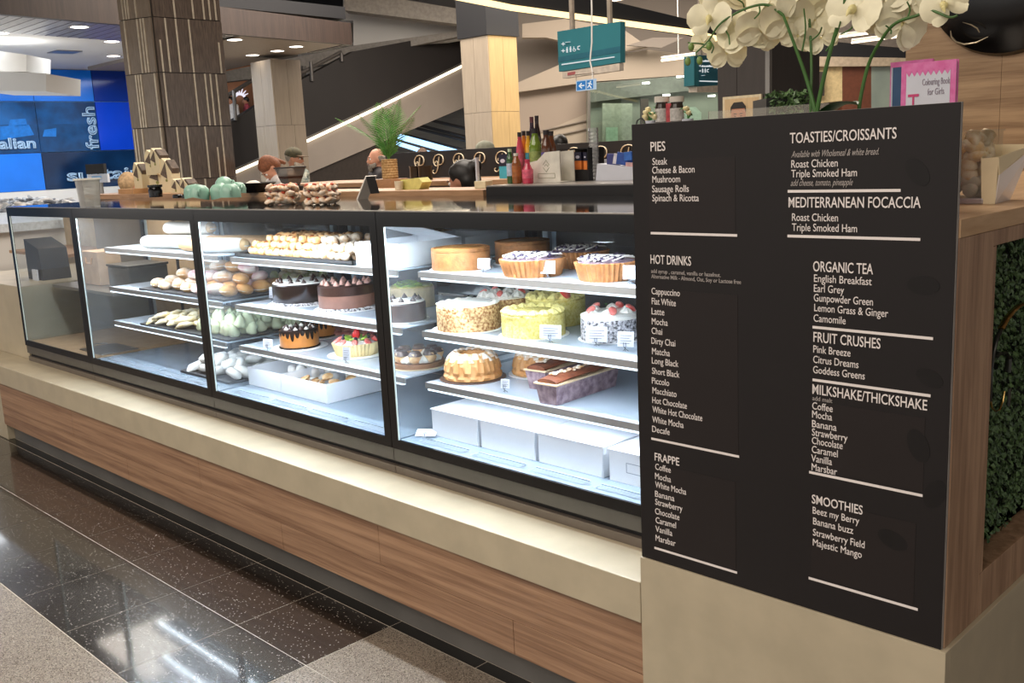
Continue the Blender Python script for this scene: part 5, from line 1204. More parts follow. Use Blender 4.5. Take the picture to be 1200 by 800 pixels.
def petal(L_, W_, cup, nx=6, ny=5):
    s = MB(); g = []
    for i in range(nx + 1):
        u = i / nx; wv = W_ * math.sin(math.pi * (u * .88 + .06)) ** .65
        g.append([s.bm.verts.new((L_ * u, wv * (j / ny * 2 - 1), cup * (u * u * .5 - (j / ny * 2 - 1) ** 2 * .25) * L_ + .0015 * math.sin(9 * u + j))) for j in range(ny + 1)])
    for i in range(nx):
        for j in range(ny): s.bm.faces.new((g[i][j], g[i + 1][j], g[i + 1][j + 1], g[i][j + 1]))
    me = s.build('petal', M_petal, None, 'full', mesh_only=True)
    return me
ME_pw = petal(.052, .034, .35); ME_pn = petal(.050, .020, .3)
ME_lip = MB().ball((0, 0, .008), (.010, .008, .010), 10).tube([(0, 0, .008), (.006, 0, .018), (.016, 0, .022)], [.006, .005, .001], 8).build('lip', M_petal2, None, True, mesh_only=True)
def flower(px, py, Y, sc=1, face=None, roll=0):
    p = on('Y', Y, px, py) - OL; f = thing_child('flower', op, p)
    n = face or (CAM - (p + OL)).normalized(); n = Vector(n).normalized()
    q = n.to_track_quat('Z', 'Y').to_matrix() @ Matrix.Rotation(roll, 3, 'Z'); f.rotation_euler = q.to_euler(); f.scale = (sc,) * 3
    for a, me in ((0, ME_pw), (180, ME_pw), (90, ME_pn), (222, ME_pn), (318, ME_pn)):
        z = .002 if me is ME_pw else 0
        place('petal', me, f, (.004 * math.cos(math.radians(a)), .004 * math.sin(math.radians(a)), z), (0, 0, math.radians(a)))
    place('lip', ME_lip, f, (0, -.004, .003), (0, 0, math.radians(-90)))
def thing_child(name, parent, loc):
    o = bpy.data.objects.new(name, None); COL.objects.link(o); o.parent = parent; o.location = loc; o.empty_display_size = .02; return o
R = random.Random(21)
F = [(832, 20, .19, .85), (852, 62, .20, .75), (872, 38, .20, 1.0), (850, -6, .22, 1), (893, 35, .20, 1.0), (905, -6, .22, 1.1), (922, 22, .21, 1.0), (940, -8, .26, 1.1), (955, 22, .26, .95), (972, -2, .27, 1.0), (935, 42, .23, .75), (823, 50, .20, .5),
     (1002, 10, .25, 1.0), (1010, -22, .26, 1), (1040, 12, .25, 1.05), (1058, 28, .25, 1.0), (1072, -10, .24, 1), (1030, -18, .26, 1), (1107, 3, .24, .8), (962, 44, .26, .65), (1090, -20, .25, 1), (880, -25, .22, 1), (1050, -30, .26, 1)]
for px, py, Y, sc in F:
    sc *= 1.16; back = px not in (1107, 832, 1002)
    n = (CAM - on('Y', Y, px, py)).normalized() * (-1 if back else 1) + Vector((R.uniform(-.5, .5), R.uniform(-.3, .4), R.uniform(-.5, .4)))
    flower(px, py, Y + (.035 if back else .0), sc * .85, n, R.uniform(-.5, .5))
for px, py in ((810, 55), (831, 54), (806, 72), (820, 71)):
    MB().ball((0, 0, 0), (.0065, .0065, .009), 10).build('bud', M_bud, op, True, loc=on('Y', .18, px, py) - OL)
MB().tube([on('Y', .18, 815, 62) - OL, on('Y', .18, 818, 66) - OL, on('Y', .18, 820, 71) - OL], .0012, 5).build('flower_stalk', M_stem, op)
MB().tube([on('Y', .18, 824, 55) - OL, on('Y', .18, 828, 56) - OL], .0012, 5).build('flower_stalk', M_stem, op)
for a, L_, up in ((3.9, .12, .12), (5.4, .11, .16), (.3, .13, .10), (2.2, .12, .1), (6.1, .10, .35)):
    s = MB(); g = []
    for i in range(9):
        u = i / 8; wv = .028 * math.sin(math.pi * (u * .9 + .08)) ** .7; x_ = L_ * u; z_ = .165 + L_ * up * math.sin(u * 2.0)
        g.append([s.bm.verts.new((x_ * math.cos(a) - wv * j * math.sin(a), x_ * math.sin(a) + wv * j * math.cos(a), z_ + abs(j) * .006)) for j in (-1, -.5, 0, .5, 1)])
    for i in range(8):
        for j in range(4): s.bm.faces.new((g[i][j], g[i + 1][j], g[i + 1][j + 1], g[i][j + 1]))
    s.build('orchid_leaf', M_oleaf, op, True)
# acrylic screen standing on the machine side, edge visible above the board
as_ = thing('acrylic_screen', 'clear acrylic sheet whose top edge shows above the menu board', 'screen', (.12, .62, ZW))
a = on('Y', .62, 830, 140); b = on('Y', .62, 962, 118)
MB().box((a.x - .12, 0, 0), (b.x - .12 + .02, .004, on('Y', .62, 880, 127).z - ZW)).build('sheet', M_acr, as_)
# ================================================================ THE MALL BEHIND
def hprism(pts, D, depth, zfree=False):
    """a prism standing at horizontal distance D, extruded away from the kiosk"""
    P_ = [hd(D, *p) for p in pts]; n = HW * depth
    return MB().prism(P_, n)
def xprism(X, pts, d): return MB().prism([on('X', X, *p) for p in pts], (-d, 0, 0))
# canopy with slatted soffit
M_fasc = wood('canopy_fascia', '#2e221d', '#3f3029', (10, 10, .6), .5, 3)
M_soff = wood('canopy_soffit', '#6a625f', '#8c837e', (2, 14, 2), .3, 3)
M_soffb = mat('soffit_beige', '#a0917f', .6, var=.04)
cn = struct(thing('trim_1', 'dark wood canopy with a slatted soffit above the left of the mall', 'canopy', (-9.2, 4, 3.0)))
F0, F1 = (-8.55, .6), (-9.577, 6.431)
P(MB().prism([(F0[0], F0[1], 2.995), (F1[0], F1[1], 2.995), (F1[0], F1[1], 3.27), (F0[0], F0[1], 3.32)], (-.08, 0, 0)).build('fascia', M_fasc), cn)
P(MB().prism([(F1[0] - .08, F1[1], 2.995), (F1[0] - 1.0, F1[1] + .05, 2.995), (F1[0] - 1.0, F1[1] + .05, 3.27), (F1[0] - .08, F1[1], 3.27)], (0, -.08, 0)).build('fascia_end', M_fasc), cn)
for k in range(30):
    y = .8 + k * .13; xa = F0[0] - .1 + (F1[0] - F0[0]) * (y - F0[1]) / (F1[1] - F0[1])
    P(MB().box((xa - 1.12, y, 3.0), (xa, y + .118, 3.02)).build('slat', M_soff), cn)
P(MB().prism([(-9.3, 4.62, 3.0), (F1[0] - .1, F1[1] - .1, 3.0), (-13.3, 6.6, 3.0), (-13.6, 4.62, 3.0)], (0, 0, .1)).build('soffit_panel', M_soffb), cn)
P(MB().prism([(-14, -4, 3.045), (-9.95, -4, 3.045), (-10.2, 4.6, 3.045), (-14, 5.6, 3.045)], (0, 0, .1)).build('white_ceiling', M_ceilw), cn)
P(MB().prism([(-14, -4, 3.33), (-8.5, -4, 3.33), (F1[0] - .1, F1[1], 3.33), (-14, 6.6, 3.33)], (0, 0, .15)).build('canopy_top', M_ceild), cn)
M_dl = glow('downlight_lens', '#fff4e6', 14); M_ring = mat('downlight_ring', '#d8d4ce', .4)
def downlight(px, py, z, l, r=.07, m=None):
    p = on('Z', z - .004, px, py); t = thing('downlight', l, 'ceiling light', p, 0, 'round recessed downlights')
    MB().lathe([(r, 0), (r * 1.25, 0), (r * 1.25, .006), (r, .006)], 24).build('trim_ring', M_ring, t, True)
    MB().lathe([(0, .002), (r, .002), (r, .005), (0, .005)], 20).build('lens', m or M_dl, t, True)
for px, py, z, l in ((93, 32, 3.0, 'lit round downlight in the slatted soffit at the top left'), (131, 49, 3.045, 'lit downlight in the white ceiling just under the slatted soffit'), (133, 66, 3.045, 'lit downlight in the white ceiling beside the brown column'), (47, 76, 3.045, 'lit downlight in the white ceiling above the blue wall'), (147, 76, 3.045, 'lit downlight half hidden by the brown column'), (1, 39, 3.045, 'lit downlight at the left edge of the photo'),
                    (275, 47, 3.0, 'lit downlight in the beige soffit, nearest the brown column'), (296, 65, 3.0, 'lit downlight in the beige soffit, lowest of four'), (325, 60, 3.0, 'lit downlight in the beige soffit, third from the column'), (347, 55, 3.0, 'lit downlight in the beige soffit, rightmost of four')):
    downlight(px, py, z, l, .085)
t = thing('ceiling_vent', 'small grey vent in the white ceiling above the blue wall', 'vent', on('Z', 3.04, 76, 61)); MB().box((-.16, -.16, -.004), (.16, .16, .004)).build('vent_plate', M_steel, t)
# blue shop wall
bw_ = struct(thing('wall_left', 'blue glass panelled wall of the fish shop with outlined words', 'wall', (-14.1, 4, 0)))
M_b1 = mat('blue_bright', '#1478e8', .12, var=.1, scale=1.5); M_b2 = mat('blue_royal', '#1044cc', .12, var=.1, scale=1.5); M_b3 = mat('blue_navy', '#0a2140', .12, scale=2, c2='#12355c'); M_b4 = mat('blue_sea', '#0f62a8', .12, scale=2.2, c2='#0a3560'); M_b5 = mat('blue_dusk', '#15399a', .12, var=.1, scale=1)
zr = [1.30, 1.845, 2.575, 3.04]; ysm = [2.19, 3.07, 3.95, 4.83, 5.75]
cols = {(0, 0): M_b1, (0, 1): M_b1, (0, 2): M_b3, (0, 3): M_b3, (1, 0): M_b4, (1, 1): M_b4, (1, 2): M_b4, (1, 3): M_b2, (2, 0): M_b1, (2, 1): M_b1, (2, 2): M_b1, (2, 3): M_b5}
for (r_, c_), m_ in cols.items():
    ya, yb = ysm[c_], ysm[c_ + 1]
    if r_ == 0 and c_ == 2: yb = ysm[4]
    if r_ == 0 and c_ == 3: continue
    P(MB().box((-14.03, ya + .006, zr[r_] + .006), (-14.0, yb - .006, zr[r_ + 1] - .006)).build('wall_panel', m_), bw_)
P(MB().box((-14.2, -4, FZ), (-14.031, 6.2, 3.04)).build('wall_core', mat('joint_pale', '#7fa6d6', .5)), bw_)
for z0, z1, m_ in ((FZ, 1.30, M_ceilw),): P(MB().box((-14.03, 2.0, z0), (-13.99, 5.75, z1)).build('lower_panel', m_), bw_)
# darker sea band and boat shapes in the printed picture
M_sea = mat('print_sea', '#0a3a66', .15, scale=6, c2='#0b4a80'); M_hull = mat('print_hull', '#1570c4', .15)
for ya, yb in ((3.076, 3.944), (3.956, 4.824)): P(MB().box((-13.9995, ya, 1.852), (-13.999, yb, 2.25)).build('printed_sea', M_sea), bw_)
P(MB().prism([on('X', -13.998, *p) for p in ((52, 152), (66, 150), (66, 160), (50, 160))], (-.0005, 0, 0)).build('printed_boat', M_hull), bw_)
P(MB().prism([on('X', -13.998, *p) for p in ((0, 148), (34, 146), (40, 158), (0, 164))], (-.0005, 0, 0)).build('printed_boat', M_hull), bw_)
P(MB().prism([on('X', -13.998, *p) for p in ((12, 140), (30, 139), (32, 147), (10, 148))], (-.0005, 0, 0)).build('printed_boat', M_hull), bw_)
M_line = mat('outline_letter', '#a9c8e6', .4); M_line.node_tree.nodes['Principled BSDF'].inputs['Emission Strength'].default_value = 0
def ptext(s_, p0, hpx, wpx0, wpx1, up=(0, 0, 1), xd=(0, 1, 0), out=.008):
    a = on('X', -13.985, *p0); text(s_, 'outline_lettering', M_line, bw_, a, xd, up, hpx, None if wpx1 is None else (on('X', -13.985, *wpx1) - on('X', -13.985, *wpx0)).length, outline=out)
ptext('tralian', (-20, 175), .21, (-20, 175), (43, 175))
ptext('fresh', (116, 175), .27, (116, 175), (110, 125), up=(0, -1, 0), xd=(0, 0, 1))
ptext('sustain', (79, 212), .24, (79, 212), (168, 212))
# white bulkhead at the far left
s = MB().prism([hd(11.5, 31, 64), hd(11.5, -30, 56), hd(11.5, -30, 84), hd(11.5, 31, 84)], HW * .6); sg = s.build('sign_bulkhead', M_ceilw); tag(sg, 'white suspended bulkhead at the left edge of the photo', 'bulkhead')
s = MB().prism([hd(11.2, 54, 86), hd(11.2, -30, 82), hd(11.2, -30, 106), hd(11.2, 54, 107)], HW * .9); sg = s.build('lower_bulkhead', M_ceilw); tag(sg, 'lower white bulkhead step projecting in front of the blue wall', 'bulkhead')
# fish display
fd = thing('fish_counter', 'pale seafood display counter in front of the blue wall', 'counter', (-7.6, 1.6, 0)); zi = 1.20
fa = on('Z', zi, 0, 246); fb = on('Z', zi, 86, 240)
P(MB().box((-12.5, .2, FZ), (-6.35, 2.9, zi - .08)).build('counter_body', M_ceilw), fd)
P(MB().box((-12.4, .3, zi - .08), (-6.3, 2.8, zi - .02)).build('ice_bed', mat('ice', '#cfd8e0', .3, bump=1, scale=40)), fd)
me_s = [MB().ball((0, 0, 0), (.085, .05, .022), 8).build('shell', m_, None, 'full', mesh_only=True, jitter=.012, jscale=25) for m_ in (mat('shell_pale', '#d9d6d2', .4, scale=14, c2='#8b8b8f'), mat('shell_dark', '#3b3f4c', .4, scale=14, c2='#a7acb4'), mat('shell_grey', '#b7bcc2', .4, scale=14, c2='#5d636e'))]
R = random.Random(31)
for k in range(150):
    px, py = R.uniform(-8, 92), R.uniform(224, 246); zz = zi + R.uniform(0, .05)
    p = on('Z', zz, px, py)
    if p.y > 2.75 or p.x < -12.3 or p.x > -6.35: continue
    q = place('oyster_shell', me_s[k % 3], None, p, (R.uniform(-.7, .7), R.uniform(-.7, .7), R.uniform(0, 6)), R.uniform(.7, 1.25)); tag(q, 'oyster shell in the heap on the seafood display', 'shellfish', 'oyster shells heaped on ice')
t = thing('pos_screen', 'black and white till screen in front of the dark blue panel', 'till', hd(9.8, 115, 214)); k = 9.5 / FPX
MB().box((-12 * k, 0, 0), (12 * k, .05, 10 * k)).build('white_screen', M_card, t); MB().box((-13 * k, 0, 10.3 * k), (9 * k, .06, 22 * k)).build('black_screen', M_blackm, t); MB().box((-7 * k, -.002, 3 * k), (5 * k, -.0003, 8 * k)).build('display', mat('display_blue', '#7fa6cf', .3), t); MB().box((-3 * k, .02, 1.202 - t.location.z), (3 * k, .05, -.0005)).build('stand', M_steel, t)
t.rotation_euler = (0, 0, .75)
# brown tiled column
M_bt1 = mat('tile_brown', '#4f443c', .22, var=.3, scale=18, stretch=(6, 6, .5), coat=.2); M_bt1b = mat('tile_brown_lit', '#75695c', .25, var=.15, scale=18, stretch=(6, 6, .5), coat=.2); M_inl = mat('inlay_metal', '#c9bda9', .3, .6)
cc = hd(8.5, 198, 200); cc.z = 0
def edge_pt(dirv, px):
    lo, hi = 0, 4
    for _ in range(40):
        m = (lo + hi) / 2; p = cc + dirv * m; p = Vector((p.x, p.y, 1.5)); d = p - CAM; q = 600 + FPX * d.dot(AR) / d.dot(AW)
        tgt = px
        if (q > tgt) == (px < 198): lo = m
        else: hi = m
    return cc + dirv * lo
hl = Vector((-math.sin(math.radians(65)), math.cos(math.radians(65)))); 
a_ = math.radians(65); R2 = Vector((HW.y, -HW.x, 0)); dl = (HW * math.cos(a_) - R2 * math.sin(a_)); dr = Vector((0, 1, 0))
pl_, pr_ = edge_pt(dl, 162), edge_pt(dr, 275)
tc = struct(thing('trim_2', 'tall square column clad in brown tiles with thin metal inlays', 'column', cc))
P(MB().prism([Vector((*p.xy, FZ)) for p in (cc, pr_, pr_ + Vector((-.8, .1, 0)), pl_ + (pr_ - cc) * .6, pl_)], (0, 0, 4.49 - FZ)).build('column_core', M_blackm), tc)
zrows = [.0]; z_ = on('X', cc.x, 230, 148).z; hrow = on('X', cc.x, 230, 86).z - z_; z0 = z_
while z0 > .0: z0 -= hrow
rows = [z0 + hrow * k for k in range(0, 14)]
R = random.Random(77)
for za in rows:
    zb = za + hrow
    if zb < .2 or za > 4.4: continue
    za_ = max(za, FZ); zb_ = min(zb, 4.48)
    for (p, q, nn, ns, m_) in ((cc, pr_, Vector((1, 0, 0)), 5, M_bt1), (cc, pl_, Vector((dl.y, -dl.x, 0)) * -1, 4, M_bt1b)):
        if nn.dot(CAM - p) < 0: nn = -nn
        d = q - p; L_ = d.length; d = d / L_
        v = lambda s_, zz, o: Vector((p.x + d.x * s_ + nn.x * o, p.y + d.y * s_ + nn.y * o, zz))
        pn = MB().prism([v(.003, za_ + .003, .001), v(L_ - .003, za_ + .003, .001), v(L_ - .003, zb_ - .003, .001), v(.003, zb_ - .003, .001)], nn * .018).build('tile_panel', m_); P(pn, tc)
        fr_ = sorted(R.sample([.06, .16, .22, .31, .42, .5, .58, .66, .74, .83, .92], ns))
        for f_ in fr_:
            lo_, hi_ = (za_, zb_) if R.random() < .8 else (za_, za_ + hrow * .6)
            MB().prism([v(L_ * f_ - .007, lo_ + .004, .0195), v(L_ * f_ + .007, lo_ + .004, .0195), v(L_ * f_ + .007, hi_ - .004, .0195), v(L_ * f_ - .007, hi_ - .004, .0195)], nn * .006).build('inlay_strip', M_inl, pn)
# travertine columns
M_trav = mat('travertine', '#9a8d7c', .5, var=.06, scale=6, stretch=(5, 5, .6)); M_trav2 = mat('travertine_shaded', '#8a7e70', .5, var=.06, scale=6, stretch=(5, 5, .6)); M_travw = mat('travertine_warmlit', '#b0976c', .5, var=.06, scale=6, stretch=(5, 5, .6))  # one stone; darker and warmer copies hold face shade and warm light
def column(nm, label, D, pxc, pxl, pxr, ztop, ml, mr, rowh=.6, cat='column', z0=.145):
    c0 = hd(D, pxc, 190); c0.z = 0
    def e(dv, px):
        lo, hi = 0, 5
        for _ in range(40):
            m = (lo + hi) / 2; p = c0 + dv * m; p.z = 1.5; d = p - CAM; q = 600 + FPX * d.dot(AR) / d.dot(AW)
            if abs(q - pxc) < abs(px - pxc): lo = m
            else: hi = m
        return lo
    wl, wr = e(Vector((-1, 0, 0)), pxl), e(Vector((0, 1, 0)), pxr)
    t = struct(thing(nm, label, cat, c0)); o = .02
    P(MB().box((c0.x - wl, c0.y + .0, z0), (c0.x, c0.y + wr, ztop)).build('column_core', M_blackm), t)
    k = 0; z = z0
    while z < ztop - .01:
        zb = min(ztop, z + rowh)
        for (n_, w_) in ((0, wl), (1, wr)):
            cuts = [0, .5 + .1 * (k % 2), 1]
            for a, b in zip(cuts, cuts[1:]):
                if n_ == 0: P(MB().box((c0.x - w_ * b + .002, c0.y - o, z + .002), (c0.x - w_ * a - .002 + (o if a == 0 else 0), c0.y - .001, zb - .002)).build('cladding_panel', ml), t)
                else: P(MB().box((c0.x + .001, c0.y + w_ * a + .002, z + .002), (c0.x + o, c0.y + w_ * b - .002, zb - .002)).build('cladding_panel', mr), t)
        z = zb; k += 1
    return t, c0, wl, wr
c2z = on('X', hd(14, 328, 190).x, 335, 70).z
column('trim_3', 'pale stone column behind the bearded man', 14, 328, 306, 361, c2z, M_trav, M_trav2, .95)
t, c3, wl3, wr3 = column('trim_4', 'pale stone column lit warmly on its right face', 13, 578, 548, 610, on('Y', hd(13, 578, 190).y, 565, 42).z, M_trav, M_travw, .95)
zc3 = on('Y', c3.y, 565, 42).z
P(MB().box((c3.x - wl3 - .03, c3.y - .04, zc3 + .001), (c3.x + .04, c3.y + wr3 + .03, 3.9)).build('dark_capital', M_ceild), t)
sp = bpy.data.lights.new('column_uplight', 'SPOT'); sp.energy = 60; sp.color = (1, .75, .42); sp.spot_size = 1.2; sp.shadow_soft_size = .1
so = bpy.data.objects.new('column_uplight', sp); COL.objects.link(so); so.location = (c3.x + 1.6, c3.y + .4, 3.2); so.rotation_euler = (Vector((c3.x, c3.y + .3, 2.0)) - so.location).to_track_quat('-Z', 'Y').to_euler()
# dark pillar
M_pil = mat('pillar_charcoal', '#3b3532', .45, var=.08, scale=8, stretch=(3, 3, .5))
t, c4, wl4, wr4 = column('trim_5', 'charcoal clad pillar behind the orchid', 8.0, 900, 843, 957, 3.9, M_pil, M_pil, 1.05)
P(MB().box((c4.x - .008, c4.y - .03, FZ), (c4.x + .03, c4.y + .008, 3.9)).build('corner_strip', M_steel), t)
# portrait poster on the pillar
pa, pb = on('Y', c4.y - .05, 847, 140), on('Y', c4.y - .05, 892, 110)
po = thing('portrait_poster', 'framed photo of a short-haired man on the dark pillar', 'poster', (pa.x, c4.y - .05, pa.z - .35)); w, h = pb.x - pa.x, pb.z - pa.z + .35
MB().box((0, 0, 0), (w, .02, h)).build('frame', mat('poster_frame', '#cfc0a0', .5), po); MB().box((.02, -.002, .02), (w - .02, -.0003, h - .02)).build('picture_ground', mat('poster_ground', '#c9ac82', .6, scale=3, stretch=(14, 1, 1), var=.08), po)
M_skinp = mat('poster_skin', '#c08060', .6, var=.1); hc = (w * .42, -.004, h - .155)
MB().lathe([(0, 0), (.085, 0), (.085, .001), (0, .001)], 24, Matrix.Translation(hc) @ Matrix.Diagonal((.82, 1, 1.2, 1)) @ Matrix.Rotation(math.pi / 2, 4, 'X')).build('printed_face', M_skinp, po)
MB().prism([(hc[0] - .072, -.007, hc[2] + .015), (hc[0] - .07, -.007, hc[2] + .07), (hc[0] - .04, -.007, hc[2] + .105), (hc[0] + .04, -.007, hc[2] + .107), (hc[0] + .07, -.007, hc[2] + .07), (hc[0] + .072, -.007, hc[2] + .015), (hc[0] + .06, -.007, hc[2] + .055), (hc[0] - .06, -.007, hc[2] + .055)], (0, .001, 0)).build('printed_hair', mat('print_hair', '#2a2320', .6), po)
for sx in (-.028, .028):
    MB().box((hc[0] + sx - .015, -.0075, hc[2] + .012), (hc[0] + sx + .015, -.007, hc[2] + .018)).build('printed_brow', MATS['print_hair'], po); MB().box((hc[0] + sx - .009, -.0075, hc[2] - .006), (hc[0] + sx + .009, -.007, hc[2]), 0).build('printed_eye', MATS['print_hair'], po)
MB().box((w * .18, -.0045, .02), (w * .70, -.004, h - .31)).build('printed_shirt', mat('print_shirt', '#e0dcd6', .6), po)
# escalator side: dark balustrade, lit edge and pale stringer
XE = -12.0
es = struct(thing('trim_6', 'long escalator side with dark balustrade, lit edge and pale stringer', 'escalator', on('X', XE, 400, 150)))
M_bal = mat('balustrade_dark', '#2c2827', .5, var=.06, scale=2); M_str = mat('stringer_pale', '#a59a90', .5, var=.04, scale=2); M_strip = glow('edge_light', '#fff0d2', 3.2); M_dkbrown = mat('soffit_under', '#3a322d', .6)  # last one a plain dark brown, for underside, opening and rails
P(xprism(XE, [(200, 186), (275, 140), (307, 120), (354, 93), (415, 60), (560, 33), (560, 64), (440, 123), (361, 160), (276, 197), (200, 236)], .15).build('balustrade_panel', M_bal), es)
P(xprism(XE + .02, [(200, 236), (276, 197), (361, 160), (440, 123), (560, 64), (560, 67), (440, 126), (361, 163), (276, 200), (200, 239)], .12).build('lower_rail', M_steel), es)
P(xprism(XE + .03, [(200, 239.5), (276, 200), (361, 163), (440, 126), (560, 67), (560, 70), (440, 129.5), (361, 166.5), (276, 203.5), (200, 242)], .05).build('edge_light', M_strip), es)
P(xprism(XE + .0, [(200, 242), (276, 203.5), (361, 166.5), (440, 129.5), (560, 70), (560, 119), (435, 172), (372, 199), (300, 232)], .3).build('stringer', M_str), es)
P(xprism(XE - .05, [(300, 232.5), (372, 199.5), (435, 172.5), (462, 161), (448, 200), (440, 240), (300, 240)], .3).build('dark_underside', M_dkbrown), es)
area('edge_wash', on('X', XE + .25, 440, 128), .05, 14, (1, .85, .62), rot=(0, math.radians(-75), 0), size_y=5)
M_rail = mat('handrail_grey', '#6c6865', .35, .6)
s = MB(); s.tube([on('X', XE - .02, *p) for p in ((200, 150), (268, 111), (301, 91), (354, 85), (400, 61))], .03, 8); P(s.build('handrail', M_rail, None, True), es)
for a, b in (((274, 106), (276, 141)), ((301.5, 84), (303.5, 126)), ((364, 72), (366, 95)), ((400, 62), (400.5, 72))):
    P(MB().tube([on('X', XE + .02, *a), on('X', XE + .02, *b)], .028, 8).build('rail_post', M_rail), es)
# upper level beyond the handrail
ul = struct(thing('trim_7', 'upper level wall in warm wood seen above the escalator', 'wall', on('X', -16, 300, 110)))
P(xprism(-16, [(240, 72), (352, 78), (352, 140), (240, 150)], .1).build('wood_wall', mat('upper_wood', '#b07a58', .6, var=.1, scale=4)), ul)
P(xprism(-16, [(352.5, 60), (440, 45), (440, 100), (352.5, 110)], .1).build('white_wall', M_ceilw), ul)
P(xprism(-12.9, [(355, 77), (359, 77), (359, 96), (355, 96)], .3).build('dark_post', M_kick), ul)
em = thing('crown_emblem', 'white sunburst emblem on the warm wood wall upstairs', 'wall sign', on('X', -15.9, 281, 113)); kx = (em.location - CAM).dot(AW) / FPX
M_em = glow('emblem_white', '#e8e4f2', 1.1)
for k in range(7):
    a = math.radians(20 + 140 * k / 6); MB().tube([(0, 6 * kx * math.cos(a), 4 * kx * math.sin(a)), (0, 12 * kx * math.cos(a), 10 * kx * math.sin(a))], [.9 * kx, .4 * kx], 6).build('ray', M_em, em)
MB().tube([(0, 7 * kx * math.cos(math.radians(a)), -3 * kx + 6 * kx * math.sin(math.radians(a))) for a in range(0, 181, 20)], 1.6 * kx, 6).build('arch', M_em, em, True)
# white and black bulkheads over the centre
wb = struct(thing('trim_8', 'stepped white ceiling bulkhead above the escalator', 'bulkhead', hd(11.5, 470, 30)))
P(hprism([(375, 12), (402, 9), (402, -8), (545, 12), (560, 16), (560, 42), (455, 60), (414, 60), (414, 24), (375, 24)], 17.5, .3).build('white_soffit', M_ceilw), wb)
P(hprism([(404, -12), (560, 14), (560, 31), (404, 12)], 16.8, .4).build('white_fascia', mat('bulkhead_grey', '#a7a097', .7)), wb)
P(hprism([(230, -30), (410, -30), (410, 24), (375, 24), (230, 8)], 19, .3).build('black_bulkhead', M_ceild), wb)
P(hprism([(410, 54), (560, 33), (560, 38), (300, 92), (262, 96), (262, 84)], 17.2, .2).build('grey_edge', mat('edge_grey', '#8d8780', .6)), wb)
# black beam with a light strip
bm_ = struct(thing('trim_9', 'black ceiling beam with a warm light strip along its lower edge', 'beam', hd(11, 700, 10)))
P(hprism([(520, -14), (600, -30), (712, 0), (900, 45), (900, 56), (811, 34), (600, 5)], 10.5, .5).build('beam', M_ceild), bm_)
P(hprism([(520, -11), (600, 5.5), (811, 34.5), (900, 57), (900, 60), (811, 38), (600, 9.5), (520, -6)], 10.48, .2).build('light_strip', glow('beam_light', '#ffdfa0', 2.2)), bm_)
# beige walls on the right of the lit column
M_wallb = mat('wall_pinkbeige', '#a89889', .7, var=.03, scale=1); M_wallb2 = mat('wall_pinkbeige_light', '#b9aa98', .7, var=.03, scale=1); M_wallg = mat('wall_greybeige', '#8f857b', .7, var=.03, scale=1)
wr_ = struct(thing('wall_back', 'beige wall with a sloping band between the lit column and the shop', 'wall', hd(16.5, 650, 120)))
P(hprism([(595, 0), (960, 0), (960, 200), (595, 200)], 17.0, .2).build('wall_panel', M_wallg), wr_)
P(hprism([(600, 98), (606, 97), (655, 76), (760, 58), (860, 72), (860, 84), (690, 96), (606, 108), (600, 108)], 16.4, .4).build('sloping_band', M_wallb2), wr_)
P(hprism([(600, 108.5), (690, 97), (690, 176), (600, 180)], 16.6, .3).build('wall_panel', M_wallb), wr_)
P(hprism([(610, 165), (690, 132), (690, 176), (610, 178)], 16.55, .02).build('wall_panel', M_wallb2), wr_)
for a, b in (((606, 159), (690, 140)), ((606, 168), (690, 150))): P(hprism([a, b, (b[0], b[1] + 1), (a[0], a[1] + 1)], 16.5, .04).build('wall_joint', M_wallg), wr_)
P(hprism([(612, 28), (662, 22), (730, 34), (760, 55), (720, 62), (640, 44), (612, 44)], 16.2, .2).build('ceiling_step', M_wallb2), wr_)
P(hprism([(735, 53), (765, 44), (802, 44), (775, 56)], 16.0, .1).build('ceiling_step', M_wallg), wr_)
# glass shopfront
sf = struct(thing('window_1', 'grey-green glass shopfront with small ceiling lights inside', 'shopfront', hd(15.8, 760, 130)))
M_sfg = mat('shop_inside', '#8d9285', .5, var=.06, scale=1); M_sfd = mat('shop_inside_dark', '#6f716a', .5)
P(hprism([(688, 98), (690, 97.5), (860, 84), (860, 180), (688, 180)], 16.3, .1).build('inner_wall', M_sfg), sf)
P(hprism([(690, 98), (860, 84), (860, 100), (690, 120)], 16.1, .1).build('inner_ceiling', M_sfd), sf)
P(hprism([(751, 116), (760, 116), (760, 180), (751, 180)], 15.9, .1).build('brown_pier', mat('pier_brown', '#4d3b33', .5)), sf)
P(hprism([(706, 121), (741, 121), (741, 170), (706, 170)], 16.0, .04).build('pale_door', mat('door_pale', '#a3a697', .5)), sf)
P(hprism([(710, 149), (724, 149), (724, 166), (710, 166)], 15.9, .03).build('green_notice', mat('notice_green', '#a9c4ac', .5)), sf)
P(hprism([(802, 126), (815, 125), (822, 132), (822, 150), (802, 150)], 15.9, .1).build('white_chair', mat('chair_white', '#c6d3c4', .5)), sf)
P(hprism([(689, 97), (692, 97), (692, 180), (689, 180)], 15.6, .08).build('window_frame', M_steel), sf)
P(hprism([(692, 98), (860, 84), (860, 180), (692, 180)], 15.55, .006).build('window_pane', glass('shop_glass', (.86, .93, .90), 1.45)), sf)
for k, (px, py) in enumerate(((757, 98), (797, 90.5), (781, 112), (834, 113))):
    t = thing('shop_downlight', 'small lit downlight in the glass shopfront, %s from the left' % ['first', 'third', 'second', 'fourth'][k], 'ceiling light', hd(15.9, px, py), 0, 'downlights in the shopfront'); MB().lathe([(0, 0), (.06, 0), (.06, .02), (0, .02)], 16).build('lens', M_dl, t, True)
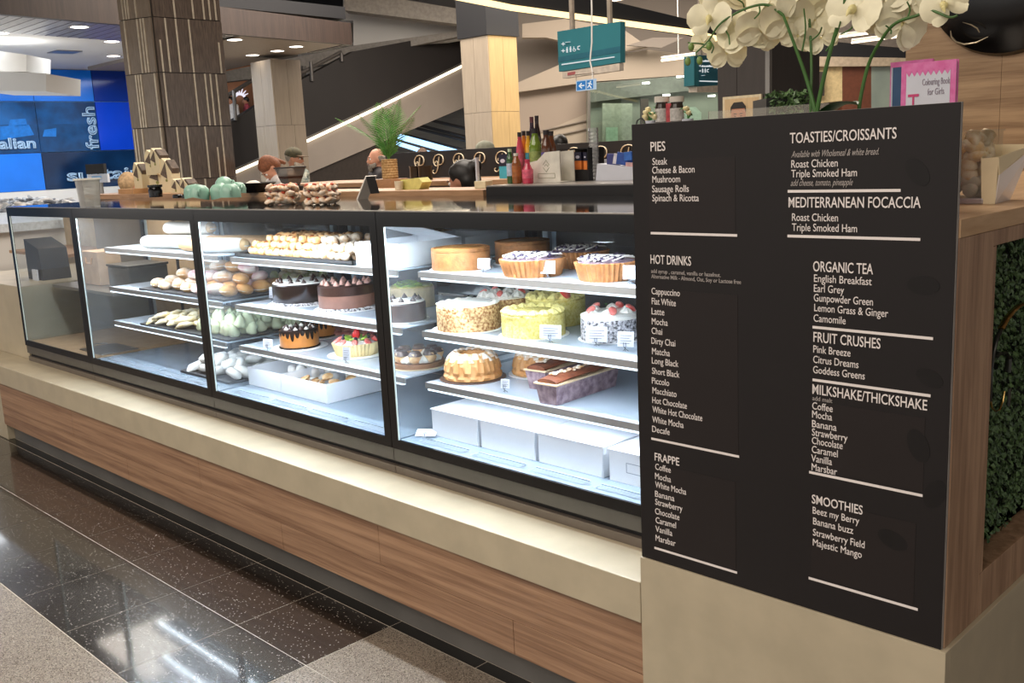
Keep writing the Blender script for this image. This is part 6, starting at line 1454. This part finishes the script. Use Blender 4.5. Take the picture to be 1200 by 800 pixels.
for (a, b, l, D_) in (((775, 71), (815, 66), 'short glowing batten light beside the small teal sign', 13), ((702, 4), (762, -8), 'glowing batten light at the top of the photo above the big teal sign', 12), ((960, 46), (1052, 35), 'thin batten light seen between the orchid stems, upper of two', 14), ((998, 50), (1068, 41), 'thin batten light seen between the orchid stems, lower of two', 14)):
    pa, pb = hd(D_, *a), hd(D_, *b); t = thing('batten_light', l, 'ceiling light', pa); mid = (pb - pa) / 2; MB().tube([mid + Vector((0, 0, .04)), Vector((mid.x, mid.y, 4.5 - pa.z))], .006, 5).build('hanging_rod', M_ring, t); MB().tube([(0, 0, 0), pb - pa], .022, 8, flat=.6).build('tube', glow('batten_glow', '#ffe6c8', 4), t)
    MB().tube([(0, 0, .03), pb - pa + Vector((0, 0, .03))], .02, 4).build('housing', M_ring, t)
# hanging signs
M_teal = mat('sign_teal', '#2f7782', .35, var=.05, scale=2); M_teald = mat('sign_teal_dark', '#276577', .35, var=.05); M_wh = glow('sign_white', '#f0f4f4', .85); M_pole = mat('pole_beige', '#9c8f80', .4, .3)
Ys = hd(8, 690, 60).y
def ys(*p): return on('Y', Ys, *p)
s1 = thing('hanging_sign', 'big teal hanging sign with white arrows and symbols', 'sign', ys(690, 60)); P(MB().prism([ys(653, 37), ys(727, 25), ys(727, 73), ys(655, 84)], (0, .06, 0)).build('sign_panel', M_teal), s1)
Yf = Ys - .003
def yf(*p): return on('Y', Yf, *p)
P(MB().prism([yf(654, 67), yf(727, 54), yf(727, 61), yf(654, 73)], (0, .002, 0)).build('dark_stripe', M_teald), s1)
P(MB().prism([on('Y', Yf - .004, *p) for p in ((658, 75), (720, 66), (720, 67.3), (658, 76.4))], (0, .002, 0)).build('white_rule', M_wh), s1)
P(MB().prism([ys(659, 84.5), ys(726, 74), ys(726, 82.5), ys(659, 92)], (0, .05, 0)).build('sign_base', mat('sign_base', '#c9bdae', .4)), s1)
P(MB().prism([on('Y', Ys - .004, *p) for p in ((665, 85), (674, 83.6), (674, 87), (665, 88.6))], (0, .003, 0)).build('red_logo', mat('logo_red', '#a85a5a', .5)), s1)
for px in (668, 712): P(MB().tube([ys(px, 36 if px < 700 else 27) + Vector((0, .03, 0)), Vector((ys(px, 30).x, Ys + .03, 4.49))], .022, 8).build('hanger_pole', M_pole), s1)
k8 = 8 / FPX
def icons(root, fn, D0, x, y, sc, kind):
    pt = lambda a, b: fn(x + a * sc, y - b * sc)
    s = MB()
    if kind == 'arrow': s.tube([pt(-2, 0), pt(2, 0)], .5 * sc * k8, 5).tube([pt(0, -2), pt(0, 2)], .5 * sc * k8, 5)
    elif kind == 'box':
        s.tube([pt(-2.2, 0), pt(2.2, .4)], 2.4 * sc * k8, 4, flat=.1)
    elif kind == 'person': s.ball(pt(0, 2.6), .8 * sc * k8, 6); s.tube([pt(0, 1.6), pt(0, -.4)], [.9 * sc * k8, 1.1 * sc * k8], 6).tube([pt(-.4, -.4), pt(-.4, -3.2)], .45 * sc * k8, 5).tube([pt(.5, -.4), pt(.5, -3.2)], .45 * sc * k8, 5)
    elif kind == 'wheel': s.tube([pt(1.6 * math.cos(a), -1.4 + 1.6 * math.sin(a)) for a in [i * .5 for i in range(3, 14)]], .35 * sc * k8, 5); s.tube([pt(-.6, 2.6), pt(-.4, -.4), pt(1.6, -1)], .45 * sc * k8, 5)
    elif kind == 'letter': s.tube([pt(1.4, 2), pt(-.8, 1.6), pt(-1, -1.6), pt(1, -2)], .6 * sc * k8, 5)
    return P(s.build('symbol', M_wh), root)
fs = lambda a, b: on('Y', Yf - .004, a, b)
for a in ((660, 51.5, 1, 'arrow'), (665.5, 49.5, 1.1, 'box'), (660, 59.5, 1, 'arrow'), (664.5, 58.5, 1, 'person'), (668.5, 57.7, 1, 'person'), (673, 57, 1, 'wheel'), (678, 56, 1, 'letter')): icons(s1, fs, 8, *a)
# exit sign hanging on a cable
x1 = thing('exit_sign', 'small blue and white running man sign with arrow, under the teal sign', 'sign', on('Y', Ys - .3, 685, 100)); fe = lambda a, b: on('Y', Ys - .3, a, b); ff = lambda a, b: on('Y', Ys - .304, a, b)
P(MB().prism([fe(675, 94.5), fe(696, 92), fe(696, 104.5), fe(675, 107)], (0, .03, 0)).build('sign_case', glow('exit_white', '#cfe2f2', .7)), x1)
M_exb = glow('exit_blue', '#3f86c8', .8)
P(MB().prism([ff(676, 95.8), ff(686, 94.5), ff(686, 104.8), ff(676, 106)], (0, .002, 0)).build('arrow_panel', M_exb), x1); P(MB().prism([ff(687.5, 94.4), ff(695, 93.4), ff(695, 103.6), ff(687.5, 104.6)], (0, .002, 0)).build('man_panel', M_exb), x1)
fg = lambda a, b: on('Y', Ys - .307, a, b)
P(MB().tube([fg(684.5, 100), fg(679, 100.6)], .005, 5).tube([fg(681.5, 97.6), fg(678.6, 100.7), fg(681.8, 103.2)], .005, 5).build('arrow', M_wh), x1)
P(MB().ball(fg(692, 95.6), .006, 6).tube([fg(691.5, 96.6), fg(690.6, 99.8), fg(692.8, 103)], .005, 5).tube([fg(690.6, 99.8), fg(688.6, 102.6)], .004, 5).tube([fg(689, 97.5), fg(691.5, 97.4), fg(693.6, 99)], .004, 5).build('running_man', M_wh), x1)
P(MB().tube([fe(674, 87.5), fe(696, 85), ], .006, 5).build('cable_bar', M_pole), x1)
P(MB().tube([Vector((fe(693, 0).x, Ys - .29, 4.49)), fe(693.5, 10), fe(693.6, 50), fe(691.5, 72), fe(694.5, 85), fe(694.5, 93)], .006, 6).build('cable', M_ceilw), x1)
P(MB().tube([fe(674.5, 87.5), fe(675.5, 95)], .005, 5).build('cable_bar', M_pole), x1)
# small sign by the dark pillar
s2 = thing('hanging_sign', 'small teal direction sign partly hidden by the dark pillar', 'sign', hd(10, 828, 80)); Xs = s2.location.x; gx = lambda a, b: on('X', Xs, a, b); gf = lambda a, b: on('X', Xs + .006, a, b)
P(MB().prism([gx(819, 64.5), gx(850, 66), gx(850, 99), gx(819, 101)], (-.12, 0, 0)).build('sign_panel', M_teald), s2)
P(MB().prism([gx(813.5, 65), gx(818.8, 64.5), gx(818.8, 101), gx(813.5, 100)], (-.12, 0, 0)).build('sign_side', M_teal), s2)
P(MB().prism([gx(817, 101.6), gx(850, 99.5), gx(850, 107), gx(817, 107.5)], (-.1, 0, 0)).build('sign_base', mat('sign_base', '#c9bdae', .4)), s2)
P(MB().prism([gf(820, 94.3), gf(843, 95), gf(843, 96.2), gf(820, 95.4)], (-.004, 0, 0)).build('white_rule', M_wh), s2)
for i, (y_, w0, w1) in enumerate(((71, 822, 836), (77, 822, 838))):
    m_ = MB(); x_ = w0; R_ = random.Random(i)
    while x_ < w1:
        hh_ = R_.choice((1.2, 1.7, 2.2)); m_.prism([gf(x_, y_ + 1.4), gf(x_ + .9, y_ + 1.4), gf(x_ + .9, y_ + 1.4 - hh_), gf(x_, y_ + 1.4 - hh_)], (-.002, 0, 0)); x_ += 1.15
    q_ = m_.build('small_print', M_wh); q_['kind'] = 'stuff'; P(q_, s2)
for a in ((820.5, 77, .6, 'arrow'), (820.5, 83, .6, 'arrow'), (823.5, 82.5, .8, 'person'), (826.5, 82.5, .8, 'person'), (829.5, 82.7, .8, 'letter'), (824, 88.5, .8, 'box')): icons(s2, gf, 10, *a)
for a, b in (((838, 69), (841.5, 74)), ((838.5, 76), (842, 80.5))): P(MB().tube([gf(*a), gf(*b)], .010, 5).build('symbol', M_wh), s2)
P(MB().tube([gx(826, 64) + Vector((-.05, 0, 0)), Vector((Xs - .05, gx(826, 64).y, 4.49))], .02, 8).build('hanger_pole', M_pole), s2)
# shop beyond, between pillar and oak wall
fs_ = struct(thing('wall_far', 'cream and brown shop front beyond the orchid', 'shopfront', hd(16, 1000, 90)))
P(hprism([(950, 46), (1070, 58), (1070, 68), (950, 66)], 15, .3).build('black_fascia', M_ceild), fs_)
P(hprism([(950, 66), (1070, 68), (1070, 77), (950, 78)], 15, .3).build('cream_fascia', mat('fascia_cream', '#b5a58f', .6)), fs_)
P(hprism([(950, 78), (987, 77.5), (987, 118), (950, 122)], 15.1, .2).build('cream_panel', mat('panel_cream', '#d2bd8e', .6)), fs_)
P(hprism([(950, 84), (966, 84), (966, 112), (950, 112)], 15.0, .1).build('dark_opening', M_dkbrown), fs_)
P(hprism([(987, 77), (1021, 76.5), (1021, 130), (987, 130)], 15.1, .2).build('brown_panel', mat('panel_brown', '#6b3d2a', .5, var=.1)), fs_)
P(hprism([(1021, 76.5), (1075, 76), (1075, 130), (1021, 130)], 15.1, .2).build('glass_panel', mat('panel_greygreen', '#9aa79a', .3, scale=1.2, c2='#7d8a84')), fs_)
P(hprism([(940, 112), (1080, 112), (1080, 180), (940, 180)], 15.4, .2).build('lower_wall', mat('lower_taupe', '#7d6d60', .6)), fs_)
P(hprism([(940, -10), (1080, -10), (1080, 58), (940, 46)], 15.6, .2).build('ceiling_band', mat('band_greyed', '#8b8076', .6)), fs_)
gh = hd(7, 927, 116); t = thing('hedge_planter', 'dark green leafy planter box in front of the dark pillar', 'planter', gh); R = random.Random(6); kk = 7 / FPX
MB().box((-24 * kk, .1, FZ - gh.z), (24 * kk, .5, 3 * kk)).build('planter_box', M_blackm, t); s = bmesh.new()
for i in range(500):
    c = Vector((R.uniform(-20, 22) * kk, R.uniform(.02, .3), R.uniform(-18, 9) * kk)); a = Vector((R.uniform(-1, 1), R.uniform(-1, 1), R.uniform(-1, 1))).normalized() * .03; b = Vector((R.uniform(-1, 1), R.uniform(-1, 1), R.uniform(-1, 1))).normalized() * .015
    s.faces.new([s.verts.new(c + a), s.verts.new(c + b), s.verts.new(c - a), s.verts.new(c - b)])
me = bpy.data.meshes.new('hedge_leaves'); s.to_mesh(me); s.free(); me.materials.append(M_leaf); q = place('hedge_leaves', me, t); q['kind'] = 'stuff'; t.rotation_euler = (0, 0, .78)
struct(MB().box((-17, 21, FZ), (14, 21.2, 4.5)).build('wall_north', M_wallg), 'plain beige far wall of the mall hall', 'wall')
# second escalator in the distance: rails and blue light
e2 = struct(thing('trim_10', 'distant escalator with dark rails and a blue light line', 'escalator', hd(13.5, 510, 160)))
P(hprism([(440, 120), (560, 120), (560, 200), (440, 200)], 22, .2).build('back_wall', mat('hall_grey', '#97958f', .6, scale=.8, stretch=(1, 1, 8), c2='#b8b5ae')), e2)
for i, (a, b) in enumerate((((506, 141), (552, 152)), ((493, 147), (552, 162)), ((487, 150), (552, 166)), ((474, 158), (552, 178)))):
    P(MB().tube([hd(20, *a), hd(18, *b)], .03, 6).build('dark_rail', M_dkbrown), e2)
P(MB().tube([hd(19.5, 468, 160), hd(18, 540, 180)], .055, 6).build('blue_light', glow('blue_line', '#9fd0ff', 2.5)), e2)
P(MB().tube([hd(19.4, 466, 168), hd(18, 505, 180)], .04, 6).build('blue_light', MATS['blue_line']), e2)
# low furniture at the left edge
bl = thing('bread_shelf', 'beige display wall with bread behind the left end of the kiosk', 'shelf', (-5.9, 1.6, 0))
P(MB().box((-6.2, 1.2, 0), (-5.25, 1.26, 1.28)).build('back_panel', mat('shelf_beige', '#b7a27c', .6)), bl)
P(MB().box((-6.2, .8, .98), (-5.25, 1.2, 1.0)).build('shelf', M_oakS), bl)
for k, px in enumerate((-6, 3, 9)):
    p = on('Y', 1.0, px, 295); q = MB().ball((0, 0, 0), (.09, .06, .05), 12).build('bread_loaf', M_roll, None, 'full', jitter=.006, jscale=20); q.location = (p.x, 1.0, 1.046 + .0); tag(q, 'golden bread loaf at the left edge of the photo, %s of three' % ['leftmost', 'middle', 'rightmost'][k], 'bread', 'loaves at the left edge')
t = thing('black_till', 'black till with a pale note on the stone end block', 'till', (-4.40, .34, .9455)); MB().prism([(-.12, 0, 0), (.10, 0, 0), (.08, 0, .17), (-.12, 0, .22)], (0, .15, 0)).build('till_body', M_blackm, t); MB().box((.0, -.02, .0), (.07, -.012, .06)).build('note', M_card, t)
flush_text()
# ================================================================ PEOPLE
M_skin = mat('skin', '#bd8468', .5, var=.06, scale=30); M_skin2 = mat('skin_pink', '#cf9478', .5, var=.06, scale=30)
M_white_eye = mat('eye_white', '#e6e0d8', .3); M_iris = mat('eye_dark', '#241a16', .2)
def remesh(o, vox, sm=3):
    m = o.modifiers.new('remesh', 'REMESH'); m.mode = 'VOXEL'; m.voxel_size = vox; m.use_smooth_shade = True
    s = o.modifiers.new('smooth', 'SMOOTH'); s.iterations = sm; s.factor = .5
def person(label, loc, face, H, skin, shirt, hair=None, hair_style='short', beard=None, cap=None, nod=0, turn=0, trousers='#2b2c33', arm='down', lean=0, group=None, wide=1, scale=1):
    """figure standing at loc; local -Y is its front; face = world heading of the front"""
    t = thing('person', label, 'person', loc, 0, group); t.rotation_euler = (0, 0, face + math.pi / 2); t.scale = (scale,) * 3
    hh = H / 7.5 * .98; zt = H; hc = Vector((0, -.01, H - hh * .53))
    L = Matrix.Rotation(lean, 4, 'X')
    sh = H * .835; hipz = H * .52; S = H / 1.75
    def up(p):  # bend the upper body about the hips
        p = Vector(p)
        if lean and p.z > hipz: q = L @ (p - Vector((0, 0, hipz))); return q + Vector((0, 0, hipz))
        return p
    neck = up((0, 0, sh + .03 * S)); HC = up(hc)
    HR = Matrix.Rotation(lean, 4, 'X') @ Matrix.Rotation(turn, 4, 'Z') @ Matrix.Rotation(nod, 4, 'X')
    def head(p): return HC + HR @ (Vector(p) * S)
    def seg(s, a, b, ra, rb, n=5):
        a, b = Vector(a), Vector(b)
        for i in range(n + 1):
            u = i / n; s.ball(a.lerp(b, u), ra + (rb - ra) * u, 12)
    s = MB()
    M3 = HR
    s.ball(head((0, .012, .012)), (.073 * S, .092 * S, .100 * S), 20, M3)        # cranium
    s.ball(head((0, -.020, -.035)), (.058 * S, .070 * S, .078 * S), 16, M3)     # face
    s.ball(head((0, -.050, -.088)), (.032 * S, .032 * S, .026 * S), 10, M3)      # chin
    s.ball(head((0, -.096, -.020)), (.011 * S, .014 * S, .026 * S), 8, M3)       # nose bridge
    s.ball(head((0, -.105, -.036)), (.015 * S, .016 * S, .012 * S), 8, M3)       # nose tip
    s.ball(head((0, -.084, .012)), (.046 * S, .014 * S, .011 * S), 8, M3)        # brow
    s.ball(head((0, -.090, -.062)), (.024 * S, .013 * S, .006 * S), 8, M3); s.ball(head((0, -.088, -.072)), (.021 * S, .013 * S, .006 * S), 8, M3)
    for sx in (-1, 1): s.ball(head((sx * .074, .005, -.015)), (.010 * S, .018 * S, .030 * S), 8, M3); s.ball(head((sx * .04, -.068, -.035)), (.022 * S, .02 * S, .022 * S), 8, M3)
    seg(s, neck - Vector((0, 0, .04 * S)), head((0, .025, -.07)), .055 * S, .050 * S, 4)
    def torso(s, g=0):
        for z, rx, ry in ((.53, .165, .115), (.58, .160, .112), (.62, .145, .105), (.66, .145, .105), (.70, .160, .112), (.74, .172, .115), (.78, .168, .105), (.815, .14, .088)):
            s.ball(up((0, .005, H * z)), (rx * S + g, ry * S + g, .055 * S + g), 16, L if lean else None)
        for sx in (-1, 1): seg(s, up((sx * .06 * S, 0, sh + .005 * S)), up((sx * .175 * S, 0, sh - .02 * S)), .055 * S + g, .058 * S + g, 3)
    torso(s)
    for sx in (-1, 1):
        shd = up((sx * .185 * S, 0, sh - .03 * S))
        if arm == 'down': el = up((sx * .235 * S, .01, H * .635)); wr = up((sx * .23 * S, -.08 * S, H * .50))
        else: el = up((sx * .235 * S, -.06, H * .64)); wr = up((sx * .10 * S, -.27 * S, H * .66))
        seg(s, shd, el, .050 * S, .040 * S, 5); seg(s, el, wr, .040 * S, .027 * S, 5)
        d = (wr - el).normalized(); pm = wr + d * .05 * S; s.ball(pm, (.028 * S, .028 * S, .034 * S), 10); s.ball(wr + d * .02 * S, .026 * S, 8)
        sd = Vector((1, 0, 0)); nrm = d.cross(sd).normalized()
        for k, ll in enumerate((.066, .074, .070, .056)):
            b = pm + d * .022 * S + sd * (k - 1.5) * .0155 * S; m_ = b + d * ll * .5 * S; e = b + d * ll * .85 * S + nrm * .015 * S
            seg(s, b, m_, .0085 * S, .008 * S, 3); seg(s, m_, e, .008 * S, .0068 * S, 3)
        tb = pm - d * .01 * S - sd * sx * .024 * S; seg(s, tb, tb + (d * .035 - sd * sx * .022) * S, .010 * S, .008 * S, 3)
        seg(s, (sx * .09 * S, 0, hipz), (sx * .10 * S, -.01, H * .28), .085 * S, .056 * S, 6); seg(s, (sx * .10 * S, -.01, H * .28), (sx * .105 * S, .01, H * .05), .056 * S, .036 * S, 6)
        seg(s, (sx * .105 * S, .02, .035), (sx * .115 * S, -.13 * S, .03), .034, .03, 4)
    o = s.build('body', skin, t); remesh(o, .013)
    # eyes
    for sx in (-1, 1):
        e = MB(); e.ball((0, 0, 0), .0115 * S, 10); o = e.build('eye', M_white_eye, t, True, loc=head((sx * .031, -.080, -.006))); q = MB().ball((0, 0, 0), .0062 * S, 8).build('iris', M_iris, o, True, loc=(HR @ Vector((0, -.0075 * S, 0))))
        for (a, b) in (((sx * .046, -.086, .010), (sx * .018, -.094, .014)),): MB().tube([head(a), head(((a[0] + b[0]) / 2, a[1] - .006, .018)), head(b)], .004 * S, 5).build('eyebrow', mat('brow', '#4a362b', .8), t, True)
    MB().tube([head((-.022, -.100, -.067)), head((0, -.106, -.066)), head((.022, -.100, -.067))], .0035 * S, 5).build('mouth', mat('lips', '#8e4a40', .5), t, True)
    # shirt
    s = MB(); torso(s, .012)
    for sx in (-1, 1):
        shd = up((sx * .185 * S, 0, sh - .03 * S))
        if arm == 'down': el = up((sx * .235 * S, .01, H * .635)); wr = up((sx * .23 * S, -.075 * S, H * .51))
        else: el = up((sx * .235 * S, -.06, H * .64)); wr = up((sx * .11 * S, -.25 * S, H * .66))
        seg(s, shd, el, .064 * S, .054 * S, 6); seg(s, el, wr, .054 * S, .040 * S, 6)
    seg(s, neck - Vector((0, 0, .05 * S)), neck + Vector((0, 0, .005)), .075 * S, .066 * S, 3)
    o = s.build('shirt', shirt, t); remesh(o, .016); o.scale = (wide, wide, 1)
    s = MB()
    for sx in (-1, 1): seg(s, (sx * .09 * S, 0, hipz), (sx * .10 * S, -.01, H * .28), .098 * S, .074 * S, 6); seg(s, (sx * .10 * S, -.01, H * .28), (sx * .105 * S, .01, H * .055), .074 * S, .055 * S, 6)
    s.ball((0, 0, H * .53), (.168 * S, .125 * S, .08 * S), 14); o = s.build('trousers', mat('trousers_' + trousers[1:], trousers, .8), t); remesh(o, .022)
    for sx in (-1, 1): MB().tube([(sx * .105 * S, .055, .035), (sx * .108 * S, 0, .045), (sx * .115 * S, -.13 * S, .035), (sx * .115 * S, -.19 * S, .028)], [.034, .042, .043, .022], 10, flat=.8).build('shoe', M_blackm, t, True)
    if hair:
        s = MB()
        if hair_style in ('short', 'bun', 'long', 'tied'):
            s.ball(head((0, .022, .026)), (.081 * S, .097 * S, .096 * S), 18, M3)
            if hair_style != 'short':
                s.ball(head((0, .05, -.02)), (.078 * S, .07 * S, .085 * S), 14, M3)
            if hair_style == 'bun': s.ball(head((0, .115, .055)), (.045 * S, .042 * S, .045 * S), 12, M3); s.ball(head((0, -.01, .05)), (.078 * S, .07 * S, .06 * S), 12, M3)
            if hair_style in ('long', 'bun'): seg(s, head((0, .06, -.02)), head((0, .08, -.22)), .062 * S, .05 * S, 6)
            if hair_style == 'tied': seg(s, head((0, .10, .0)), head((0, .13, -.12)), .03 * S, .02 * S, 5); s.ball(head((0, -.015, .045)), (.076 * S, .068 * S, .062 * S), 12, M3)
        else:  # fringe round a bald crown
            for a in range(20, 161, 14): s.ball(head((.070 * math.cos(math.radians(a)), .018 + .076 * math.sin(math.radians(a)), -.005)), (.016 * S, .018 * S, .04 * S), 8, M3)
            for sx in (-1, 1): s.ball(head((sx * .073, .03, .0)), (.012 * S, .04 * S, .04 * S), 8, M3)
        o = s.build('hair', hair, t, True, jitter=.003, jscale=60); remesh(o, .009, 2)
    if beard:
        s = MB()
        for a in range(-80, 81, 16): s.ball(head((.058 * math.sin(math.radians(a)), -.025 - .058 * math.cos(math.radians(a)), -.068 - .02 * math.cos(math.radians(a)))), (.020 * S, .020 * S, .030 * S), 8, M3)
        s.ball(head((0, -.072, -.115)), (.036 * S, .028 * S, .038 * S), 10, M3)
        s.ball(head((0, -.103, -.052)), (.026 * S, .010 * S, .007 * S), 8, M3)
        o = s.build('beard', beard, t, True, jitter=.003, jscale=80); remesh(o, .008, 1)
    if cap:
        s = MB(); s.ball(head((0, .014, .045)), (.088 * S, .104 * S, .078 * S), 18, M3)
        o = s.build('cap_crown', cap[0], t, True)
        s = MB(); g = []
        for i in range(9):
            a = math.radians(-62 + 124 * i / 8); g.append((s.bm.verts.new(head((.080 * math.sin(a), .01 - .088 * math.cos(a), .034))), s.bm.verts.new(head((.086 * math.sin(a), -.005 - .165 * math.cos(a) ** .8, .018)))))
        for i in range(8): s.bm.faces.new((g[i][0], g[i + 1][0], g[i + 1][1], g[i][1]))
        o = s.build('cap_peak', cap[1], t, True); m = o.modifiers.new('thick', 'SOLIDIFY'); m.thickness = .004
        MB().ball(head((0, .014, .120)), .009 * S, 8).build('cap_button', cap[0], t, True)
    return t
def stand(px, py_top, D, H):
    """foot position of a figure whose head top is at the pixel, given its height"""
    p = hd(D, px, py_top); return Vector((p.x, p.y, p.z - H))
def atg(px, py, D, H):
    p = hd(D, px, py); return Vector((p.x, p.y, 0)), p.z
HR_ = math.atan2(AR.y, AR.x)  # heading pointing to image right
def heading(deg): return HR_ + math.radians(deg)
M_fleece = mat('fleece_stripes', '#2f4a50', .9, scale=9, stretch=(1, 1, 3.2), c2='#c4c4b4'); M_capo = mat('cap_olive', '#3c3a2c', .8, scale=30, c2='#5a5238'); M_capb = mat('cap_brim', '#5a4632', .8)
M_greyh = mat('hair_grey', '#8d8479', .9, var=.2, scale=60); M_beard = mat('beard_grey', '#b5aa9c', .9, var=.25, scale=80); M_redh = mat('hair_auburn', '#7d4a2e', .7, var=.25, scale=60); M_darkh = mat('hair_black', '#15110f', .45, var=.2, scale=60); M_brownh = mat('hair_brown', '#4a3426', .7, var=.2, scale=60); M_blond = mat('hair_blond', '#bfa07a', .7, var=.2, scale=60)
def put(label, px, py_top, D, skin, shirt, hdg, extra=0, **kw):
    g, z = atg(px, py_top, D, 0); H = z + extra
    H = (z if not kw.get('cap') else z - .012) - FZ
    return person(label, (g.x, g.y, FZ), heading(hdg), H, skin, shirt, **kw)
put('bearded man in an olive cap and striped fleece, looking right', 343, 171, 10, M_skin, M_fleece, -12, cap=(M_capo, M_capb), hair=M_greyh, beard=M_beard, nod=.05, wide=1.2)
put('bald man with grey goatee in a dark jacket, facing left beside the palm', 441, 173, 9.6, M_skin2, mat('jacket_dark', '#3c383b', .8), 205, hair=M_greyh, hair_style='fringe', beard=M_greyh, trousers='#3a3b40')
g, z = atg(300, 199, 8.7, 0)
person('woman with auburn hair bending her head down behind the mint cups', (g.x + .10, g.y + .35, FZ), heading(215), 1.50, M_skin2, mat('blouse_white', '#d6d2cf', .8), hair=M_redh, hair_style='tied', nod=.55, lean=.42, arm='fold', trousers='#2b2c33')
put('woman with black hair in a bun and black top, seen from behind', 543, 187, 4.75, M_skin, mat('top_black', '#141314', .85), 150, hair=M_darkh, hair_style='bun', nod=.25, arm='fold')
put('man in a grey-green cap seen just above the black screen', 568, 163, 9.0, M_skin2, mat('shirt_grey', '#5d6166', .8), 5, cap=(mat('cap_greygreen', '#8b8c7c', .8, scale=30), mat('cap_greygreen', '#8b8c7c')), hair=M_greyh)
put('distant dark-haired person beyond the palm, only the crown of the head showing', 495, 173, 12.5, M_skin, mat('shirt_blue', '#43506a', .8), 60, hair=M_brownh)
put('dark-haired person behind the tall drink bottles', 655, 157, 9.0, M_skin, mat('shirt_charcoal', '#3a3537', .8), 120, hair=M_darkh, hair_style='long')
put('fair-haired person behind the left end of the sandwich boxes', 150, 201, 7.0, M_skin2, mat('shirt_cream', '#b9a898', .8), 60, hair=M_blond)
# two people on the upper level behind the emblem
fl2 = struct(MB().box((-17.5, 6.35, 1.62), (-12.6, 7.8, 1.70)).build('floor_2', M_trav), 'edge of the upper level floor behind the balustrade', 'floor')
for i, (px, py, c, tx) in enumerate(((270, 113, '#d9d4d0', 'in a white top, left of two'), (288, 113, '#b04a56', 'in a red top, right of two'))):
    p = on('X', -13.4, px, py); put_ = person('small distant person %s on the upper level' % tx, (p.x, p.y, 1.7005), heading(200 if i else 250), p.z - 1.70 if p.z - 1.70 > .9 else 1.0, M_skin, mat('shirt_' + c[1:], c, .8), hair=M_darkh)
